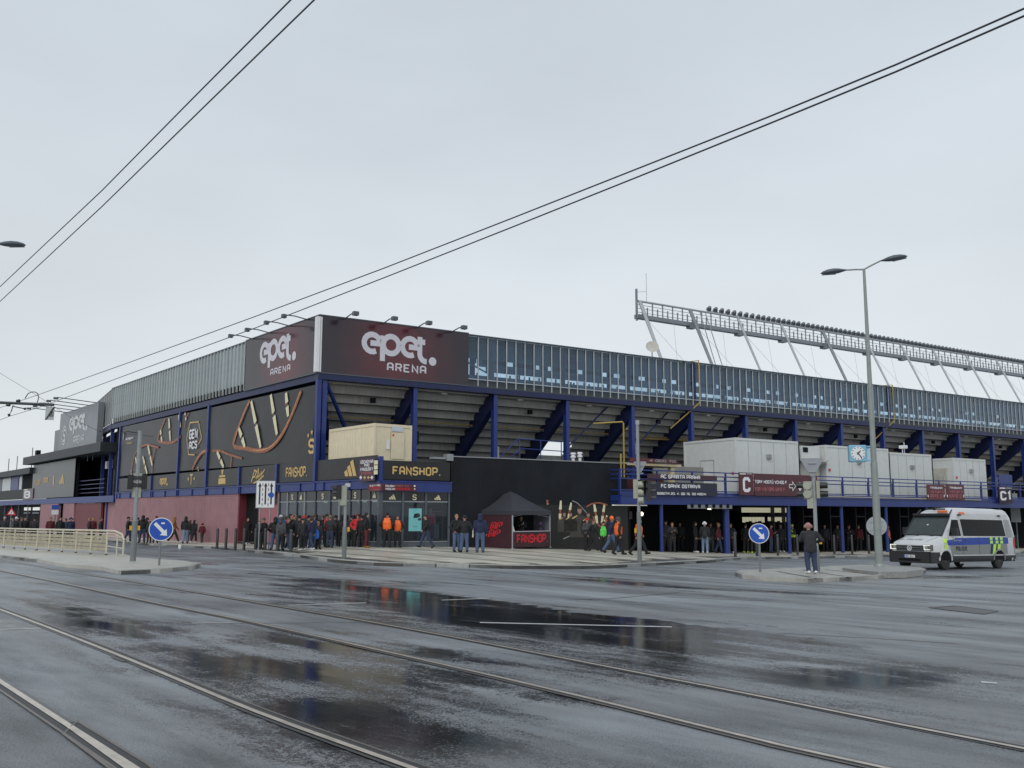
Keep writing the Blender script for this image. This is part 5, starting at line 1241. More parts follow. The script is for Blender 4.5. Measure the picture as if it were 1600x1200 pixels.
# ================================================================== SIGN BOARDS
def board(name, lab, F, p0, p1, y, m, texts, cat='sign', th=0.05, group=None):
    (xa, za), (xb, zb_) = loc(F, *p0, y), loc(F, *p1, y)
    t_ = thing(name, lab, cat, F @ Vector(((xa + xb) / 2, y, zb_)), group=group)
    part('board', bx(F, (xa, y, zb_), (xb, y + th, za)), m, t_)
    for tx, q0, q1, mm_, kw in texts:
        (ua, va), (ub, vb) = loc(F, *q0, y), loc(F, *q1, y)
        if tx == '#bars': bars(F, y - 0.012, ua, ub, vb, va, mm_, t_)
        elif tx == '#box': shape(F, y - 0.008, [[(ua, vb), (ub, vb), (ub, va), (ua, va)]], mm_, t_, 'print')
        elif tx == '#dia': shape(F, y - 0.012, [[((ua + ub) / 2, va), (ub, (va + vb) / 2), ((ua + ub) / 2, vb), (ua, (va + vb) / 2)]], mm_, t_, 'print')
        elif tx == '#arrow': shape(F, y - 0.012, [[(q.x, q.y) for q in p_] for p_ in stroke([(ua, (va * .68 + vb * .32)), ((ua + ub) / 2, va * .68 + vb * .32), ((ua + ub) / 2, va), (ub, (va + vb) / 2), ((ua + ub) / 2, vb), ((ua + ub) / 2, va * .32 + vb * .68), (ua, va * .32 + vb * .68), (ua, va * .68 + vb * .32)], 0.05)], mm_, t_, 'arrow')
        else: text_part(tx, F, ua, ub, vb, va, y - 0.012, mm_, t_, **({'w': 1.5} | kw))
    return t_
Zr = lambda x, y: (940 + x / 4.6156, 640 + y / 4.6156)
Zs = lambda x, y: (480 + x / 5.4536, 660 + y / 5.4536)
M_NAVY = mat('dark_navy_board', (0.010, 0.012, 0.03), 0.3, var=0.2); M_PURP = mat('dark_purple_board', (0.05, 0.012, 0.03), 0.3, var=0.2)
M_REDW = mat('faded_red_print', (0.42, 0.12, 0.13), 0.5)
board('match_board', 'upper dark red match board with the home team name, on the blue terrace railing', GR, Zr(330, 462), Zr(833, 510), -1.25, M_PURP, [('AC SPARTA PRAHA', Zr(425, 467), Zr(710, 504), M_WHITE, {})], group='match boards')
board('match_board', 'lower dark match board with the visiting team and the date, on the blue terrace railing', GR, Zr(318, 519), Zr(835, 624), -1.25, M_NAVY, [('FC BANÍK OSTRAVA', Zr(427, 536), Zr(710, 570), M_WHITE, {}), ('SOBOTA 20. 4. OD 16. 00 HODIN', Zr(398, 595), Zr(752, 619), M_WHITE, {}), ('#box', Zr(320, 576), Zr(833, 580), M_DBLUE, {})], group='match boards')
bC = board('gate_sign', 'red sign with a big white letter C, at the left end of the maroon board', GR, Zr(990, 452), Zr(1098, 618), -1.36, mat('sign_red', (0.085, 0.012, 0.022), 0.35), [('C', Zr(1016, 486), Zr(1074, 596), M_WHITE, {'w': 1.6}), ('#box', Zr(996, 459), Zr(1040, 468), M_WHITE, {}), ('#box', Zr(1048, 458), Zr(1086, 468), M_DEV, {})])
board('direction_board', 'long maroon board pointing visitors to gate F with an arrow, right of the letter C', GR, Zr(1100, 460), Zr(1560, 628), -1.22, mat('direction_maroon', (0.075, 0.012, 0.022), 0.3, var=0.3),
      [('TORY HOSTŮ VCHOD F', Zr(1103, 507), Zr(1336, 538), M_WHITE, {}), ('FOR VISITORS GATE F', Zr(1106, 559), Zr(1322, 590), M_REDW, {}), ('#arrow', Zr(1352, 520), Zr(1400, 585), M_WHITE, {}), ('#dia', Zr(1408, 520), Zr(1450, 590), M_WHITE, {}), ('#dia', Zr(1450, 530), Zr(1490, 580), M_WHITE, {})])
Zt = lambda x, y: (1340 + x / 4.446, 640 + y / 4.446)
def banner_small(lab, x0_, x1_):
    return board('railing_banner', lab, GR, Zt(x0_, 520), Zt(x1_, 628), -1.2, M_MAROON, [('TRIBUNA', Zt(x0_ + 22, 535), Zt(x1_ - 22, 552), M_WHITE, {}), ('VSTUP C', Zt(x0_ + 22, 562), Zt(x1_ - 12, 580), M_REDW, {}), ('GATE C', Zt(x0_ + 22, 588), Zt(x1_ - 22, 612), M_REDW, {}), ('#dia', Zt(x0_ + 4, 588), Zt(x0_ + 14, 612), M_WHITE, {}), ('#dia', Zt(x1_ - 14, 588), Zt(x1_ - 4, 612), M_WHITE, {})], group='small maroon banners')
banner_small('left one of the two small maroon banners on the railing above the police van', 480, 610); banner_small('right one of the two small maroon banners on the railing above the police van', 614, 745)
board('gate_sign', 'dark sign reading C1 on the blue railing at the right edge', GR, Zt(980, 534), Zt(1078, 652), -1.3, mat('sign_c1', (0.03, 0.012, 0.03)), [('C1', Zt(988, 565), Zt(1072, 632), M_WHITE, {'w': 1.7}), ('#box', Zt(986, 541), Zt(1026, 550), M_WHITE, {}), ('#box', Zt(1032, 541), Zt(1070, 550), M_DEV, {})])
ub = board('blue_hoarding', 'plain blue panel standing on the terrace above the C1 sign', GR, Zt(980, 450), Zt(1078, 532), -0.6, M_BLUE, [], cat='panel')
board('shop_sign', 'long black fan shop sign with gold letters above the shop corner window', GR, Zs(650, 322), Zs(1216, 498), -0.16, mat('shop_sign_black', (0.010, 0.010, 0.012), 0.3), [('FANSHOP.', Zs(727, 372), Zs(1138, 458), M_GOLD, {'w': 1.35, 'gap': 2.2})])
Fs = GL
(xa, za) = loc(GL, *Zs(442, 312), -0.3)
board('notice_board', 'dark red notice board for storing pushchairs, fixed beside the corner of the shop', GL, Zs(442, 312), Zs(572, 497), -0.35, M_PURP, [('ÚSCHOVNA', Zs(455, 325), Zs(565, 345), M_WHITE, {}), ('PRO', Zs(488, 354), Zs(530, 376), M_WHITE, {}), ('FANOUŠKY', Zs(455, 388), Zs(562, 410), M_WHITE, {}), ('STADIONU', Zs(462, 424), Zs(552, 442), M_REDW, {}), ('#dia', Zs(446, 452), Zs(470, 486), M_WHITE, {}), ('#dia', Zs(540, 452), Zs(566, 486), M_WHITE, {}), ('#dia', Zs(480, 456), Zs(502, 484), M_GOLD, {}), ('#dia', Zs(512, 456), Zs(534, 484), M_GOLD, {})])
for k in range(3): part('bracket_plate', bx(GL, (loc(GL, *Zs(578, 340), -0.3)[0], -0.36, loc(GL, *Zs(578, 360 + 42 * k), -0.3)[1]), (loc(GL, *Zs(603, 340), -0.3)[0], -0.3, loc(GL, *Zs(578, 325 + 42 * k), -0.3)[1])), M_CREAM, [o for o in COL.objects if o.name.startswith('notice_board')][0])
board('ticket_sign', 'short maroon ticket sign on the blue beam, left of the shop corner', GL, Zs(518, 526), Zs(632, 584), -0.22, M_MAROON, [('SLEVY PRO', Zs(535, 532), Zs(625, 544), M_WHITE, {}), ('FANOUSKY', Zs(535, 549), Zs(625, 561), M_RED, {}), ('FANS', Zs(545, 567), Zs(618, 577), M_REDW, {})], group='ticket signs on the blue beam')
board('ticket_sign', 'long maroon ticket sign on the blue beam, right of the shop corner', GR, Zs(634, 526), Zs(930, 586), -0.26, M_MAROON, [('POKLADNY/', Zs(666, 532), Zs(752, 552), M_WHITE, {}), ('TICKETS 1,2,3,4', Zs(756, 532), Zs(868, 552), M_REDW, {}), ('PRODEJNA/', Zs(666, 558), Zs(752, 577), M_WHITE, {}), ('MERCHANDISE', Zs(756, 558), Zs(875, 577), M_RED, {}), ('#dia', Zs(905, 532), Zs(925, 552), M_WHITE, {}), ('#dia', Zs(907, 558), Zs(923, 577), M_CREAM, {})], group='ticket signs on the blue beam')
Z7 = lambda x, y: (x / 7.5, 680 + y / 7.5)
board('gate_sign', 'dark sign with white letter B on the parapet of the far left building', FL, Z7(275, 632), Z7(380, 752), -0.3, M_PURP, [('B', Z7(288, 655), Z7(355, 738), M_WHITE, {'w': 1.6}), ('#box', Z7(282, 636), Z7(324, 644), M_WHITE, {})])
# --- shop window: advertising screen, mannequin
scn = board('advert_screen', 'turquoise advertising screen with a cap held in a hand, inside the shop window', GR, Zs(870, 733), Zs(973, 926), 0.35, M_TEAL, [], cat='screen')
(xa, za) = loc(GR, *Zs(905, 772), 0.34); (xb, zb_) = loc(GR, *Zs(962, 815), 0.34)
shape(GR, 0.335, [[(xa, zb_), (xa + 0.05, za - 0.05), (xb - 0.1, za), (xb, za - 0.08), (xb, zb_ + 0.08), (xb - 0.12, zb_ + 0.02)]], mat('screen_black', (0.01, 0.02, 0.03)), scn, 'picture')
(xc, zc) = loc(GR, *Zs(940, 820), 0.34); shape(GR, 0.336, [[(xc, zc), (xc + 0.2, zc + 0.06), (xc + 0.22, zc - 0.08), (xc + 0.05, zc - 0.12)]], mat('screen_grey', (0.4, 0.4, 0.4)), scn, 'picture')
text_part('ACS', GR, loc(GR, *Zs(903, 890), 0.34)[0], loc(GR, *Zs(938, 890), 0.34)[0], loc(GR, *Zs(903, 893), 0.34)[1], loc(GR, *Zs(903, 884), 0.34)[1], 0.336, mat('screen_grey', (0.3, 0.3, 0.3)), scn)
sh = thing('display_shelf', 'pale framed display shelf behind the right shop window', 'shelf', GR @ Vector((3.0, 1.0, -1.68)))
mb = MB(GR)
for x in (2.75, 3.9): mb.box((x, 0.5, -1.68), (x + 0.05, 0.55, 0.55))
for z in (-1.35, -0.5, 0.1, 0.5): mb.box((2.75, 0.5, z), (3.95, 0.7, z + 0.04))
part('rack', mb, M_GALV, sh); part('poster', bx(GR, (3.2, 0.6, -1.3), (3.75, 0.65, -0.55)), mat('poster_grey', (0.3, 0.32, 0.32)), sh)

# ================================================================== TENT
Z8 = lambda x, y: (740 + x / 8.569, 740 + y / 8.569)
fx = loc(GR, *Z8(540, 1005), -3.0)
# tent frame parallel to the black wall
tA = ground(758, 859.5, KERB); tB = ground(*Z8(520, 1008), KERB); tC = ground(*Z8(1108, 1012), KERB)
ex = (tC - tB); ex.z = 0; LX_ = ex.length; ex.normalize(); ey = Vector((-ex.y, ex.x, 0)); DT = 3.0
TG = gz(tB.x, tB.y) + KERB
LX_ = min(max(LX_, 2.6), 3.2)
FT = frame(Vector((tB.x, tB.y, TG)), ex, ey)
tent = thing('market_tent', 'black folding tent of the fan shop with maroon side and open counter front', 'tent', None, M=FT)
M_TENT = mat('tent_fabric_dark', (0.035, 0.037, 0.046), 0.6, var=0.15, scale=2); M_TENTM = mat('tent_wall_maroon', (0.045, 0.012, 0.018), 0.6, var=0.25, scale=1.5, bump=0.3, bscale=4); M_TENTG = mat('tent_inner_grey', (0.16, 0.165, 0.2), 0.7, var=0.2)
EH, AP = 1.98, 3.05; o_ = 0.06
mb = MB(); cx_, cy_ = LX_ / 2, DT / 2
# roof of four panels with a slight hollow
ring0 = []; 
for i in range(24):
    t_ = i / 24 * 4; k = int(t_); f_ = t_ - k
    cs = [(-o_, -o_), (LX_ + o_, -o_), (LX_ + o_, DT + o_), (-o_, DT + o_)]
    a, b_ = cs[k], cs[(k + 1) % 4]; ring0.append((a[0] + (b_[0] - a[0]) * f_, a[1] + (b_[1] - a[1]) * f_))
vs = []
for r_, zz in ((1, EH - 0.22), (1, EH), (0.72, EH + 0.24), (0.42, EH + 0.58), (0.16, EH + 0.92), (0.0, AP)):
    for (x, y) in ring0: vs.append((cx_ + (x - cx_) * r_, cy_ + (y - cy_) * r_, zz))
fs = [(j * 24 + i, j * 24 + (i + 1) % 24, (j + 1) * 24 + (i + 1) % 24, (j + 1) * 24 + i) for j in range(5) for i in range(24)]
mb.add(vs, fs); lpart('tent_roof', mb, M_TENT, tent, smooth=True, fix=False)
for (x, y) in ((0, 0), (LX_, 0), (LX_, DT), (0, DT)):
    lpart('leg', MB().box((x - 0.025, y - 0.025, 0), (x + 0.025, y + 0.025, EH - 0.05)).box((x - 0.09, y - 0.09, 0), (x + 0.09, y + 0.09, 0.02)), mat('tent_aluminium', (0.5, 0.51, 0.53), 0.35, 0.4), tent)
sw = lpart('side_wall', MB().box((-0.035, 0.03, 0.03), (-0.02, DT, EH - 0.1)), M_TENTM, tent)
lpart('side_wall', MB().box((LX_ + 0.02, 0.03, 0.03), (LX_ + 0.035, DT, EH - 0.1)), M_TENTG, tent)
lpart('back_wall', MB().box((0, DT - 0.02, 0.03), (LX_, DT, EH - 0.1)), M_DARK, tent)
fw = lpart('counter_front', MB().box((0.03, -0.05, 0.06), (LX_ - 0.03, -0.03, 0.86)), M_TENTM, tent)
lpart('counter_bar', MB().box((0.0, -0.06, 0.87), (LX_, 0.45, 0.91)), mat('pale_counter', (0.4, 0.4, 0.43)), tent)
for a in (0.35, LX_ - 0.35): lpart('roof_lamp', MB().box((a, 0.5, EH - 0.25), (a + 0.1, 0.6, EH - 0.17)), M_WHITE, tent)
lpart('scissor_bar', MB().path([(0.02, 0.0, EH - 0.3), (LX_ / 2, 0.02, EH - 0.12), (LX_, 0, EH - 0.35)], 0.015), M_GALV, tent)
WT = WM[tent.name]
text_part('FANSHOP.', WT, 0.28, LX_ - 0.25, 0.28, 0.74, -0.06, M_RED, fw, w=1.45, gap=1.9)
WTS = WT @ Matrix.Translation((-0.045, 0, 0)) @ Matrix(((0, 1, 0, 0), (-1, 0, 0, 0), (0, 0, 1, 0), (0, 0, 0, 1)))   # local x runs from the back to the front edge
WTS = WT @ frame(Vector((-0.045, DT, 0)), Vector((0, -1, 0)), Vector((1, 0, 0)))
qs = []
for l in ([(0, 0), (0, 1.6), (0.25, 2), (0.65, 2), (0.8, 1.6), (0.8, 0)], [(0.4, 0.2), (0.4, 1.4)], [(1.1, 0), (1.1, 1.6), (1.35, 2), (1.8, 2), (1.9, 1.6), (1.9, 1.0)], [(1.5, 0.6), (1.5, 1.5)], [(0, 0), (0.3, -0.1)]):
    for off in ((0, 2.4), (0, 0)): qs += [[((p.x + off[0] + 0.16 * (p.y + off[1])), p.y + off[1]) for p in q] for q in stroke(l, 0.24)]
tx_ = [[(1.35 + p[0] * 0.38, 0.62 + p[1] * 0.17) for p in q] for q in qs]
shape(WTS, 0.0, tx_, M_RED, sw, 'emblem')
for lab, x, y in (('pale plastic bag standing on the tent counter', 0.12, 0.1),):
    tag(part('paper_bag', MB(WT).add([(x - .08, y - .06, .91), (x + .12, y - .06, .91), (x + .12, y + .06, .91), (x - .08, y + .06, .91), (x - .03, y - .02, 1.2), (x + .04, y - .02, 1.22), (x + .04, y + .03, 1.2), (x - .03, y + .03, 1.2)], [(0, 1, 5, 4), (1, 2, 6, 5), (2, 3, 7, 6), (3, 0, 4, 7), (4, 5, 6, 7), (0, 3, 2, 1)]), M_WHITE, None, org=WT @ Vector((x, y, .91))), lab, 'bag')

# ================================================================== BOLLARDS
M_BOL = mat('bollard_dark_grey', (0.035, 0.037, 0.04), 0.4, var=0.15)
def bollard(p, lab, grp, h=1.02):
    t_ = thing('bollard', lab, 'bollard', p, 0, grp)
    lpart('post', MB().lathe([(0.075, -0.05), (0.075, h - 0.03), (0.06, h)], 12), M_BOL, t_, smooth=True); lpart('groove', MB().lathe([(0.078, h - 0.14), (0.078, h - 0.12)], 12), M_DARK, t_)
    return t_
ordn = ['first', 'second', 'third', 'fourth', 'fifth', 'sixth', 'seventh', 'eighth']
for i, (x, y) in enumerate(((339, 856.3), (352.6, 857), (367.5, 857.8), (381, 858.6), (399, 859), (414, 860), (433, 861.7), (454, 863.5))):
    bollard(ground(x, y, KERB), ['first dark bollard from the left in front of the pink brick wall, at the kerb', 'second dark bollard from the left, before the pink brick wall', 'third dark bollard from the left, before the end of the brick wall', 'dark bollard in front of the maroon doorway recess',
       'dark bollard at the left post of the lane arrow board', 'dark bollard behind the right post of the lane arrow board', 'dark bollard in front of the left end of the queue', 'dark bollard farthest right of the left row, in the middle of the queue'][i], 'bollards left of the shop', 1.05)
rb_lab = ['dark bollard right of the white capped visitor, left of the blue arrow sign', 'dark bollard hidden behind the post of the right blue arrow sign', 'dark bollard just right of the right blue arrow sign', 'dark bollard left of the man standing on the island', 'dark bollard right of the man on the island', 'dark bollard left of the round sign back and lamp post', 'dark bollard behind the round grey sign back']
for i, (x, y) in enumerate(((1149, 869.6), (1183, 869.6), (1215.6, 868.4), (1246.4, 867.3), (1304, 866.5), (1331.8, 865.4), (1358, 864.8))):
    bollard(ground(x, y, KERB), rb_lab[i], 'bollards before the terrace', 1.28)

# ================================================================== TRAFFIC LIGHTS AND SIGNS
M_POLE = mat('grey_pole_paint', (0.17, 0.185, 0.185), 0.45, var=0.15, scale=3); M_HEAD = mat('signal_head_cream', (0.33, 0.34, 0.27), 0.45, var=0.1); M_HBLK = mat('signal_hood_black', (0.015, 0.015, 0.015), 0.4)
M_BTN = mat('yellow_button_box', (0.65, 0.36, 0.02), 0.4)
def fwd(p): d = Vector((p.x, p.y, 0)).normalized(); return d
def facing(p, ang=0.0):
    """frame at p whose x runs right and y away as seen from the road, turned by ang"""
    d = fwd(p); y = Matrix.Rotation(ang, 3, 'Z') @ d; x = Vector((y.y, -y.x, 0)); return frame(p, x, y)
def zat(p, py):  # height over p of a photo row
    px = 800 + FPX * p.x / p.y
    return ray(px, py).z * p.y - p.z
def signal_head(t_, x, z, ang, n_=3, dia=0.21, y=0.0, back=False, hood=True):
    T = Matrix.Translation((x, y, z)) @ Matrix.Rotation(ang, 4, 'Z')
    h = n_ * 0.29
    mb = MB(T).box((-0.15, -0.10, -h), (0.15, 0.10, 0)); o = lpart('signal_head', mb, M_HEAD if back else M_HBLK, t_)
    for k in range(n_):
        zc = -0.145 - 0.29 * k; vs = []; fs = []
        for i in range(9):
            a = pi * (i / 8) * 1.25 - pi * 0.125
            for yy in (-0.10, -0.32 if 0 < i < 8 else -0.2): vs.append((0.115 * cos(a), yy, zc + 0.115 * sin(a)))
        fs = [(2 * i, 2 * i + 1, 2 * i + 3, 2 * i + 2) for i in range(8)]
        lpart('hood', MB(T).add(vs, fs), M_HBLK, t_, smooth=True, fix=False)
        lpart('lens', MB(T).disc((0, zc), 0.1, -0.115, -0.1, 14), mat('dark_lens', (0.02, 0.02, 0.022), 0.15), t_)
def pole(t_, z1, r0=0.075, r1=0.06, zsw=None, lean=0):
    lpart('pole', MB().tube((0, 0, -0.1), (0, 0, zsw or z1), r0, n=12), M_POLE, t_, smooth=True)
    if zsw: lpart('pole_top', MB().tube((0, 0, zsw), (0, 0, z1), r1, n=12), mat('grey_pole_light', (0.26, 0.28, 0.29), 0.4), t_, smooth=True)
def button(t_, z, sides=(-1, 1)):
    for s in sides: lpart('button_box', MB().box((s * 0.15 - 0.045, -0.05, z - 0.09), (s * 0.15 + 0.045, 0.05, z + 0.09)), M_BTN, t_)
# left: on the tram platform
p = ground(207.5, 877, KERB); t_ = thing('traffic_light', 'tall grey traffic light pole with yellow button boxes on the tram platform', 'traffic light', None, M=facing(p))
hz = zat(p, 673); pole(t_, hz, 0.115, 0.085, zat(p, 814)); zh = zat(p, 742)
for s in (-1, 1): signal_head(t_, s * 0.26, zh, s * radians(-88), 2)
lpart('signal_head', MB().box((-0.16, -0.06, zh - 0.9), (0.16, 0.12, zh + 0.06)), M_HEAD, t_)
button(t_, zat(p, 825)); lpart('side_arm', MB().path([(0, 0, hz - 0.1), (-0.5, 0, hz - 0.05), (-0.62, 0.0, hz - 0.1)], 0.02), M_HBLK, t_)
# middle: at the forecourt edge
p = ground(537.5, 871, KERB); t_ = thing('traffic_light', 'small traffic light pole seen from behind in front of the shop doors', 'traffic light', None, M=facing(p))
zt_ = zat(p, 757); pole(t_, zt_, 0.095, 0.06, zat(p, 823)); signal_head(t_, -0.28, zt_ - 0.02, radians(-88), 2); lpart('signal_head', MB().box((-0.22, -0.1, zt_ - 0.85), (0.04, 0.1, zt_ - 0.05)), M_HEAD, t_); button(t_, zat(p, 827), (1,))
lpart('cap', MB().box((-0.02, -0.1, zt_ - 0.1), (0.18, 0.1, zt_ + 0.05)), mat('pale_cap', (0.5, 0.5, 0.48)), t_)
# third: right of the tent
p = ground(999.5, 877, KERB); t_ = thing('traffic_light', 'tall traffic light pole with the back of a triangular sign before the terrace', 'traffic light', None, M=facing(p))
pole(t_, zat(p, 658), 0.095, 0.07, zat(p, 800)); zs_ = zat(p, 750)
lpart('signal_head', MB().box((-0.22, -0.12, zs_ - 0.78), (-0.02, 0.1, zs_ + 0.02)), M_HEAD, t_); signal_head(t_, 0.12, zs_, radians(35), 2)
signal_head(t_, 0.42, zs_ - 0.02, radians(88), 3)
for k in range(3): lpart('signal_bulge', MB().tube((0.0, -0.1, zs_ - 0.2 - 0.33 * k), (0.22, -0.14, zs_ - 0.2 - 0.33 * k), 0.15, n=10), M_HEAD, t_, smooth=True)
def yield_back(t_, zt_, s, x=0.0, y=0.09):
    poly = [(x - s / 2 + .03, zt_), (x + s / 2 - .03, zt_), (x + s / 2, zt_ - 0.05), (x + 0.05, zt_ - s * 0.84), (x - 0.05, zt_ - s * 0.84), (x - s / 2, zt_ - 0.05)]
    o = lpart('sign_plate', MB().prism(poly, y, y + 0.03), mat('sign_back_grey', (0.27, 0.29, 0.31), 0.45, 0.2), t_)
    for z in (zt_ - 0.18, zt_ - 0.5): lpart('sign_clamp', MB().box((x - 0.14, y - 0.05, z - 0.02), (x + 0.14, y, z + 0.02)), M_GALV, t_)
yield_back(t_, zat(p, 721), 0.55, 0.08); button(t_, zat(p, 829), (-1,))
lpart('top_bracket', MB().box((-0.08, -0.08, zat(p, 664)), (0.08, 0.08, zat(p, 657))), M_GALV, t_)
# fourth: on the island behind the man
p = ground(1277.5, 893, KERB); t_ = thing('traffic_light', 'traffic light pole on the island with a large triangular sign back, beside the standing man', 'traffic light', None, M=facing(p))
pole(t_, zat(p, 718), 0.10, 0.07, zat(p, 860)); yield_back(t_, zat(p, 716), 0.80, -0.04, -0.10); zs_ = zat(p, 752)
for k in range(2): lpart('signal_bulge', MB().tube((-0.24, -0.12, zs_ - 0.16 - 0.31 * k), (-0.24, 0.2, zs_ - 0.16 - 0.31 * k), 0.15, n=10), M_HEAD, t_, smooth=True)
lpart('signal_head', MB().box((-0.36, -0.02, zs_ - 0.65), (-0.02, 0.14, zs_)), M_HEAD, t_); lpart('signal_head', MB().box((-0.26, -0.05, zs_ - 0.98), (-0.04, 0.12, zs_ - 0.6)), M_HEAD, t_)
lpart('signal_head', MB().box((0.08, -0.08, zs_ - 0.62), (0.2, 0.14, zs_ + 0.02)), M_HEAD, t_)
for k in range(2):
    lpart('hood', MB().tube((0.2, 0.0, zs_ - 0.15 - 0.31 * k), (0.48, 0, zs_ - 0.15 - 0.31 * k), 0.12, 0.11, 10), M_HBLK, t_, smooth=True); lpart('hood', MB().tube((-0.38, 0.02, zs_ - 0.15 - 0.31 * k), (-0.62, 0.02, zs_ - 0.15 - 0.31 * k), 0.11, 0.1, 10), M_HBLK, t_, smooth=True)
button(t_, zat(p, 846), (1,))

M_SBL = mat('sign_blue', (0.012, 0.075, 0.42), 0.3, var=0.04); M_SWH = mat('sign_white', (0.72, 0.73, 0.73), 0.35, var=0.03)
def arrow_sign(px, py, cy_, r_px, lab, rx=1.0):
    p = ground(px, py, KERB); r = r_px * p.y / FPX; F = facing(p); t_ = thing('arrow_sign', lab, 'road sign', None, 0, 'round blue arrow signs', M=F); zc = zat(p, cy_)
    lpart('pole', MB().tube((0, 0.03, -0.05), (0, 0.03, zc + r * 0.8), 0.038, n=10), M_POLE, t_, smooth=True)
    sp = lpart('sign_plate', MB().disc((0, zc), r, -0.03, -0.01, 36), M_SWH, t_); lpart('sign_face', MB().disc((0, zc), r * 0.93, -0.034, -0.03, 36), M_SBL, t_)
    k = r / 1.0
    P = [(-0.62, 0.42), (-0.42, 0.62), (0.30, -0.12), (0.46, 0.04), (0.52, -0.56), (-0.08, -0.50), (0.10, -0.32)]
    a_ = lpart('arrow', MB().add([(x * k, -0.037, zc + z * k) for x, z in P], [tuple(range(len(P)))]), M_SWH, t_, fix=False)
    lpart('sticker', MB().box((0.0, -0.038, zc + 0.45 * r), (0.12, -0.036, zc + 0.58 * r)), M_SWH, t_)
    return t_
arrow_sign(248.5, 883.5, 827, 17.8, 'round blue sign with white diagonal arrow on the tram platform, left'); arrow_sign(1188, 894, 833.5, 15.3, 'round blue sign with white diagonal arrow on the island, right')
# lane board on two posts
pa = ground(404, 860, KERB); pb = ground(419, 859.5, KERB); F = facing((pa + pb) / 2, radians(-8)); t_ = thing('lane_board', 'white lane board with three black arrows and a small blue disc, on two posts', 'road sign', None, M=F)
pm = (pa + pb) / 2; z1_ = zat(pm, 752); z0_ = zat(pm, 793); hw = 0.43
for s in (-0.24, 0.24): lpart('post', MB().tube((s, 0.05, -0.05), (s, 0.05, z1_ - 0.05), 0.035, n=8), M_GALV, t_, smooth=True)
bd = lpart('sign_plate', MB().box((-hw, -0.02, z0_), (hw, 0.02, z1_)), M_SWH, t_)
lpart('sign_border', MB().box((-hw - 0.03, -0.01, z0_ - 0.03), (hw + 0.03, 0.015, z1_ + 0.03)), mat('sign_back_grey', (0.2, 0.2, 0.2)), t_)
mb = MB(); H_ = z1_ - z0_
for s in (-0.28, 0, 0.28): mb.box((s - 0.035, -0.03, z0_ + 0.12 * H_), (s + 0.035, -0.022, z0_ + 0.85 * H_)); mb.prism([(s - 0.08, z0_ + 0.80 * H_), (s + 0.08, z0_ + 0.80 * H_), (s, z0_ + 0.95 * H_)], -0.034, -0.031)
for s in (-0.14, 0.14):
    for q in range(5): mb.box((s - 0.014, -0.03, z0_ + (0.06 + 0.19 * q) * H_), (s + 0.014, -0.022, z0_ + (0.17 + 0.19 * q) * H_))
lpart('arrows', mb, M_HBLK, t_); lpart('disc', MB().disc((0.28, z0_ + 0.48 * H_), 0.13, -0.045, -0.036, 20), M_SBL, t_)
# round sign back behind the lamp post
p = ground(1372, 868, KERB); F = facing(p); t_ = thing('round_sign', 'back of a round grey road sign behind the tall lamp post', 'road sign', None, M=F); zc = zat(p, 822); r = 15 * p.y / FPX
lpart('pole', MB().tube((0, 0.05, -0.05), (0, 0.05, zc + r), 0.04, n=8), M_POLE, t_, smooth=True); lpart('sign_plate', MB().disc((0, zc), r, -0.02, 0.0, 30), mat('sign_back_pale', (0.33, 0.36, 0.37), 0.45, 0.1), t_)
for dz in (-0.45, 0.4): lpart('sign_clamp', MB().box((-r * 0.7, -0.05, zc + dz * r - 0.02), (r * 0.7, -0.02, zc + dz * r + 0.02)), M_GALV, t_)
# small triangular sign far left
p = ground(14.5, 842, 0.1); F = facing(p); t_ = thing('warning_sign', 'red and white triangular warning sign on a thin pole behind the left railing', 'road sign', None, M=F); zt_ = zat(p, 793); zb2 = zat(p, 805); w = 14 * p.y / FPX
lpart('pole', MB().tube((0, 0.03, -0.05), (0, 0.03, zb2), 0.04, n=8), M_POLE, t_, smooth=True); lpart('sign_plate', MB().prism([(-w / 2, zb2), (w / 2, zb2), (0, zt_)], -0.02, 0), M_RED, t_); lpart('sign_face', MB().prism([(-w * .3, zb2 + .12 * w), (w * .3, zb2 + .12 * w), (0, zt_ - .2 * w)], -0.03, -0.022), M_SWH, t_)
lpart('symbol', MB().prism([(-w * .04, zb2 + .2 * w), (w * .04, zb2 + .2 * w), (0.0, zt_ - .36 * w)], -0.036, -0.032), M_HBLK, t_)
# parking plates left
p = FL @ Vector((-56.6, -0.6, gz(-50, 98) + KERB)); F = facing(p); t_ = thing('parking_sign', 'small pale parking plates on a pole before the dark doorway far left', 'road sign', None, M=F)
lpart('pole', MB().tube((0, 0.03, 0), (0, 0.03, zat(p, 790)), 0.05, n=8), M_POLE, t_); lpart('sign_plate', MB().box((-0.35, -0.02, zat(p, 796)), (0.3, 0, zat(p, 789))), M_SBL, t_); lpart('sign_plate', MB().box((-0.35, -0.02, zat(p, 804)), (0.3, 0, zat(p, 797))), M_SWH, t_)
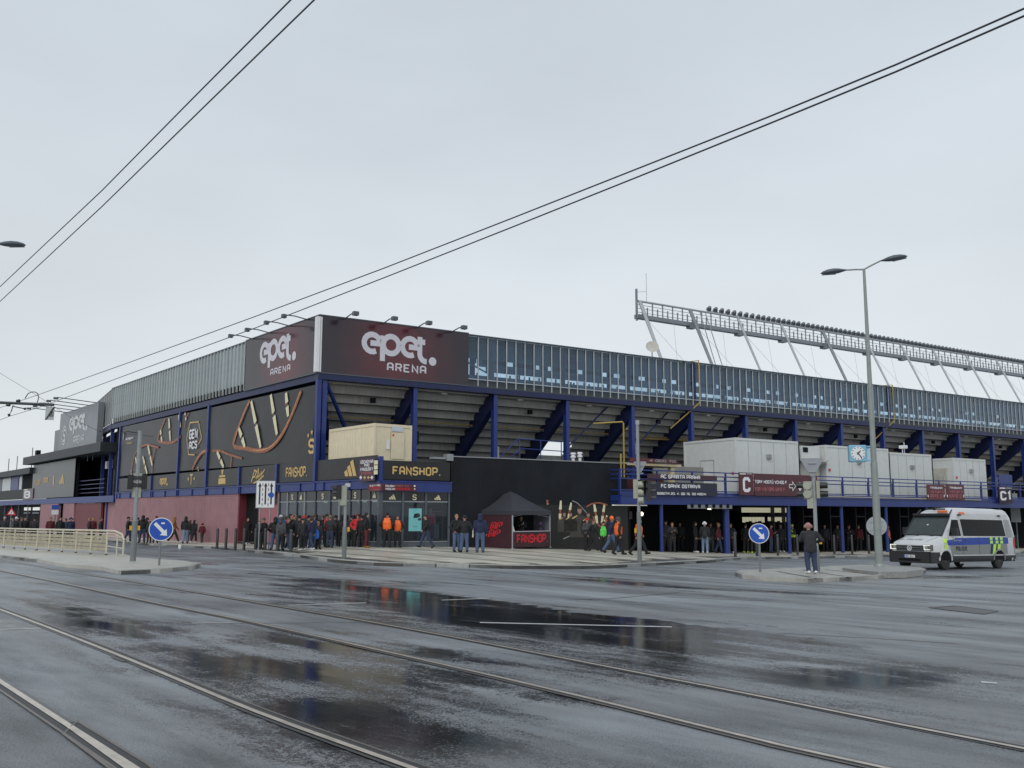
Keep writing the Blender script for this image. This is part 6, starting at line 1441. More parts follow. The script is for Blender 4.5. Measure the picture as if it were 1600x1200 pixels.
# stop signs at the right edge, bin
p = ground(1591, 857, KERB); F = facing(p); t_ = thing('stop_sign', 'grey back of two sign plates on a thin pole at the right edge', 'road sign', None, M=F)
lpart('pole', MB().tube((0, 0.03, -0.05), (0, 0.03, zat(p, 768)), 0.05, n=8), M_POLE, t_); lpart('sign_plate', MB().box((-0.38, -0.04, zat(p, 816)), (0.36, -0.01, zat(p, 793))), mat('sign_back_grey', (0.3, 0.3, 0.3)), t_); lpart('sign_plate', MB().box((-0.22, -0.04, zat(p, 792)), (0.22, -0.01, zat(p, 771))), mat('sign_back_grey', (0.3, 0.3, 0.3)), t_)
p = ground(1586, 853, KERB); F = facing(p); t_ = thing('litter_bin', 'green litter bin standing behind the rear of the police van', 'bin', None, M=F)
lpart('body', MB().lathe([(0.25, 0), (0.30, 0.85), (0.31, 0.9)], 14), mat('green_plastic', (0.01, 0.16, 0.10), 0.4), t_, smooth=True); lpart('lid', MB().lathe([(0.32, 0.9), (0.3, 1.0), (0.12, 1.08)], 14), mat('green_plastic', (0, .1, .1)), t_, smooth=True)

# ================================================================== LAMP POSTS AND CLOCK
M_LAMP = mat('lamp_post_grey', (0.26, 0.285, 0.275), 0.4, 0.1, var=0.12, scale=3); M_LHEAD = mat('lamp_head_grey', (0.085, 0.10, 0.12), 0.35, var=0.1)
p = ground(1374, 884.5, KERB + 0.1); F = facing(p)
lp1 = thing('street_lamp', 'tall grey double-headed street lamp on the island, carrying the clock', 'street lamp', None, 0, 'double-headed street lamps', M=F)
ZL = zat(p, 420); lx = (ray(1342, 420) * p.y).x - p.x
top = Vector(((ray(1343, 421).x * p.y - p.x), 0, ZL))
lpart('base_collar', MB().lathe([(0.21, -0.15), (0.2, 0.06), (0.165, 0.1)], 14), M_LAMP, lp1, smooth=True)
lpart('pole', MB().tube((0, 0, 0), (0, 0, 4.1), 0.15, 0.135, 16).tube((0, 0, 4.1), (0, 0, ZL), 0.115, 0.055, 16), M_LAMP, lp1, smooth=True)
# heads: left head nearer, right head farther, arms sloping up to the right as seen
def lamp_head(par, base, tip, name='lamp_head'):
    b0, tp = Vector(base), Vector(tip); d = (tp - b0).normalized(); up = Vector((0, 0, 1)); side = d.cross(up).normalized(); u2 = side.cross(d)
    L_ = (tp - b0).length; mb = MB(); vs = []; fs = []; n_ = 14
    prof = [(0.0, .04), (.12, .09), (.3, .18), (.5, .23), (.72, .21), (.9, .13), (1.0, .025)]
    for t_, r in prof:
        for k in range(n_):
            a = 2 * pi * k / n_; zz = sin(a) * r * (0.62 if sin(a) > 0 else 0.42)
            vs.append(b0 + d * (t_ * L_) + side * (cos(a) * r) + u2 * zz)
    for i in range(len(prof) - 1):
        for k in range(n_): fs.append((i * n_ + k, i * n_ + (k + 1) % n_, (i + 1) * n_ + (k + 1) % n_, (i + 1) * n_ + k))
    fs += [tuple(range(n_ - 1, -1, -1)), tuple((len(prof) - 1) * n_ + k for k in range(n_))]
    mb.add(vs, fs); h = lpart(name, mb, M_LHEAD, par, smooth=True)
    lpart('lamp_cover', MB().tube(b0 + d * L_ * .45 - u2 * 0.055, b0 + d * L_ * .95 - u2 * 0.045, 0.075, 0.05, 10), mat('lamp_cover_glass', (0.2, 0.22, 0.24), 0.15), par, smooth=True)
for s, hx, dz, yy in ((-1, -0.66, -0.05, -0.12), (1, 0.66, 0.28, 0.12)):
    e0 = Vector((0, 0, ZL - 0.03)); e1 = Vector((hx * 0.98, yy * 0.95, ZL + (-0.02 if s < 0 else 0.30))); lpart('arm', MB().path([e0, (e0 + e1) / 2 + Vector((0, 0, 0.01)), e1], 0.035, 8), M_LAMP, lp1, smooth=True)
    dirn = (e1 - e0); dirn.z = -0.06 if s < 0 else 0.09; dirn.normalize(); lamp_head(lp1, e1, e1 + dirn * 1.08)
# second lamp post, just outside the left edge, its head reaching in
q = at(-36, 376, 35.0); q.z = gz(q.x, q.y); F2 = facing(q)
lp2 = copy_tree(lp1, None, F2); lp2['label'] = 'street lamp whose dark head reaches into the photo at the left edge'
zrow = ray(10, 376).z * 35.0 - q.z
lp2.matrix_world = F2 @ Matrix.Diagonal((1, 1, (zrow - 0.3) / ZL * 1.0, 1)); 
# clock
ck = thing('street_clock', 'light blue square clock with round white face, fixed to the tall lamp post', 'clock', None, M=facing(p) @ Matrix.Translation((0, 0, 0)) )
zc = zat(p, 708.5); cxl = (ray(1341, 708).x * p.y - p.x); hs = 13.2 * p.y / FPX
M_CK = mat('clock_light_blue', (0.20, 0.42, 0.56), 0.35, var=0.04)
CT = Matrix.Translation((cxl, -0.05, zc)) @ Matrix.Rotation(radians(12), 4, 'Z')
mbk = MB(CT).box((-hs, -0.16, -hs), (hs, 0.16, hs)); hb = lpart('housing', mbk, M_CK, ck)
mod = hb.modifiers.new('soft', 'BEVEL'); mod.width = 0.04; mod.segments = 2
lpart('face_ring', MB(CT).disc((0, 0), hs * 0.84, -0.175, -0.16, 40), mat('clock_rim', (0.3, 0.5, 0.62)), ck); lpart('clock_face', MB(CT).disc((0, 0), hs * 0.78, -0.18, -0.175, 40), M_SWH, ck)
mb = MB(CT)
for k in range(12):
    a = k * pi / 6; d = Vector((sin(a), 0, cos(a))); n_ = Vector((cos(a), 0, -sin(a))); r0, r1 = hs * 0.6, hs * 0.72; w_ = 0.017
    mb.add([d * r0 + n_ * w_ + Vector((0, -.184, 0)), d * r0 - n_ * w_ + Vector((0, -.184, 0)), d * r1 - n_ * w_ + Vector((0, -.184, 0)), d * r1 + n_ * w_ + Vector((0, -.184, 0))], [(0, 1, 2, 3)])
lpart('hour_marks', mb, M_HBLK, ck, fix=False)
for a, r1, w_, yy in ((radians(41), hs * 0.42, 0.024, -.186), (radians(143), hs * 0.66, 0.02, -.189)):
    d = Vector((sin(a), 0, cos(a))); n_ = Vector((cos(a), 0, -sin(a))); o3 = Vector((0, yy, 0))
    lpart('hand', MB(CT).add([d * -0.06 + n_ * w_ + o3, d * -0.06 - n_ * w_ + o3, d * r1 - n_ * w_ + o3, d * r1 + n_ * w_ + o3], [(0, 1, 2, 3)]), M_HBLK, ck, fix=False)
lpart('bracket', MB().box((cxl + hs * 0.8, -0.06, zc + hs * 0.75), (0.02, 0.0, zc + hs * 0.9)).box((cxl + hs * 0.8, -0.06, zc - hs * 0.9), (0.02, 0.0, zc - hs * 0.75)), M_CK, ck)
lpart('side_panel', MB().box((cxl + hs * 0.98, 0.0, zc - hs * 0.9), (-0.14, 0.12, zc + hs * 0.9)), mat('clock_pale', (0.4, 0.6, 0.7)), ck)

# ================================================================== PLATFORM RAILING
M_RL = mat('cream_railing_paint', (0.60, 0.56, 0.43), 0.45, var=0.1, streak=0.15); M_RLP = mat('cream_panel', (0.42, 0.37, 0.25), 0.5, var=0.25, streak=0.3)
ra = ground(192, 869.5, KERB); rb_ = ground(0, 855.5, KERB); d = (rb_ - ra); d.z = 0; L0 = d.length; d.normalize()
rl_ = thing('platform_railing', 'long cream steel railing with slatted panels along the tram platform', 'railing', ra)
def RP_(s, z): 
    q = ra + d * s; return Vector((q.x, q.y, gz(q.x, q.y) + KERB + z))
RH = 1.12
NPST = int((L0 + 14) / 2.0)
part('top_rail', MB().path([RP_(0, 0.02), RP_(0.0, 0.75), RP_(0.25, 0.98), RP_(1.1, RH)] + [RP_(s, RH) for s in np.arange(3, L0 + 14, 2.0)], 0.045, 8), M_RL, rl_, smooth=True)
part('upper_rail', MB().path([RP_(0.35, 0.86), RP_(1.2, RH - 0.13)] + [RP_(s, RH - 0.13) for s in np.arange(3, L0 + 14, 2)], 0.028, 6), M_RL, rl_)
n_ = Vector((-d.y, d.x, 0))
for k in range(1, NPST):
    s = k * 2.0; part('post', MB().path([RP_(s, 0), RP_(s, RH)], 0.04, 6), M_RL, rl_)
    part('foot', MB().path([RP_(s, -0.01), RP_(s, 0.07)], 0.055, 6), mat('rusty_foot', (0.12, 0.08, 0.05)), rl_)
    if k > 0:
        for j in range(4):
            z0_ = 0.2 + j * 0.18; a, b_ = RP_(s + 0.07 - (2 if k > 0 else 0), z0_), RP_(s - 0.07, z0_)
            mb = MB(); u = Vector((0, 0, 0.145)); o2 = n_ * 0.015
            mb.add([a - o2, b_ - o2, b_ + o2, a + o2, a - o2 + u, b_ - o2 + u, b_ + o2 + u, a + o2 + u], [(0, 3, 2, 1), (4, 5, 6, 7), (0, 1, 5, 4), (1, 2, 6, 5), (2, 3, 7, 6), (3, 0, 4, 7)])
            if k > 1: part('slat', mb, M_RLP, rl_)
part('end_post', MB().path([RP_(0.75, 0), RP_(0.75, 1.02)], 0.035, 6), M_RL, rl_); part('end_bar', MB().path([RP_(0.0, 0.35), RP_(1.9, 0.42)], 0.025, 6), M_RL, rl_)

# ================================================================== OVERHEAD WIRES
M_WIRE = mat('overhead_wire', (0.035, 0.04, 0.05), 0.5)
def wire(lab, pts, h0, rad, grp):
    """pts: photo points; laid at the height h0 over eye level, following them"""
    P = [ray(*q) * (h / ray(*q).z) for q, h in zip(pts, h0)]
    e0 = -DL * 70; e0.z = 0.3; e1 = DL * 60; P = [P[0] + e0] + P + [P[-1] + e1]      # the wires go on past the picture both ways
    t_ = tag(part('overhead_wire', MB().path(P, rad, 6), M_WIRE, None, org=P[0], smooth=True), lab, 'wire', grp)
    return P
g1_ = 'tram wires above the near track'; g2_ = 'tram wires above the far track'
wire('upper one of the two steep tram wires in the top left of the sky', [(462, -8), (300, 155), (160, 297), (0, 448), (-120, 560)], [4.5, 4.42, 4.38, 4.35, 4.35], 0.008, g1_)
wire('lower one of the two steep tram wires in the top left of the sky', [(499, -8), (330, 156), (160, 322), (0, 471), (-110, 575)], [4.3, 4.26, 4.24, 4.22, 4.2], 0.008, g1_)
wire('upper one of the two long tram wires sloping across the middle of the sky', [(1640, -4), (1600, 13.5), (1400, 101), (1200, 183), (1000, 262), (800, 341), (600, 419), (400, 494), (200, 567), (62, 616), (0, 637)], [4.8, 4.8, 4.75, 4.7, 4.65, 4.6, 4.58, 4.56, 4.55, 4.55, 4.55], 0.0105, g2_)
wire('lower one of the two long tram wires sloping across the middle of the sky', [(1640, 8), (1600, 25), (1400, 112), (1200, 194), (1000, 275), (800, 355), (600, 434), (400, 512), (200, 585), (60, 637), (16, 650), (0, 656)], [4.6, 4.6, 4.56, 4.52, 4.48, 4.45, 4.43, 4.41, 4.4, 4.4, 4.4, 4.4], 0.0105, g2_)
YA = 36.0
def AT(x, y, Y=YA): return at(x, y, Y)
ar = thing('tram_bracket_arm', 'dark bracket arm with insulators holding the tram wires at the left edge', 'bracket arm', AT(0, 629))
part('arm_tube', MB().path([AT(-90, 626), AT(0, 629), AT(84, 632.5)], 0.055, 8), mat('arm_dark', (0.02, 0.03, 0.035), 0.4), ar, smooth=True)
for a, b_ in ((10.5, 632.5), (26, 627)): part('insulator', MB().tube(AT(a, b_), AT(a + 5, b_ + (0.3 if b_ > 630 else -1)), 0.06, n=8), M_HBLK, ar)
part('loop_cable', MB().path([AT(*q) for q in ((39, 622.5), (44, 615), (49, 612.5), (55, 612.5), (59, 615), (60.5, 621), (58.5, 628), (57, 631.5))], 0.018, 5), M_WIRE, ar); part('hanger', MB().path([AT(*q) for q in ((20.5, 633), (18, 642), (14, 649))], 0.02, 5), M_WIRE, ar); part('hanger', MB().path([AT(*q) for q in ((20.5, 635), (38, 638.5))], 0.02, 5), M_WIRE, ar)
part('clamp', MB().tube(AT(38.5, 637.5), AT(39.5, 640), 0.05, n=6).tube(AT(13.5, 647), AT(15, 650), 0.05, n=6), M_HBLK, ar)
tag(part('span_wire', MB().path([AT(-20, 560, 60), AT(0, 583, 58), AT(48, 612, 54), AT(75, 629, 50), AT(115, 655, 46), AT(155, 674, 44), AT(240, 682, 46)], 0.011, 5), M_WIRE, None, org=AT(75, 629, 50)), 'thin span wire running down from the left edge past the hanging sign', 'wire')
hs_ = thing('hanging_sign', 'small grey tram sign with a black diagonal bar, hanging from the bracket arm', 'sign', AT(78, 634))
part('sign_plate', MB(frame(AT(78, 646), Vector((1, 0, 0)), Vector((0, 1, 0)))).prism([(-0.18, -0.25), (0.16, -0.26), (0.17, 0.24), (-0.17, 0.25)], -0.01, 0.01), mat('sign_pale_grey', (0.4, 0.43, 0.44), 0.4), hs_)
hf = frame(AT(78, 646), Vector((1, 0, 0)), Vector((0, 1, 0)))
part('diagonal_bar', MB(hf).prism([(-0.17, -0.25), (-0.11, -0.25), (0.17, 0.2), (0.17, 0.25), (0.12, 0.25)], -0.02, -0.012), M_HBLK, hs_); part('hook', MB().path([AT(80, 633), AT(80, 636)], 0.015, 5), M_HBLK, hs_)
text_part('20', hf, 0.0, 0.14, -0.12, 0.08, -0.026, M_HBLK, hs_)
tag(part('crumpled_cup', MB().lathe([(0.04, 0), (0.09, 0.03), (0.1, 0.2), (0.07, 0.26)], 8, ground(281, 858, 0)), M_SWH, None, org=ground(281, 858, 0), smooth=True), 'small white paper cup lying on the road before the brick wall', 'cup')
for k, (x, y) in enumerate(((597.5, 853), (601.5, 853))):
    q = ground(x, y, KERB); tag(part('bottle', MB().lathe([(0.07, 0), (0.085, 0.02), (0.085, 0.26), (0.04, 0.34), (0.04, 0.38)], 10, q), mat('green_bottle', (0.10, 0.35, 0.33), 0.25), None, org=q, smooth=True), ['left green bottle standing beside the orange vest steward', 'right green bottle standing beside the orange vest steward'][k], 'bottle', 'green bottles by the shop door')
# ================================================================== POLICE VAN
wf = ground(1479, 890.5); wr = ground(1554, 885.5)
dv = DR.copy()                   # from front to rear
WB = 4.3; LV = 6.9; WV = 2.04; HV = 2.62
sidev = Vector((-dv.y, dv.x, 0))                            # away from the camera side
o0 = wf - dv * 1.02                                         # front plane, near side
pitchv = (gz(*(wf + dv * WB).xy) - gz(*wf.xy)) / WB
xv = Vector((dv.x, dv.y, pitchv)).normalized(); zv = xv.cross(Vector((sidev.x, sidev.y, 0))).normalized()
FV = Matrix(((xv.x, sidev.x, zv.x, o0.x), (xv.y, sidev.y, zv.y, o0.y), (xv.z, sidev.z, zv.z, gz(*wf.xy) + 0.0), (0, 0, 0, 1))) @ Matrix.Diagonal((0.97, 1, 1.03, 1))
van = thing('police_van', 'white and grey police van with blue stripe and yellow checks, parked by the island', 'van', None, M=FV)
M_VW = mat('van_white_paint', (0.56, 0.57, 0.58), 0.25, var=0.04, coat=0.5); M_VG = mat('van_silver_paint', (0.24, 0.25, 0.25), 0.28, 0.3, var=0.05, coat=0.4)
M_VB = mat('van_blue_stripe', (0.012, 0.05, 0.33), 0.25, var=0.03); M_VY = mat('van_yellow_green', (0.50, 0.80, 0.06), 0.35, var=0.03); M_VK = mat('van_black_plastic', (0.018, 0.019, 0.021), 0.45, var=0.1)
M_VGL = mat('van_dark_glass', (0.006, 0.007, 0.008), 0.15, var=0.3, spec=0.12); M_VWS = mat('van_windscreen', (0.03, 0.042, 0.042), 0.16, var=0.3, scale=3, spec=0.5, bump=0.15, bscale=60)
# body: stations from nose to tail; each is a half section (y inset, z) list mirrored
def vsec(x, zb, zw, zt, hw, tw, rr_):
    """x, floor, waist, roof height; half width at waist, at roof edge; roof corner radius"""
    return x, [(hw - 0.04, zb), (hw, zb + 0.12), (hw, zw), (hw - (hw - tw) * 0.5, (zw + zt - rr_) / 2), (tw, zt - rr_), (tw - rr_ * 0.35, zt - rr_ * 0.35), (tw - rr_, zt), (0, zt + 0.02)]
hw = WV / 2
S_ = [vsec(0.02, 0.42, 0.80, 1.02, hw - 0.16, hw - 0.2, 0.08), vsec(0.12, 0.34, 0.95, 1.13, hw - 0.07, hw - 0.12, 0.10), vsec(0.42, 0.32, 1.0, 1.22, hw - 0.02, hw - 0.10, 0.12), vsec(0.95, 0.32, 1.12, 1.36, hw, hw - 0.10, 0.12),
      vsec(1.08, 0.32, 1.18, 1.46, hw, hw - 0.10, 0.10), vsec(1.45, 0.32, 1.30, 1.86, hw, hw - 0.13, 0.10), vsec(1.86, 0.32, 1.35, 2.26, hw, hw - 0.16, 0.12), vsec(2.15, 0.32, 1.38, 2.44, hw, hw - 0.17, 0.18), vsec(2.6, 0.32, 1.4, 2.58, hw, hw - 0.18, 0.22),
      vsec(3.2, 0.32, 1.4, 2.62, hw, hw - 0.18, 0.22), vsec(5.6, 0.32, 1.4, 2.62, hw, hw - 0.18, 0.22), vsec(6.55, 0.34, 1.4, 2.59, hw, hw - 0.18, 0.22), vsec(6.82, 0.36, 1.38, 2.45, hw - 0.03, hw - 0.22, 0.22), vsec(6.9, 0.5, 1.3, 2.2, hw - 0.08, hw - 0.3, 0.2)]
mb = MB(); vs = []; nr = 15
for x, pr in S_:
    full = [(hw - a, z) for a, z in pr] + [(hw + a, z) for a, z in pr[-2::-1]]
    vs += [(x, y, z) for y, z in full]
fs = [(i * nr + k, i * nr + k + 1, (i + 1) * nr + k + 1, (i + 1) * nr + k) for i in range(len(S_) - 1) for k in range(nr - 1)]
fs += [tuple(range(nr)), tuple((len(S_) - 1) * nr + k for k in range(nr - 1, -1, -1))] + [(i * nr, (i + 1) * nr, (i + 1) * nr + nr - 1, i * nr + nr - 1) for i in range(len(S_) - 1)]
mb.add(vs, fs); body = lpart('body', mb, M_VW, van, smooth=True)
def interp_tw(x, z):
    """near-side surface inset at height z (outside of the nose)"""
    for (xa, pa_), (xb, pb_) in zip(S_[:-1], S_[1:]):
        if xa <= x <= xb: break
    t_ = (x - xa) / (xb - xa); pr = [(a[0] + (b_[0] - a[0]) * t_, a[1] + (b_[1] - a[1]) * t_) for a, b_ in zip(pa_, pb_)]
    if z <= pr[0][1]: return hw - pr[0][0]
    for (a0, z0), (a1, z1) in zip(pr[:-1], pr[1:]):
        if z0 <= z <= z1: return hw - (a0 + (a1 - a0) * ((z - z0) / max(z1 - z0, 1e-6)))
    return hw
def side_panel(name, poly, m, off=0.008, both=True, par=van, sub=6):
    """poly given as (x, z) corner list (quad), mapped on the body side"""
    (a, b_, c_, d_) = [Vector(q) for q in poly]
    for sd_ in ((0, 1) if both else (0,)):
        vs = []; fs = []
        for i in range(sub + 1):
            for j in range(sub + 1):
                u, v_ = i / sub, j / sub; q = (a * (1 - u) + b_ * u) * (1 - v_) + (d_ * (1 - u) + c_ * u) * v_
                y = interp_tw(q.x, q.y) - off; vs.append((q.x, y if sd_ == 0 else WV - y, q.y))
        for i in range(sub):
            for j in range(sub): k = i * (sub + 1) + j; fs.append((k, k + sub + 1, k + sub + 2, k + 1))
        lpart(name, MB().add(vs, fs), m, par, smooth=True, fix=False)
side_panel('lower_panel', [(1.55, 0.62), (6.78, 0.62), (6.78, 1.10), (1.35, 1.10)], M_VG, 0.006)
side_panel('upper_side', [(2.25, 2.17), (6.5, 2.17), (6.5, 2.36), (2.45, 2.36)], mat('van_greyish_white', (0.5, 0.51, 0.51), 0.3), 0.005)
side_panel('rear_quarter', [(6.05, 1.36), (6.74, 1.36), (6.62, 2.15), (6.1, 2.15)], M_VG, 0.006)
side_panel('blue_stripe', [(1.28, 1.02), (6.8, 1.10), (6.8, 1.39), (1.1, 1.33)], M_VB, 0.010)
side_panel('door_window', [(1.42, 1.42), (2.32, 1.42), (2.32, 2.1), (1.86, 2.1)], M_VGL, 0.012); side_panel('side_window', [(2.50, 1.42), (6.0, 1.42), (5.98, 2.13), (2.50, 2.13)], M_VGL, 0.012)
side_panel('window_seal', [(3.88, 1.43), (3.9, 1.43), (3.9, 2.12), (3.88, 2.12)], M_VK, 0.016); side_panel('door_gap', [(2.40, 0.6), (2.415, 0.6), (2.415, 2.2), (2.40, 2.2)], M_VK, 0.013); side_panel('door_gap', [(3.72, 0.6), (3.735, 0.6), (3.735, 1.4), (3.72, 1.4)], M_VK, 0.013); side_panel('door_gap', [(1.30, 0.62), (1.315, 0.62), (1.36, 1.4), (1.35, 1.4)], M_VK, 0.013)
side_panel('door_handle', [(2.5, 1.24), (2.66, 1.24), (2.66, 1.28), (2.5, 1.28)], M_VK, 0.03); side_panel('lower_trim', [(0.3, 0.32), (6.8, 0.32), (6.8, 0.60), (0.3, 0.60)], M_VK, 0.022)
side_panel('white_trim', [(1.6, 0.585), (6.7, 0.585), (6.7, 0.63), (1.6, 0.63)], M_VW, 0.028)
# check pattern
for (x0_, z0_, w_, h_) in ((0.98, 1.10, 0.2, 0.2), (0.96, 0.86, 0.2, 0.2), (0.80, 0.66, 0.14, 0.18)): side_panel('check_mark', [(x0_, z0_), (x0_ + w_, z0_), (x0_ + w_ + .02, z0_ + h_), (x0_ + .02, z0_ + h_)], M_VY, 0.014)
for k, x0_ in enumerate((4.62, 5.08, 5.48)):
    side_panel('check_mark', [(x0_, 1.26), (x0_ + 0.22, 1.26), (x0_ + 0.22, 1.38), (x0_, 1.38)], M_VY, 0.014); side_panel('check_mark', [(x0_, 1.10), (x0_ + 0.24, 1.10), (x0_ + 0.24, 1.23), (x0_ + .02, 1.23)], M_VY, 0.014)
for x0_ in (4.85, 5.22):
    side_panel('check_mark', [(x0_ - 0.05, 0.66), (x0_ + 0.15, 0.66), (x0_ + 0.30, 1.07), (x0_ + 0.06, 1.07)], M_VY, 0.014); side_panel('check_mark_dark', [(x0_ - 0.25, 0.66), (x0_ - 0.07, 0.66), (x0_ + 0.04, 1.07), (x0_ - 0.14, 1.07)], mat('van_dark_blue', (0.012, 0.03, 0.12)), 0.013)
def side_text(txt, x0_, x1_, z0_, z1_, m, w=1.3):
    mb = MB()
    for q in text_quads(txt, x0_, x1_, z0_, z1_, w=w): mb.add([(a, interp_tw(a, b_) - 0.018, b_) for a, b_ in q], [tuple(range(len(q)))])
    lpart('lettering', mb, m, van, fix=False)
side_text('POLICIE', 1.85, 2.75, 0.80, 0.98, M_VK); side_text('158', 6.3, 6.6, 1.24, 1.31, M_VW)
side_text('POMAHAT A CHRANIT', 1.7, 2.3, 1.2, 1.24, M_VW)
# windscreen, bonnet, front
def top_quad(name, pts_, m, off=0.01, **k): return lpart(name, MB().add([(x, y, z) for x, y, z in pts_], [tuple(range(len(pts_)))]), m, van, fix=False, **k)
top_quad('windscreen', [(1.045, 0.16, 1.46), (1.045, WV - 0.16, 1.46), (1.80, WV - 0.21, 2.24), (1.80, 0.21, 2.24)], M_VWS)
mb = MB(); 
for a, b_ in (((1.03, 0.12, 1.44), (1.80, 0.18, 2.25)), ((1.03, WV - 0.12, 1.44), (1.80, WV - 0.18, 2.25)), ((1.02, 0.12, 1.43), (1.02, WV - 0.12, 1.43)), ((1.79, 0.18, 2.26), (1.79, WV - 0.18, 2.26))): mb.path([a, b_], 0.03)
lpart('windscreen_seal', mb, M_VK, van)
lpart('sun_visor_bar', MB().box((1.70, 0.14, 2.27), (1.78, WV - 0.14, 2.36)), M_VK, van); lpart('wiper', MB().path([(0.98, 0.5, 1.40), (1.02, 1.1, 1.47)], 0.015).path([(0.98, 1.2, 1.40), (1.02, 1.75, 1.47)], 0.015), M_VK, van)
lpart('grille', MB().box((0.0, 0.36, 0.78), (0.06, WV - 0.36, 1.0)).box((-0.015, 0.36, 0.86), (0.02, WV - 0.36, 0.875)).box((-0.015, 0.36, 0.93), (0.02, WV - 0.36, 0.945)), M_VK, van)
lpart('grille_bar', MB().box((-0.02, 0.38, 0.905), (0.01, WV - 0.38, 0.92)).box((-0.02, 0.38, 0.82), (0.01, WV - 0.38, 0.83)), M_GALV, van)
lpart('bumper', MB().box((-0.04, 0.10, 0.28), (0.35, WV - 0.10, 0.76)).box((0.0, 0.0, 0.28), (0.62, 0.12, 0.74)).box((0.0, WV - 0.12, 0.28), (0.62, WV, 0.74)), M_VK, van)
lpart('lower_grille', MB().box((-0.055, 0.5, 0.36), (-0.04, WV - 0.5, 0.46)), M_DARK, van)
for y0_, y1_ in ((0.04, 0.40), (WV - 0.40, WV - 0.04)):
    h = lpart('headlight', MB().box((0.02, y0_, 0.80), (0.2, y1_, 1.04)), mat('headlight_glass', (0.12, 0.13, 0.12), 0.1), van)
    mb = MB()
    for z in (0.83, 1.0): mb.box((0.005, y0_ + 0.03, z), (0.02, y1_ - 0.02, z + 0.025))
    mb.box((0.005, y1_ - 0.06, 0.83), (0.02, y1_ - 0.02, 1.02)); lpart('running_light', mb, mat('led_light', (1, 1, 0.9), emit=(1, 0.98, 0.7), estr=0.4), van)
ring = MB().add([(-0.03, WV / 2 + r * cos(a), 0.89 + r * sin(a)) for k in range(24) for a in [2 * pi * k / 24] for r in (0.115, 0.095)], [(2 * k, (2 * k + 2) % 48, (2 * k + 3) % 48, 2 * k + 1) for k in range(24)])
bd = lpart('badge', ring, M_WHITE, van, fix=False); lpart('badge_back', MB().add([(-0.025, WV / 2 + 0.115 * cos(2 * pi * k / 24), 0.89 + 0.115 * sin(2 * pi * k / 24)) for k in range(24)], [tuple(range(24))]), M_VK, van, fix=False)
mb = MB(frame(Vector((-0.034, WV / 2, 0.89)), Vector((0, -1, 0)), Vector((1, 0, 0)))); qs = []
for l in ([(-0.05, 0.075), (0, 0.0), (0.05, 0.075)], [(-0.085, 0.04), (-0.035, -0.08), (0, -0.01), (0.035, -0.08), (0.085, 0.04)]): qs += [[(p.x, p.y) for p in q] for q in stroke(l, 0.02)]
flat(mb, qs, 0); lpart('badge_letters', mb, M_WHITE, van, fix=False)
fr_ = frame(Vector((-0.06, WV, 0)), Vector((0, -1, 0)), Vector((1, 0, 0)))     # reading frame of the front: x to the right as seen from ahead
lpart('number_plate', MB(fr_).box((0.76, -0.01, 0.50), (1.28, 0.01, 0.61)), M_SWH, van); lpart('plate_band', MB(fr_).box((0.76, -0.014, 0.50), (0.81, -0.01, 0.61)), M_SBL, van)
mb = MB(fr_); flat(mb, text_quads('8AH 3641', 0.83, 1.26, 0.52, 0.59), -0.014); lpart('lettering', mb, M_VK, van, fix=False)
# lettering on the bonnet
mb = MB()
for q in text_quads('POLICIE', 0, 0.75, 0, 0.13, w=1.3):
    vs = []
    for a, b_ in q:
        x = 0.34 + b_; z = 1.205 + (x - 0.34) * 0.275 + 0.012; vs.append((x, WV / 2 + 0.375 - a, z + 0.02))
    mb.add(vs, [tuple(range(len(vs)))])
lpart('lettering', mb, mat('van_grey_print', (0.25, 0.26, 0.27)), van, fix=False)
for a in (0.45, WV - 0.45): lpart('bonnet_line', MB().path([(0.14, a - 0.1 if a < 1 else a + 0.1, 1.165), (0.95, a - 0.2 if a < 1 else a + 0.2, 1.375)], 0.006, 4), M_VG, van)
# roof items
lpart('roof_bar', MB().box((2.05, 0.55, 2.52), (2.12, 1.5, 2.58)).box((2.05, 1.0, 2.5), (2.1, 1.1, 2.66)), M_VK, van)
for y in (0.22, WV - 0.22): lpart('roof_strut', MB().path([(1.8, y, 2.28), (2.15, y + (0.05 if y < 1 else -.05), 2.52)], 0.03), M_VK, van)
lpart('beacon', MB().box((1.95, 0.40, 2.40), (2.03, 0.85, 2.50)), mat('beacon_orange', (0.75, 0.16, 0.04), 0.3), van); side_panel('beacon', [(2.55, 2.34), (2.95, 2.34), (2.95, 2.44), (2.55, 2.44)], mat('beacon_orange', (1, 0, 0)), 0.03)
for x in (2.35, 5.6): side_panel('roof_lamp', [(x, 2.28), (x + 0.25, 2.28), (x + 0.25, 2.35), (x, 2.35)], M_VK, 0.05)
for y, s in ((-0.02, -1), (WV + 0.02, 1)): lpart('mirror', MB().box((1.50, y, 1.44), (1.70, y + s * 0.26, 1.76)).box((1.55, y - s * 0.1, 1.42), (1.62, y, 1.5)), M_VK, van)
side_panel('tail_light', [(6.66, 0.95), (6.80, 0.95), (6.80, 1.35), (6.66, 1.35)], M_RED, 0.014)
lpart('rear_bumper', MB().box((6.7, 0.02, 0.36), (7.02, WV - 0.02, 0.56)), M_VG, van); side_panel('step', [(2.1, 0.26), (4.6, 0.26), (4.6, 0.34), (2.1, 0.34)], M_GALV, 0.05)
M_TYRE = mat('tyre_rubber', (0.014, 0.014, 0.015), 0.6); M_RIM = mat('steel_rim', (0.05, 0.05, 0.055), 0.4, 0.3)
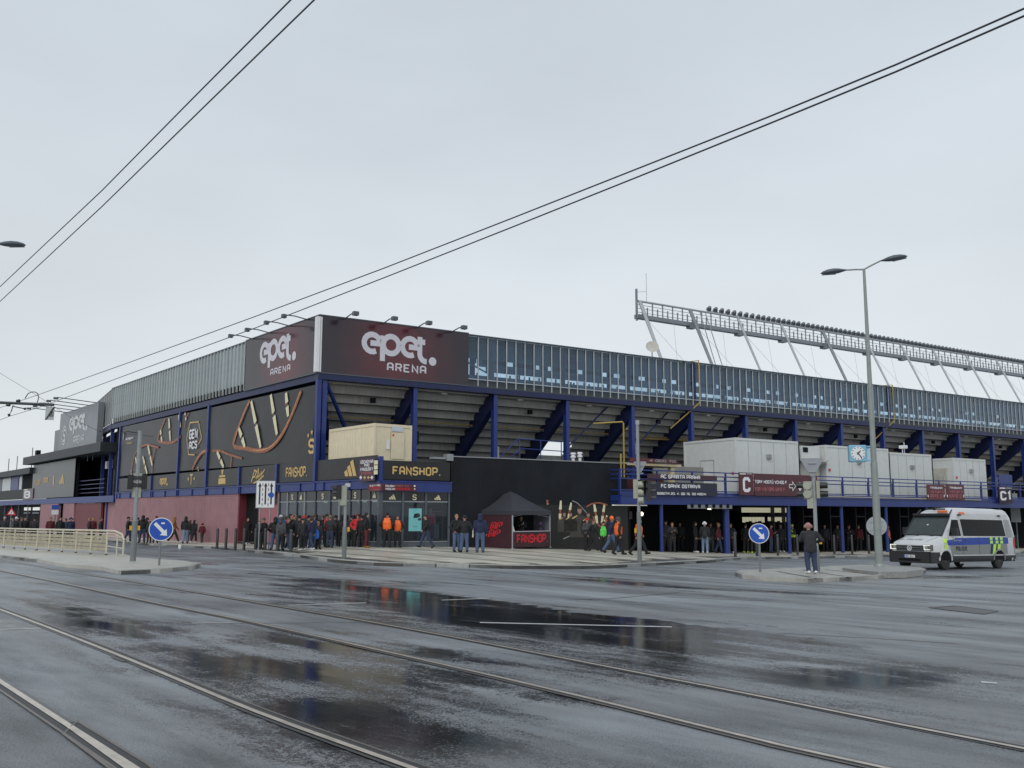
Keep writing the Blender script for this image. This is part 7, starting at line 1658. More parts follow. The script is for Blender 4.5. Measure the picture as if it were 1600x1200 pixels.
for x in (1.02, 1.02 + WB):
    for y, s in ((0.0, -1), (WV, 1)):
        T = Matrix.Translation((x, y - s * 0.0, 0.345)) @ Matrix.Rotation(-s * pi / 2, 4, 'X')
        w_ = lpart('wheel', MB(T).lathe([(0.22, -0.22), (0.31, -0.22), (0.345, -0.19), (0.345, -0.03), (0.31, 0.01), (0.22, 0.01)], 26), M_TYRE, van, smooth=True)
        r_ = MB(T).lathe([(0.21, -0.05), (0.215, 0.0), (0.19, -0.03), (0.08, -0.02), (0.06, 0.015), (0.01, 0.02)], 20); rm = link('rim', mesh_of('rim', r_, M_RIM, Matrix.Identity(4), True, True), w_, WM[van.name].copy())
    side_panel('arch', [(x - 0.42, 0.30), (x + 0.42, 0.30), (x + 0.30, 0.78), (x - 0.30, 0.78)], M_DARK, 0.026)
    poly = [(x + 0.46 * cos(a), 0.40 + 0.44 * sin(a)) for a in [pi * k / 12 for k in range(13)]]
    for (a, b_) in zip(poly[:-1], poly[1:]):
        pass
    for sd_ in (0, 1):
        P = [(q[0], (interp_tw(q[0], q[1]) - 0.035) if sd_ == 0 else WV - (interp_tw(q[0], q[1]) - 0.035), q[1]) for q in poly]
        lpart('arch_trim', MB().path(P, 0.035, 6), M_VW if x < 2 else M_VG, van, smooth=True)
# ================================================================== PEOPLE
def limb(mb, a, b_, ra, rb, n=10):
    """tapered capsule"""
    a, b_ = Vector(a), Vector(b_); d = (b_ - a); L_ = d.length; d.normalize(); u = d.orthogonal().normalized(); w = d.cross(u); vs = []; rings = []
    for k in (-80, -45, 0): rings.append((a + d * ra * sin(radians(k)), ra * cos(radians(k))))
    for k in (0, 45, 80): rings.append((b_ + d * rb * sin(radians(k)), rb * cos(radians(k))))
    for c, r in rings: vs += [c + (u * cos(2 * pi * i / n) + w * sin(2 * pi * i / n)) * r for i in range(n)]
    fs = [(j * n + i, j * n + (i + 1) % n, (j + 1) * n + (i + 1) % n, (j + 1) * n + i) for j in range(5) for i in range(n)]
    fs += [tuple(range(n - 1, -1, -1)), tuple(5 * n + k for k in range(n))]
    mb.add(vs, fs)
def ell(mb, c, rx, ry, rz, n=14, m=9):
    vs = []; 
    for j in range(m + 1):
        t_ = pi * (0.04 + 0.92 * j / m); 
        for i in range(n): a = 2 * pi * i / n; vs.append((c[0] + rx * sin(t_) * cos(a), c[1] + ry * sin(t_) * sin(a), c[2] + rz * cos(t_)))
    fs = [(j * n + i, (j + 1) * n + i, (j + 1) * n + (i + 1) % n, j * n + (i + 1) % n) for j in range(m) for i in range(n)] + [tuple(range(n)), tuple(m * n + k for k in range(n - 1, -1, -1))]
    mb.add(vs, fs)
def fuse(name, mb, voxel, smooth=4, keep=None):
    """overlapping volumes grown together into one skin"""
    me = bpy.data.meshes.new(name + '_raw'); me.from_pydata([tuple(p) for p in mb.v], [], mb.f)
    o = bpy.data.objects.new('tmp', me); COL.objects.link(o)
    r = o.modifiers.new('r', 'REMESH'); r.mode = 'VOXEL'; r.voxel_size = voxel; r.use_smooth_shade = True
    s = o.modifiers.new('s', 'SMOOTH'); s.iterations = smooth; s.factor = 0.5
    dc = o.modifiers.new('d', 'DECIMATE'); dc.ratio = 0.45
    dg = bpy.context.evaluated_depsgraph_get(); dg.update()
    out_ = bpy.data.meshes.new_from_object(o.evaluated_get(dg), preserve_all_data_layers=False, depsgraph=dg); out_.name = name
    bpy.data.objects.remove(o); bpy.data.meshes.remove(me)
    out_.polygons.foreach_set('use_smooth', [True] * len(out_.polygons))
    return out_
def joints(kind):
    J = dict(pel=(0, 0, .93), ch=(0, 0.0, 1.25), nk=(0, 0.01, 1.47), hd=(0, -0.01, 1.62))
    J.update(sL=(-.19, 0, 1.40), sR=(.19, 0, 1.40), eL=(-.25, .02, 1.12), eR=(.25, .02, 1.12), hL=(-.26, -.06, .87), hR=(.26, -.06, .87))
    J.update(tL=(-.09, 0, .90), tR=(.09, 0, .90), kL=(-.11, -.02, .49), kR=(.11, -.02, .49), aL=(-.12, .02, .09), aR=(.12, .02, .09), fL=(-.13, -.14, .04), fR=(.13, -.14, .04))
    if kind == 'pockets': J.update(eL=(-.32, .07, 1.14), eR=(.32, .07, 1.14), hL=(-.19, -.10, .96), hR=(.19, -.10, .96), aR=(.15, .0, .09), fR=(.19, -.14, .04))
    if kind == 'walk': J.update(kL=(-.09, -.19, .52), aL=(-.10, -.33, .12), fL=(-.10, -.47, .12), kR=(.09, .10, .50), aR=(.10, .36, .16), fR=(.10, .27, .05), eL=(-.25, .14, 1.15), hL=(-.24, .17, .90), eR=(.25, -.10, 1.14), hR=(.24, -.26, .95), ch=(0, -.03, 1.25), nk=(0, -.04, 1.46), hd=(0, -.06, 1.61))
    if kind == 'step': J.update(kL=(-.09, -.10, .50), aL=(-.10, -.16, .09), fL=(-.10, -.31, .05), kR=(.09, .04, .49), aR=(.10, .20, .12), fR=(.10, .08, .04), eL=(-.25, .10, 1.13), hL=(-.25, .06, .88), eR=(.25, -.03, 1.13), hR=(.24, -.17, .90))
    if kind == 'phone': J.update(eR=(.27, -.02, 1.13), hR=(.12, -.27, 1.24), eL=(-.27, -.02, 1.13), hL=(-.10, -.25, 1.18), hd=(0, -.05, 1.61))
    if kind == 'lean': J.update(ch=(0, -.05, 1.24), nk=(.01, -.09, 1.45), hd=(.02, -.14, 1.58), sL=(-.19, -.05, 1.38), sR=(.19, -.05, 1.38), eL=(-.36, -.02, 1.13), hL=(-.20, -.20, 1.06), eR=(.30, -.10, 1.12), hR=(.06, -.28, 1.10), kL=(-.10, -.03, .49), aR=(.09, .05, .09))
    return {k: Vector(v) for k, v in J.items()}
def hand(mb, w, e):
    """palm and five bent fingers hanging from wrist w, forearm from e"""
    d = (w - e).normalized(); side = Vector((0, 1, 0)) if abs(d.y) < .8 else Vector((1, 0, 0)); nrm = d.cross(side).normalized(); side = nrm.cross(d)
    limb(mb, w, w + d * 0.05, 0.027, 0.03, 6)
    for k, L_ in enumerate((0.07, 0.08, 0.075, 0.06)):
        b_ = w + d * 0.055 + side * (k - 1.5) * 0.019; m_ = b_ + d * L_ * .55 + nrm * 0.006; limb(mb, b_, m_, 0.011, 0.010, 5); limb(mb, m_, m_ + d * L_ * .4 + nrm * 0.025, 0.010, 0.008, 5)
    b_ = w + d * 0.015 - side * 0.025; limb(mb, b_, b_ + d * 0.035 - side * 0.02, 0.013, 0.011, 5); limb(mb, b_ + d * 0.035 - side * 0.02, b_ + d * 0.065 - side * 0.015, 0.011, 0.009, 5)
POSES = {}
def make_pose(kind):
    J = joints(kind); P = {}
    b_ = MB()
    limb(b_, J['pel'], J['ch'], .125, .13); limb(b_, J['ch'], J['nk'] - Vector((0, 0, .06)), .13, .08); limb(b_, J['nk'] - Vector((0, 0, .05)), J['hd'] - Vector((0, 0, .05)), .055, .052)
    for s in 'LR':
        limb(b_, J['s' + s], J['e' + s], .052, .04); limb(b_, J['e' + s], J['h' + s], .04, .027); limb(b_, J['t' + s], J['k' + s], .08, .052); limb(b_, J['k' + s], J['a' + s], .05, .036); limb(b_, J['a' + s], J['f' + s], .04, .035)
    h = J['hd']; ell(b_, h + Vector((0, .01, .02)), .075, .092, .112); ell(b_, h + Vector((0, -.02, -.045)), .056, .062, .062)
    limb(b_, h + Vector((0, -.085, .02)), h + Vector((0, -.105, -.015)), .012, .018, 6)
    for s in (-1, 1): ell(b_, h + Vector((s * .078, .01, .0)), .016, .025, .032, 8, 6)
    P['body'] = fuse('person_body', b_, .017, 2)
    hb = MB(); hand(hb, J['hL'], J['eL']); hand(hb, J['hR'], J['eR'])
    bm = bmesh.new(); bm.from_mesh(P['body'])
    tmp = bpy.data.meshes.new('t'); tmp.from_pydata([tuple(v) for v in hb.v], [], hb.f); bm.from_mesh(tmp); bm.to_mesh(P['body']); bm.free(); bpy.data.meshes.remove(tmp); P['body'].polygons.foreach_set('use_smooth', [True] * len(P['body'].polygons))
    j = MB(); dn = Vector((0, 0, 1))
    limb(j, J['pel'] + dn * .04, J['ch'], .142, .15); limb(j, J['pel'] + Vector((-.06, 0, .0)), J['ch'] + Vector((-.07, 0, .02)), .125, .13); limb(j, J['pel'] + Vector((.06, 0, .0)), J['ch'] + Vector((.07, 0, .02)), .125, .13); limb(j, J['pel'] + Vector((-.09, 0, -.01)), J['pel'] + Vector((.09, 0, -.01)), .112, .112); limb(j, J['ch'], J['nk'] - dn * .04, .15, .085)
    limb(j, J['sL'] - dn * .01, J['sR'] - dn * .01, .085, .085)
    for s in 'LR': limb(j, J['s' + s], J['e' + s], .078, .066); limb(j, J['e' + s], J['h' + s], .064, .048)
    P['jacket'] = fuse('jacket', j, .02, 5)
    j2 = MB(); j2.v = list(j.v); j2.f = list(j.f); limb(j2, J['pel'] + Vector((-.085, 0, -.14)), J['pel'] + Vector((.085, 0, -.14)), .118, .118); limb(j2, J['pel'] + Vector((-.07, 0, -.14)), J['pel'] + Vector((-.06, 0, .0)), .125, .13); limb(j2, J['pel'] + Vector((.07, 0, -.14)), J['pel'] + Vector((.06, 0, .0)), .125, .13); P['coat'] = fuse('coat', j2, .02, 5)
    t_ = MB(); limb(t_, J['pel'] + Vector((-.045, 0, .03)), J['pel'] + Vector((.045, 0, .03)), .128, .128)
    for s in 'LR': limb(t_, J['t' + s], J['k' + s], .112, .083); limb(t_, J['k' + s], J['a' + s] + dn * .01, .082, .070)
    P['trousers'] = fuse('trousers', t_, .02, 3)
    sh = MB()
    for s in 'LR': limb(sh, J['a' + s] + Vector((0, .03, -.02)), J['f' + s], .055, .045, 10)
    P['shoes'] = mesh_of('shoes', sh, None, Matrix.Identity(4), True, True)
    v = MB(); limb(v, J['pel'] + dn * .06, J['ch'], .158, .165); limb(v, J['pel'] + Vector((-.07, 0, .04)), J['ch'] + Vector((-.075, 0, .04)), .138, .145); limb(v, J['pel'] + Vector((.07, 0, .04)), J['ch'] + Vector((.075, 0, .04)), .138, .145); limb(v, J['ch'], J['nk'] - dn * .07, .165, .10); limb(v, J['sL'] * .75 + J['sR'] * .25, J['sR'] * .75 + J['sL'] * .25, .098, .098); P['vest'] = fuse('vest', v, .02, 4)
    c = h + Vector((0, .015, .045))
    m_ = MB(); ell(m_, c + Vector((0, .008, 0)), .086, .1, .095); P['hair'] = mesh_of('hair', m_, None, Matrix.Identity(4), True, True)
    m_ = MB(); ell(m_, c + Vector((0, 0, .012)), .092, .108, .098); limb(m_, c + Vector((-.06, 0, -.025)), c + Vector((.06, 0, -.025)), .078, .078); P['beanie'] = fuse('beanie', m_, .016, 2)
    m_ = MB(); ell(m_, c + Vector((0, 0, .02)), .09, .105, .085); m_.box(c + Vector((-.07, -.19, .0)), c + Vector((.07, -.06, .02))); P['cap'] = mesh_of('cap', m_, None, Matrix.Identity(4), True, True)
    m_ = MB(); ell(m_, c + Vector((0, .03, .0)), .105, .108, .13); limb(m_, c + Vector((0, .06, -.09)), c + Vector((0, .05, -.17)), .095, .12); P['hood'] = fuse('hood', m_, .018, 3)
    m_ = MB(); ell(m_, c + Vector((0, .02, .0)), .095, .105, .105); limb(m_, c + Vector((0, .065, -.03)), c + Vector((0, .10, -.28)), .085, .075); P['long_hair'] = fuse('long_hair', m_, .018, 3)
    POSES[kind] = (P, J)
for k in ('stand', 'pockets', 'walk', 'step', 'phone', 'lean'): make_pose(k)
def cm(c, rough=0.8):
    """cloth material by colour"""
    return mat('cloth_%d_%d_%d' % tuple(int(v * 1000) for v in c), c, rough, var=0.22, scale=9, bump=0.35, bscale=14)
SKINS = [mat('skin_a', (0.42, 0.23, 0.17), 0.55, var=0.08), mat('skin_b', (0.34, 0.18, 0.13), 0.55, var=0.08)]
COLS = dict(black=(.012, .012, .014), dark=(.022, .023, .027), grey=(.06, .062, .066), navy=(.014, .02, .06), jeans=(.07, .11, .20), djeans=(.03, .045, .09), ljeans=(.16, .23, .33), red=(.50, .02, .025), maroon=(.10, .015, .02),
    brown=(.10, .055, .03), mustard=(.28, .13, .025), orange=(.85, .14, .02), white=(.7, .7, .7), beige=(.35, .3, .22), hivis=(.45, .7, .05), green=(.10, .6, .08), pink=(.5, .06, .13), purple=(.12, .02, .12), blue=(.02, .12, .45), fair=(.25, .15, .06), pale=(.42, .42, .44), peach=(.36, .19, .17), camo=(.08, .09, .07))
def person(lab, foot, pose='stand', yaw=0.0, top='black', legs='dark', head=('hair', 'black'), shoes='black', h=1.76, vest=None, coat=False, wide=1.0, skin=0, group=None):
    """foot: world position; yaw 0 faces the camera, 180 shows the back"""
    P, J = POSES[pose]; s = h / 1.76
    d = Vector((foot.x, foot.y, 0)).normalized(); base = math.atan2(-d.x, d.y)
    M = Matrix.Translation(foot) @ Matrix.Rotation(base + radians(yaw), 4, 'Z') @ Matrix.Diagonal((s * wide, s * wide, s, 1))
    R0 = Matrix.Translation(foot) @ Matrix.Rotation(base + radians(yaw), 4, 'Z')
    t_ = thing('person', lab, 'person', None, group=group, M=R0)
    D = Matrix.Diagonal((s * wide, s * wide, s, 1))
    def pc(nm, me, m):
        if not me.materials: me.materials.append(None)
        o = link(nm, me, t_, R0 @ D); o.material_slots[0].link = 'OBJECT'; o.material_slots[0].material = m; return o
    pc('body', P['body'], SKINS[skin]); pc('trousers', P['trousers'], cm(COLS[legs])); pc('coat' if coat else 'jacket', P['coat' if coat else 'jacket'], cm(COLS[top])); pc('shoes', P['shoes'], cm(COLS[shoes], .5))
    pc(head[0], P[head[0]], cm(COLS[head[1]]))
    if vest: pc('vest', P['vest'], cm(COLS[vest], .6))
    return t_
def pp(px, py, **k):
    return ground(px, py, KERB)
def by_height(px, py_feet, hpx, lab, **k):
    p = pp(px, py_feet)
    for _ in range(60):          # nobody stands inside the shop or the wall
        g_ = p - C; s_ = g_.dot(DR)
        if (s_ < 16.3 and g_.dot(NR) > -0.45 and px > 597) or (px <= 597 and (p - K).dot(NL) > -0.45 and px > 440) or (px <= 375 and (p - K).dot(NL) > -0.3): p = Vector((p.x * 0.995, p.y * 0.995, 0)); p.z = gz(p.x, p.y) + KERB
        else: break
    k.setdefault('h', max(1.2, min(1.95, hpx * p.y / FPX)))
    return person(lab, p, **k)
def backpack(lab, per, col, dz=0.0, sc=1.0):
    W = WM[per.name]; t_ = thing('backpack', lab, 'backpack', None, M=W @ Matrix.Translation((0, .26 * sc, 1.18 * sc + dz)))
    mb = MB(); limb(mb, (0, 0, -.14), (0, .0, .12), .13, .11); limb(mb, (-.06, 0, -.14), (-.05, 0, .1), .11, .10); limb(mb, (.06, 0, -.14), (.05, 0, .1), .11, .1); limb(mb, (0, .09, -.1), (0, .09, 0), .06, .06)
    me_ = fuse('backpack', mb, .02, 2); me_.materials.append(cm(COLS[col])); link('bag_body', me_, t_, WM[t_.name].copy())
    lpart('strap', MB().path([(-.12, -.05, .16), (-.13, -.22, .2), (-.13, -.38, .0)], .018, 5).path([(.12, -.05, .16), (.13, -.22, .2), (.13, -.38, .0)], .018, 5), cm(COLS['dark']), t_)
    return t_
BH = by_height
gl_ = 'passers-by along the brick wall'
BH(199, 846, 38, 'visitor in a black coat with white collar, left of the tall pole on the platform', pose='step', yaw=100, top='black', legs='djeans', head=('hair', 'black'), coat=True, wide=1.15)
BH(206.5, 845.5, 36, 'dark visitor half hidden behind the tall traffic light pole', pose='stand', yaw=160, top='dark', legs='djeans', head=('hair', 'brown'))
BH(221.5, 848.5, 42, 'broad visitor in a black hooded jacket, just right of the tall traffic light pole', pose='pockets', yaw=180, top='black', legs='djeans', head=('hood', 'black'), wide=1.12)
BH(232.5, 849, 34, 'small dark visitor between the black hooded one and the left blue arrow sign', pose='stand', yaw=200, top='dark', legs='dark', head=('hair', 'brown'))
BH(242.5, 849, 42, 'visitor in a maroon cap behind the left blue arrow sign', pose='stand', yaw=180, top='navy', legs='djeans', head=('cap', 'maroon'))
BH(255, 847, 36, 'dark visitor hidden behind the left blue arrow sign', pose='walk', yaw=-90, top='black', legs='djeans')
BH(270.5, 848.5, 40, 'visitor in a mustard hooded jacket walking right of the left blue arrow sign', pose='walk', yaw=90, top='mustard', legs='black', head=('hood', 'mustard'), shoes='white', coat=True)
BH(289, 849.5, 41, 'visitor in a black jacket and light blue jeans walking by the brick wall', pose='step', yaw=170, top='black', legs='ljeans', head=('hood', 'black'), wide=1.08)
BH(302.5, 848, 35, 'visitor with long black hair and black clothes by the brick wall', pose='step', yaw=150, top='black', legs='black', head=('long_hair', 'black'), shoes='white')
BH(315, 848, 30, 'child in a dark maroon coat and grey trousers by the brick wall', pose='step', yaw=200, top='maroon', legs='grey', head=('beanie', 'maroon'), coat=True)
BH(386, 850, 40, 'person all in black standing in the maroon doorway recess', pose='stand', yaw=30, top='black', legs='black', head=('hood', 'black'), shoes='white')
BH(402.5, 857, 45, 'dark visitor left behind the left post of the lane board', pose='phone', yaw=120, top='dark', legs='dark', head=('hair', 'brown'))
BH(410.5, 858, 48, 'visitor in a camouflage cap between the two posts of the lane board', pose='pockets', yaw=-130, top='dark', legs='black', head=('cap', 'camo'))
q_ = 'people queueing before the shop'
BH(429, 859.5, 50, 'visitor in a wide black jacket and blue jeans, left end of the queue', pose='pockets', yaw=180, top='black', legs='jeans', head=('hood', 'black'), wide=1.2)
BH(437, 858, 52, 'visitor in a white cap and blue jacket behind the left end of the queue', pose='stand', yaw=20, top='blue', legs='jeans', head=('cap', 'white'))
BH(446, 857.5, 50, 'visitor in a red and dark jacket near the left end of the queue', pose='stand', yaw=170, top='red', legs='black', head=('hair', 'brown'), shoes='white')
BH(453.5, 858, 54, 'tall woman with long black hair, left of the broad man in white shoes', pose='stand', yaw=60, top='black', legs='black', head=('long_hair', 'black'))
BH(466, 859, 53, 'broad man in black with white shoes in the middle of the queue', pose='pockets', yaw=175, top='black', legs='black', head=('hair', 'black'), shoes='white', wide=1.2)
BH(460, 854.5, 49, 'bare headed man facing the street behind the broad man in black', pose='stand', yaw=10, top='dark', legs='black', head=('hair', 'fair'))
BH(474, 855, 49, 'visitor in a red scarf coloured beanie behind the broad man in black', pose='stand', yaw=-20, top='black', legs='dark', head=('beanie', 'red'))
BH(481, 857, 51, 'visitor in dark clothes with white shoes, right of the broad man in black', pose='stand', yaw=150, top='dark', legs='navy', head=('hair', 'black'), shoes='white')
BH(489.5, 856, 51, 'visitor in a black jacket behind the child with the blue backpack', pose='pockets', yaw=140, top='navy', legs='jeans', head=('hair', 'brown'))
ch = BH(496.5, 858.5, 43, 'child in dark clothes carrying the bright blue backpack', pose='stand', yaw=150, top='dark', legs='black', head=('hair', 'fair'))
backpack('bright blue backpack on the back of a child in the queue', ch, 'blue', -0.2, .8)
BH(509.5, 855, 51, 'man in a red jacket and black trousers at the right end of the queue', pose='stand', yaw=110, top='red', legs='black', head=('hair', 'black'))
BH(503, 853.5, 48, 'dark dressed visitor just left of the man in the red jacket', pose='stand', yaw=200, top='black', legs='dark', head=('hair', 'brown'), shoes='white')
BH(523, 852.5, 48, 'dark visitor at the shop door left of the small traffic light', pose='stand', yaw=180, top='black', legs='black', head=('hair', 'black'))
BH(548, 852.5, 49, 'dark visitor at the shop door right of the small traffic light', pose='stand', yaw=150, top='dark', legs='black', head=('hair', 'black'))
BH(558, 855, 51, 'person in a bright red jacket and black trousers facing the street by the shop doors', pose='pockets', yaw=5, top='red', legs='black', head=('beanie', 'maroon'), wide=1.12)
BH(572, 856, 53, 'person in a black jacket, maroon trousers and tan shoes by the shop doors', pose='pockets', yaw=80, top='black', legs='maroon', head=('hood', 'black'), shoes='mustard')
BH(584, 853.5, 48, 'x', pose='stand', yaw=60, top='dark', legs='black', head=('hair', 'black')) if False else None
BH(604.5, 854.5, 54, 'steward in an orange vest seen from the back, hand on hip', pose='pockets', yaw=165, top='black', legs='black', head=('hair', 'black'), vest='orange', wide=1.12)
BH(620.5, 855, 49, 'steward in an orange vest facing the street, right of the other steward', pose='pockets', yaw=10, top='black', legs='black', head=('hair', 'brown'), vest='orange')
BH(666, 857, 52, 'person in a black jacket and dark jeans striding left past the shop window', pose='walk', yaw=-75, top='black', legs='djeans', head=('hair', 'black'))
BH(713, 862.5, 58, 'left man of the pair in black jackets and blue jeans, greying hair', pose='pockets', yaw=30, top='black', legs='jeans', head=('hair', 'fair'))
BH(725.5, 863, 57, 'right man of the pair in black jackets and jeans, seen from the back', pose='pockets', yaw=185, top='black', legs='jeans', head=('hair', 'black'), wide=1.08)
m3 = BH(750, 863.5, 59, 'man in a navy hooded jacket and jeans with a pale bag, left of the tent', pose='stand', yaw=180, top='navy', legs='jeans', head=('hood', 'navy'), shoes='grey', wide=1.12)
W = WM[m3.name]; bg_ = thing('shoulder_bag', 'pale cloth bag hanging at the left side of the man in navy', 'bag', None, M=W @ Matrix.Translation((.33, 0, .95)))
lpart('bag_body', MB().add([(-.03, -.12, -.25), (.04, -.13, -.25), (.04, .13, -.25), (-.03, .12, -.25), (-.02, -.10, .06), (.02, -.10, .06), (.02, .10, .06), (-.02, .10, .06)], [(0, 1, 5, 4), (1, 2, 6, 5), (2, 3, 7, 6), (3, 0, 4, 7), (4, 5, 6, 7), (0, 3, 2, 1)]), cm((.5, .5, .46)), bg_); lpart('strap', MB().path([(0, -.09, .05), (-.06, -.02, .45), (0, .09, .05)], .01, 5), cm((.5, .5, .46)), bg_)
extra = [(438, 860.5, 51, 'person in a dark grey hood close behind the bollards, left in the queue', 'stand', 150, 'grey', 'black', ('hood', 'grey'), 'dark'), (449, 860, 50, 'person in black looking back, beside the bollard in the middle of the queue', 'step', 60, 'black', 'djeans', ('hair', 'brown'), 'white'),
 (457, 856, 50, 'person in a brown jacket between the tall woman and the broad man in black', 'phone', 30, 'brown', 'dark', ('hair', 'black'), 'dark'), (472, 860, 49, 'person in a black cap just right of the broad man with white shoes', 'stand', -150, 'dark', 'black', ('cap', 'black'), 'white'),
 (485.5, 859.5, 50, 'person in navy with a light bag hand, left of the child with the blue backpack', 'step', -120, 'navy', 'djeans', ('beanie', 'dark'), 'white'), (492, 854.5, 49, 'person in a black hood behind the child with the blue backpack', 'stand', 200, 'black', 'black', ('hood', 'black'), 'black'),
 (515, 856, 50, 'person in a dark jacket right of the man in the red jacket', 'pockets', 170, 'dark', 'djeans', ('hair', 'fair'), 'dark'), (533, 854.5, 49, 'person in black at the door behind the small traffic light pole', 'phone', 160, 'black', 'black', ('hood', 'black'), 'dark'),
 (564.5, 853.8, 49, 'dark haired person behind the one in the bright red jacket', 'stand', 190, 'black', 'black', ('hair', 'black'), 'black'), (214, 847, 38, 'slim dark visitor right behind the tall traffic light pole', 'step', 160, 'dark', 'djeans', ('hair', 'black'), 'black'),
 (228, 846.5, 37, 'visitor in a dark grey jacket behind the broad black hooded one', 'stand', 190, 'grey', 'black', ('beanie', 'black'), 'black'), (296, 847, 34, 'small dark visitor between the light jeans and the long black hair', 'stand', 170, 'dark', 'dark', ('hair', 'brown'), 'black')]
for x, y, hp, lab, ps, yw, tp, lg, hd, sh_ in extra: BH(x, y, hp, lab, pose=ps, yaw=yw, top=tp, legs=lg, head=hd, shoes=sh_)
# inside the tent
for i, (x, lab, tp, hd, yw) in enumerate(((0.55, 'dark haired shop assistant at the left inside the tent', 'dark', ('hair', 'brown'), 0), (1.25, 'shop assistant in black in the middle inside the tent', 'black', ('hair', 'black'), 20), (2.05, 'shop assistant in a dark suit with pale shirt inside the tent', 'dark', ('hair', 'fair'), -10))):
    person(lab, WT @ Vector((x, 1.1 + 0.4 * (i % 2), 0)), 'phone', yw, tp, 'dark', hd, h=1.72)
tag(part('shirt_front', MB(WT).box((2.02, 0.93, 1.05), (2.10, 0.95, 1.38)), M_WHITE, [o for o in COL.objects if o.name.startswith('person') and 'pale shirt' in str(o.get('label'))][0]), None)
tag(part('flower_pot', MB(WT).lathe([(.09, .91), (.11, 1.05), (.02, 1.1), (.14, 1.25), (.12, 1.36), (.02, 1.4)], 8, (2.6 - 0.0, .2, 0)), cm((.06, .03, .08)), None, org=WT @ Vector((2.6, .2, .91)), smooth=True), 'small dark vase with a purple plant on the tent counter', 'vase')
# forecourt right of the tent
BH(917, 860.5, 50, 'man in a dark grey jacket with a pale bag, before the mural', pose='phone', yaw=40, top='grey', legs='black', head=('cap', 'red'))
BH(926, 861.5, 49, 'dark walker just right of the man in grey, before the mural', pose='walk', yaw=70, top='black', legs='black', head=('hair', 'brown'))
BH(942.5, 862.5, 46, 'small person in a green vest behind the two walkers before the mural', pose='stand', yaw=20, top='black', legs='black', head=('hair', 'black'), vest='green')
BH(955, 864.5, 57, 'walker in a navy jacket, blue jeans and orange beanie beside a steward', pose='walk', yaw=110, top='navy', legs='jeans', head=('beanie', 'orange'))
BH(966.5, 867, 58, 'steward in an orange vest walking right beside the man with orange beanie', pose='step', yaw=120, top='black', legs='black', head=('beanie', 'grey'), vest='orange', wide=1.1)
BH(998, 868, 57, 'steward in an orange vest behind the tall traffic light pole with triangular sign', pose='walk', yaw=110, top='black', legs='black', head=('hair', 'black'), vest='orange', wide=1.1)
# below the terrace
und = [(1041, 862, 48, 'dark bearded person leaning by the left blue terrace post', 'pockets', 20, 'dark', 'black', ('hair', 'black'), 'black', None), (1051, 863, 46, 'person in black with folded arms right of the left terrace post', 'phone', 10, 'black', 'black', ('hair', 'brown'), 'dark', None),
 (1087, 863.5, 50, 'person in a long black hooded coat under the terrace', 'stand', 80, 'black', 'black', ('hood', 'black'), 'white', None), (1102, 864.5, 50, 'person in a white beanie and light jeans with black backpack under the terrace', 'stand', 175, 'black', 'ljeans', ('beanie', 'white'), 'white', None),
 (1111, 863, 48, 'person in grey jeans behind the one with the white beanie', 'stand', 20, 'dark', 'grey', ('hair', 'black'), 'dark', None), (1123.5, 864.5, 50, 'man in a maroon jacket and jeans by the thick blue terrace post', 'step', 90, 'maroon', 'djeans', ('hair', 'fair'), 'black', None),
 (1143, 864, 48, 'person in dark clothes and white shoes right of the thick blue terrace post', 'pockets', -30, 'dark', 'black', ('hair', 'brown'), 'white', None), (1166, 864, 48, 'dark person with yellow green shoes left behind the right arrow sign', 'stand', 160, 'black', 'black', ('hair', 'black'), 'hivis', None),
 (1178, 864.5, 48, 'dark person with yellow green shoes hidden behind the right arrow sign', 'stand', 200, 'black', 'black', ('hair', 'black'), 'hivis', None), (1205, 863.5, 49, 'man in a brownish jacket and jeans right of the right arrow sign', 'phone', 70, 'maroon', 'djeans', ('hair', 'black'), 'black', None),
 (1221, 862.5, 48, 'dark person with white shoes between the right arrow sign and the man on the island', 'stand', 30, 'black', 'black', ('hair', 'brown'), 'white', None), (1240, 862.5, 49, 'person in a yellow hi-vis jacket left of the man on the island', 'phone', -60, 'dark', 'black', ('cap', 'hivis'), 'black', 'hivis'),
 (1290, 861, 47, 'dark person right of the island traffic light', 'stand', 0, 'dark', 'black', ('hair', 'black'), 'black', None), (1310, 861, 46, 'person in black below the terrace right of the bollard', 'pockets', 40, 'black', 'black', ('hair', 'black'), 'black', None),
 (1328, 860.5, 46, 'person with a reddish face in black below the terrace', 'phone', 0, 'black', 'black', ('cap', 'maroon'), 'black', None), (1343, 860.5, 46, 'person in a dull red jacket left of the round sign back', 'stand', 160, 'maroon', 'black', ('hair', 'brown'), 'black', None),
 (1389, 860, 47, 'person in an orange jacket left of the police van under the terrace', 'stand', 100, 'orange', 'black', ('hair', 'black'), 'black', None), (1063, 861, 45, 'dark person deep under the terrace left of the spot lamp', 'stand', 0, 'dark', 'black', ('hair', 'black'), 'black', None),
 (1195, 860, 45, 'dark person before the lit cream board, its right half', 'stand', 180, 'black', 'black', ('hair', 'black'), 'black', None), (1570, 854, 38, 'dark person behind the rear of the police van', 'stand', 120, 'black', 'black', ('hair', 'black'), 'black', None)]
for x, y, hp, lab, ps, yw, tp, lg, hd, sh_, vs_ in und:
    o = BH(x, y, hp, lab, pose=ps, yaw=yw, top=tp, legs=lg, head=hd, shoes=sh_, vest=vs_)
    if 'white beanie and' in lab: backpack('black backpack on the back of the visitor in a white beanie', o, 'dark', 0.0, 1.0)
# the man on the island
pm_ = ground(1268, 896.5, KERB)
mi = person('man in dark grey jacket, blue jeans and pinkish beanie standing on the island', pm_, 'lean', 190, 'dark', 'djeans', ('beanie', 'peach'), 'white', h=1.76, wide=1.12, coat=True)
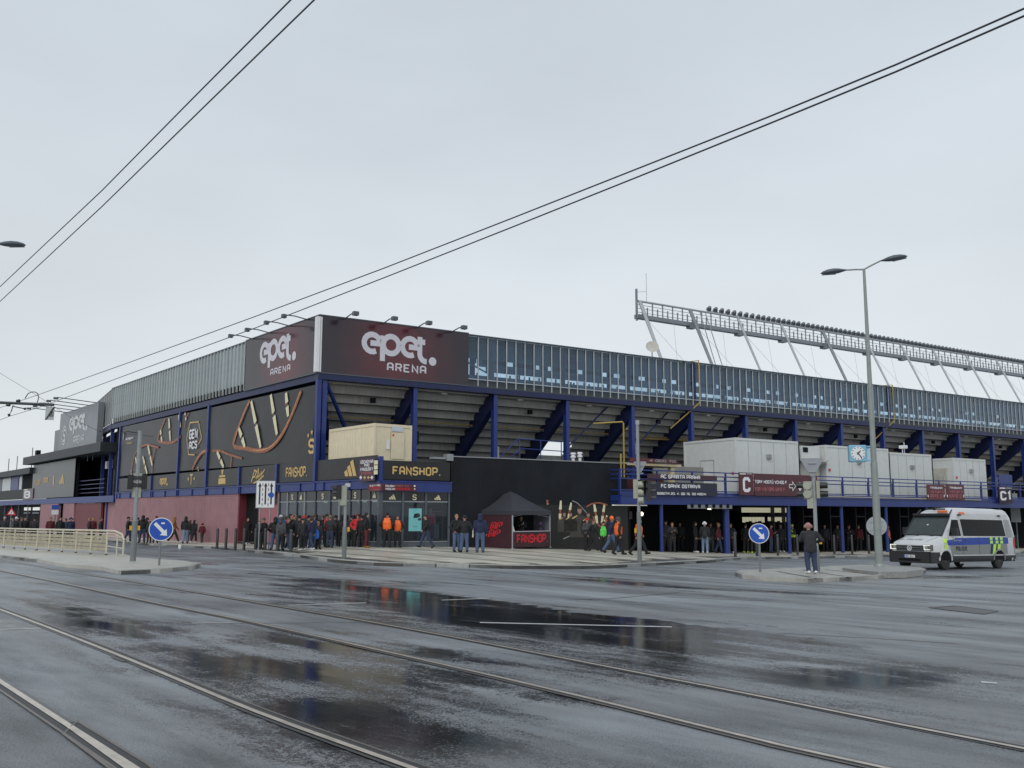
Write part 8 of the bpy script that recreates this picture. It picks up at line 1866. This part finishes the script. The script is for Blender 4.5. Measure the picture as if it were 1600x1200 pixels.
# behind the railing on the left
lft = [(5, 845, 'pale capped head behind the far left end of the railing', ('cap', 'pale'), 'dark'), (18, 846, 'person in a grey jacket behind the railing by the warning sign', ('hair', 'black'), 'grey'), (23, 845, 'person in a white beanie behind the railing, right of the warning sign', ('beanie', 'white'), 'black'), (31, 846, 'dark haired person behind the railing before the glass doors', ('hair', 'brown'), 'dark'),
 (37, 845, 'person in black behind the railing, before the light strips', ('hair', 'black'), 'black'), (52, 845, 'dark person behind the railing left of the pink wall', ('hair', 'black'), 'dark'), (77, 846, 'person in maroon with a white scarf behind the railing, before the pink wall', ('hair', 'brown'), 'maroon'), (92, 847, 'person in black behind the railing, below the parking plates', ('hood', 'black'), 'black'),
 (101, 846, 'small dark person behind the railing between two taller ones', ('hair', 'brown'), 'dark'), (108.5, 847, 'person in a navy jacket behind the railing, left of the maroon gate', ('beanie', 'navy'), 'navy'), (138, 843, 'left one of two small figures before the maroon gate', ('hair', 'fair'), 'dark'), (143.5, 843, 'right one of two small figures before the maroon gate', ('hair', 'fair'), 'maroon'), (156, 846, 'person in black behind the railing, right of the maroon gate', ('hair', 'brown'), 'black')]
for x, y, lab, hd, tp in lft:
    p = pp(x, y); person(lab, p, 'stand', random.choice([90, -90, 170, 20]), tp, 'dark', hd, h=1.72 if x not in (101, 138, 143.5) else 1.66, wide=1.1)
# mannequins in the shop
for x_, lab, tp, lg in ((2.95, 'shop mannequin in pink top and purple trousers behind the right window', 'pink', 'purple'),):
    q = GR @ Vector((3.15, 0.45, 0)); q.z = gz(q.x, q.y) + KERB + 0.3
    P, J = POSES['stand']; t_ = thing('mannequin', lab, 'mannequin', q); R0 = WM[t_.name] @ Matrix.Diagonal((.95, .95, .97, 1))
    for nm, c in (('body', COLS['pale']), ('trousers', COLS[lg]), ('jacket', COLS[tp])):
        o = link(nm, P[nm], t_, R0.copy()); 
        if not o.material_slots: P[nm].materials.append(None)
        o.material_slots[0].link = 'OBJECT'; o.material_slots[0].material = cm(c)
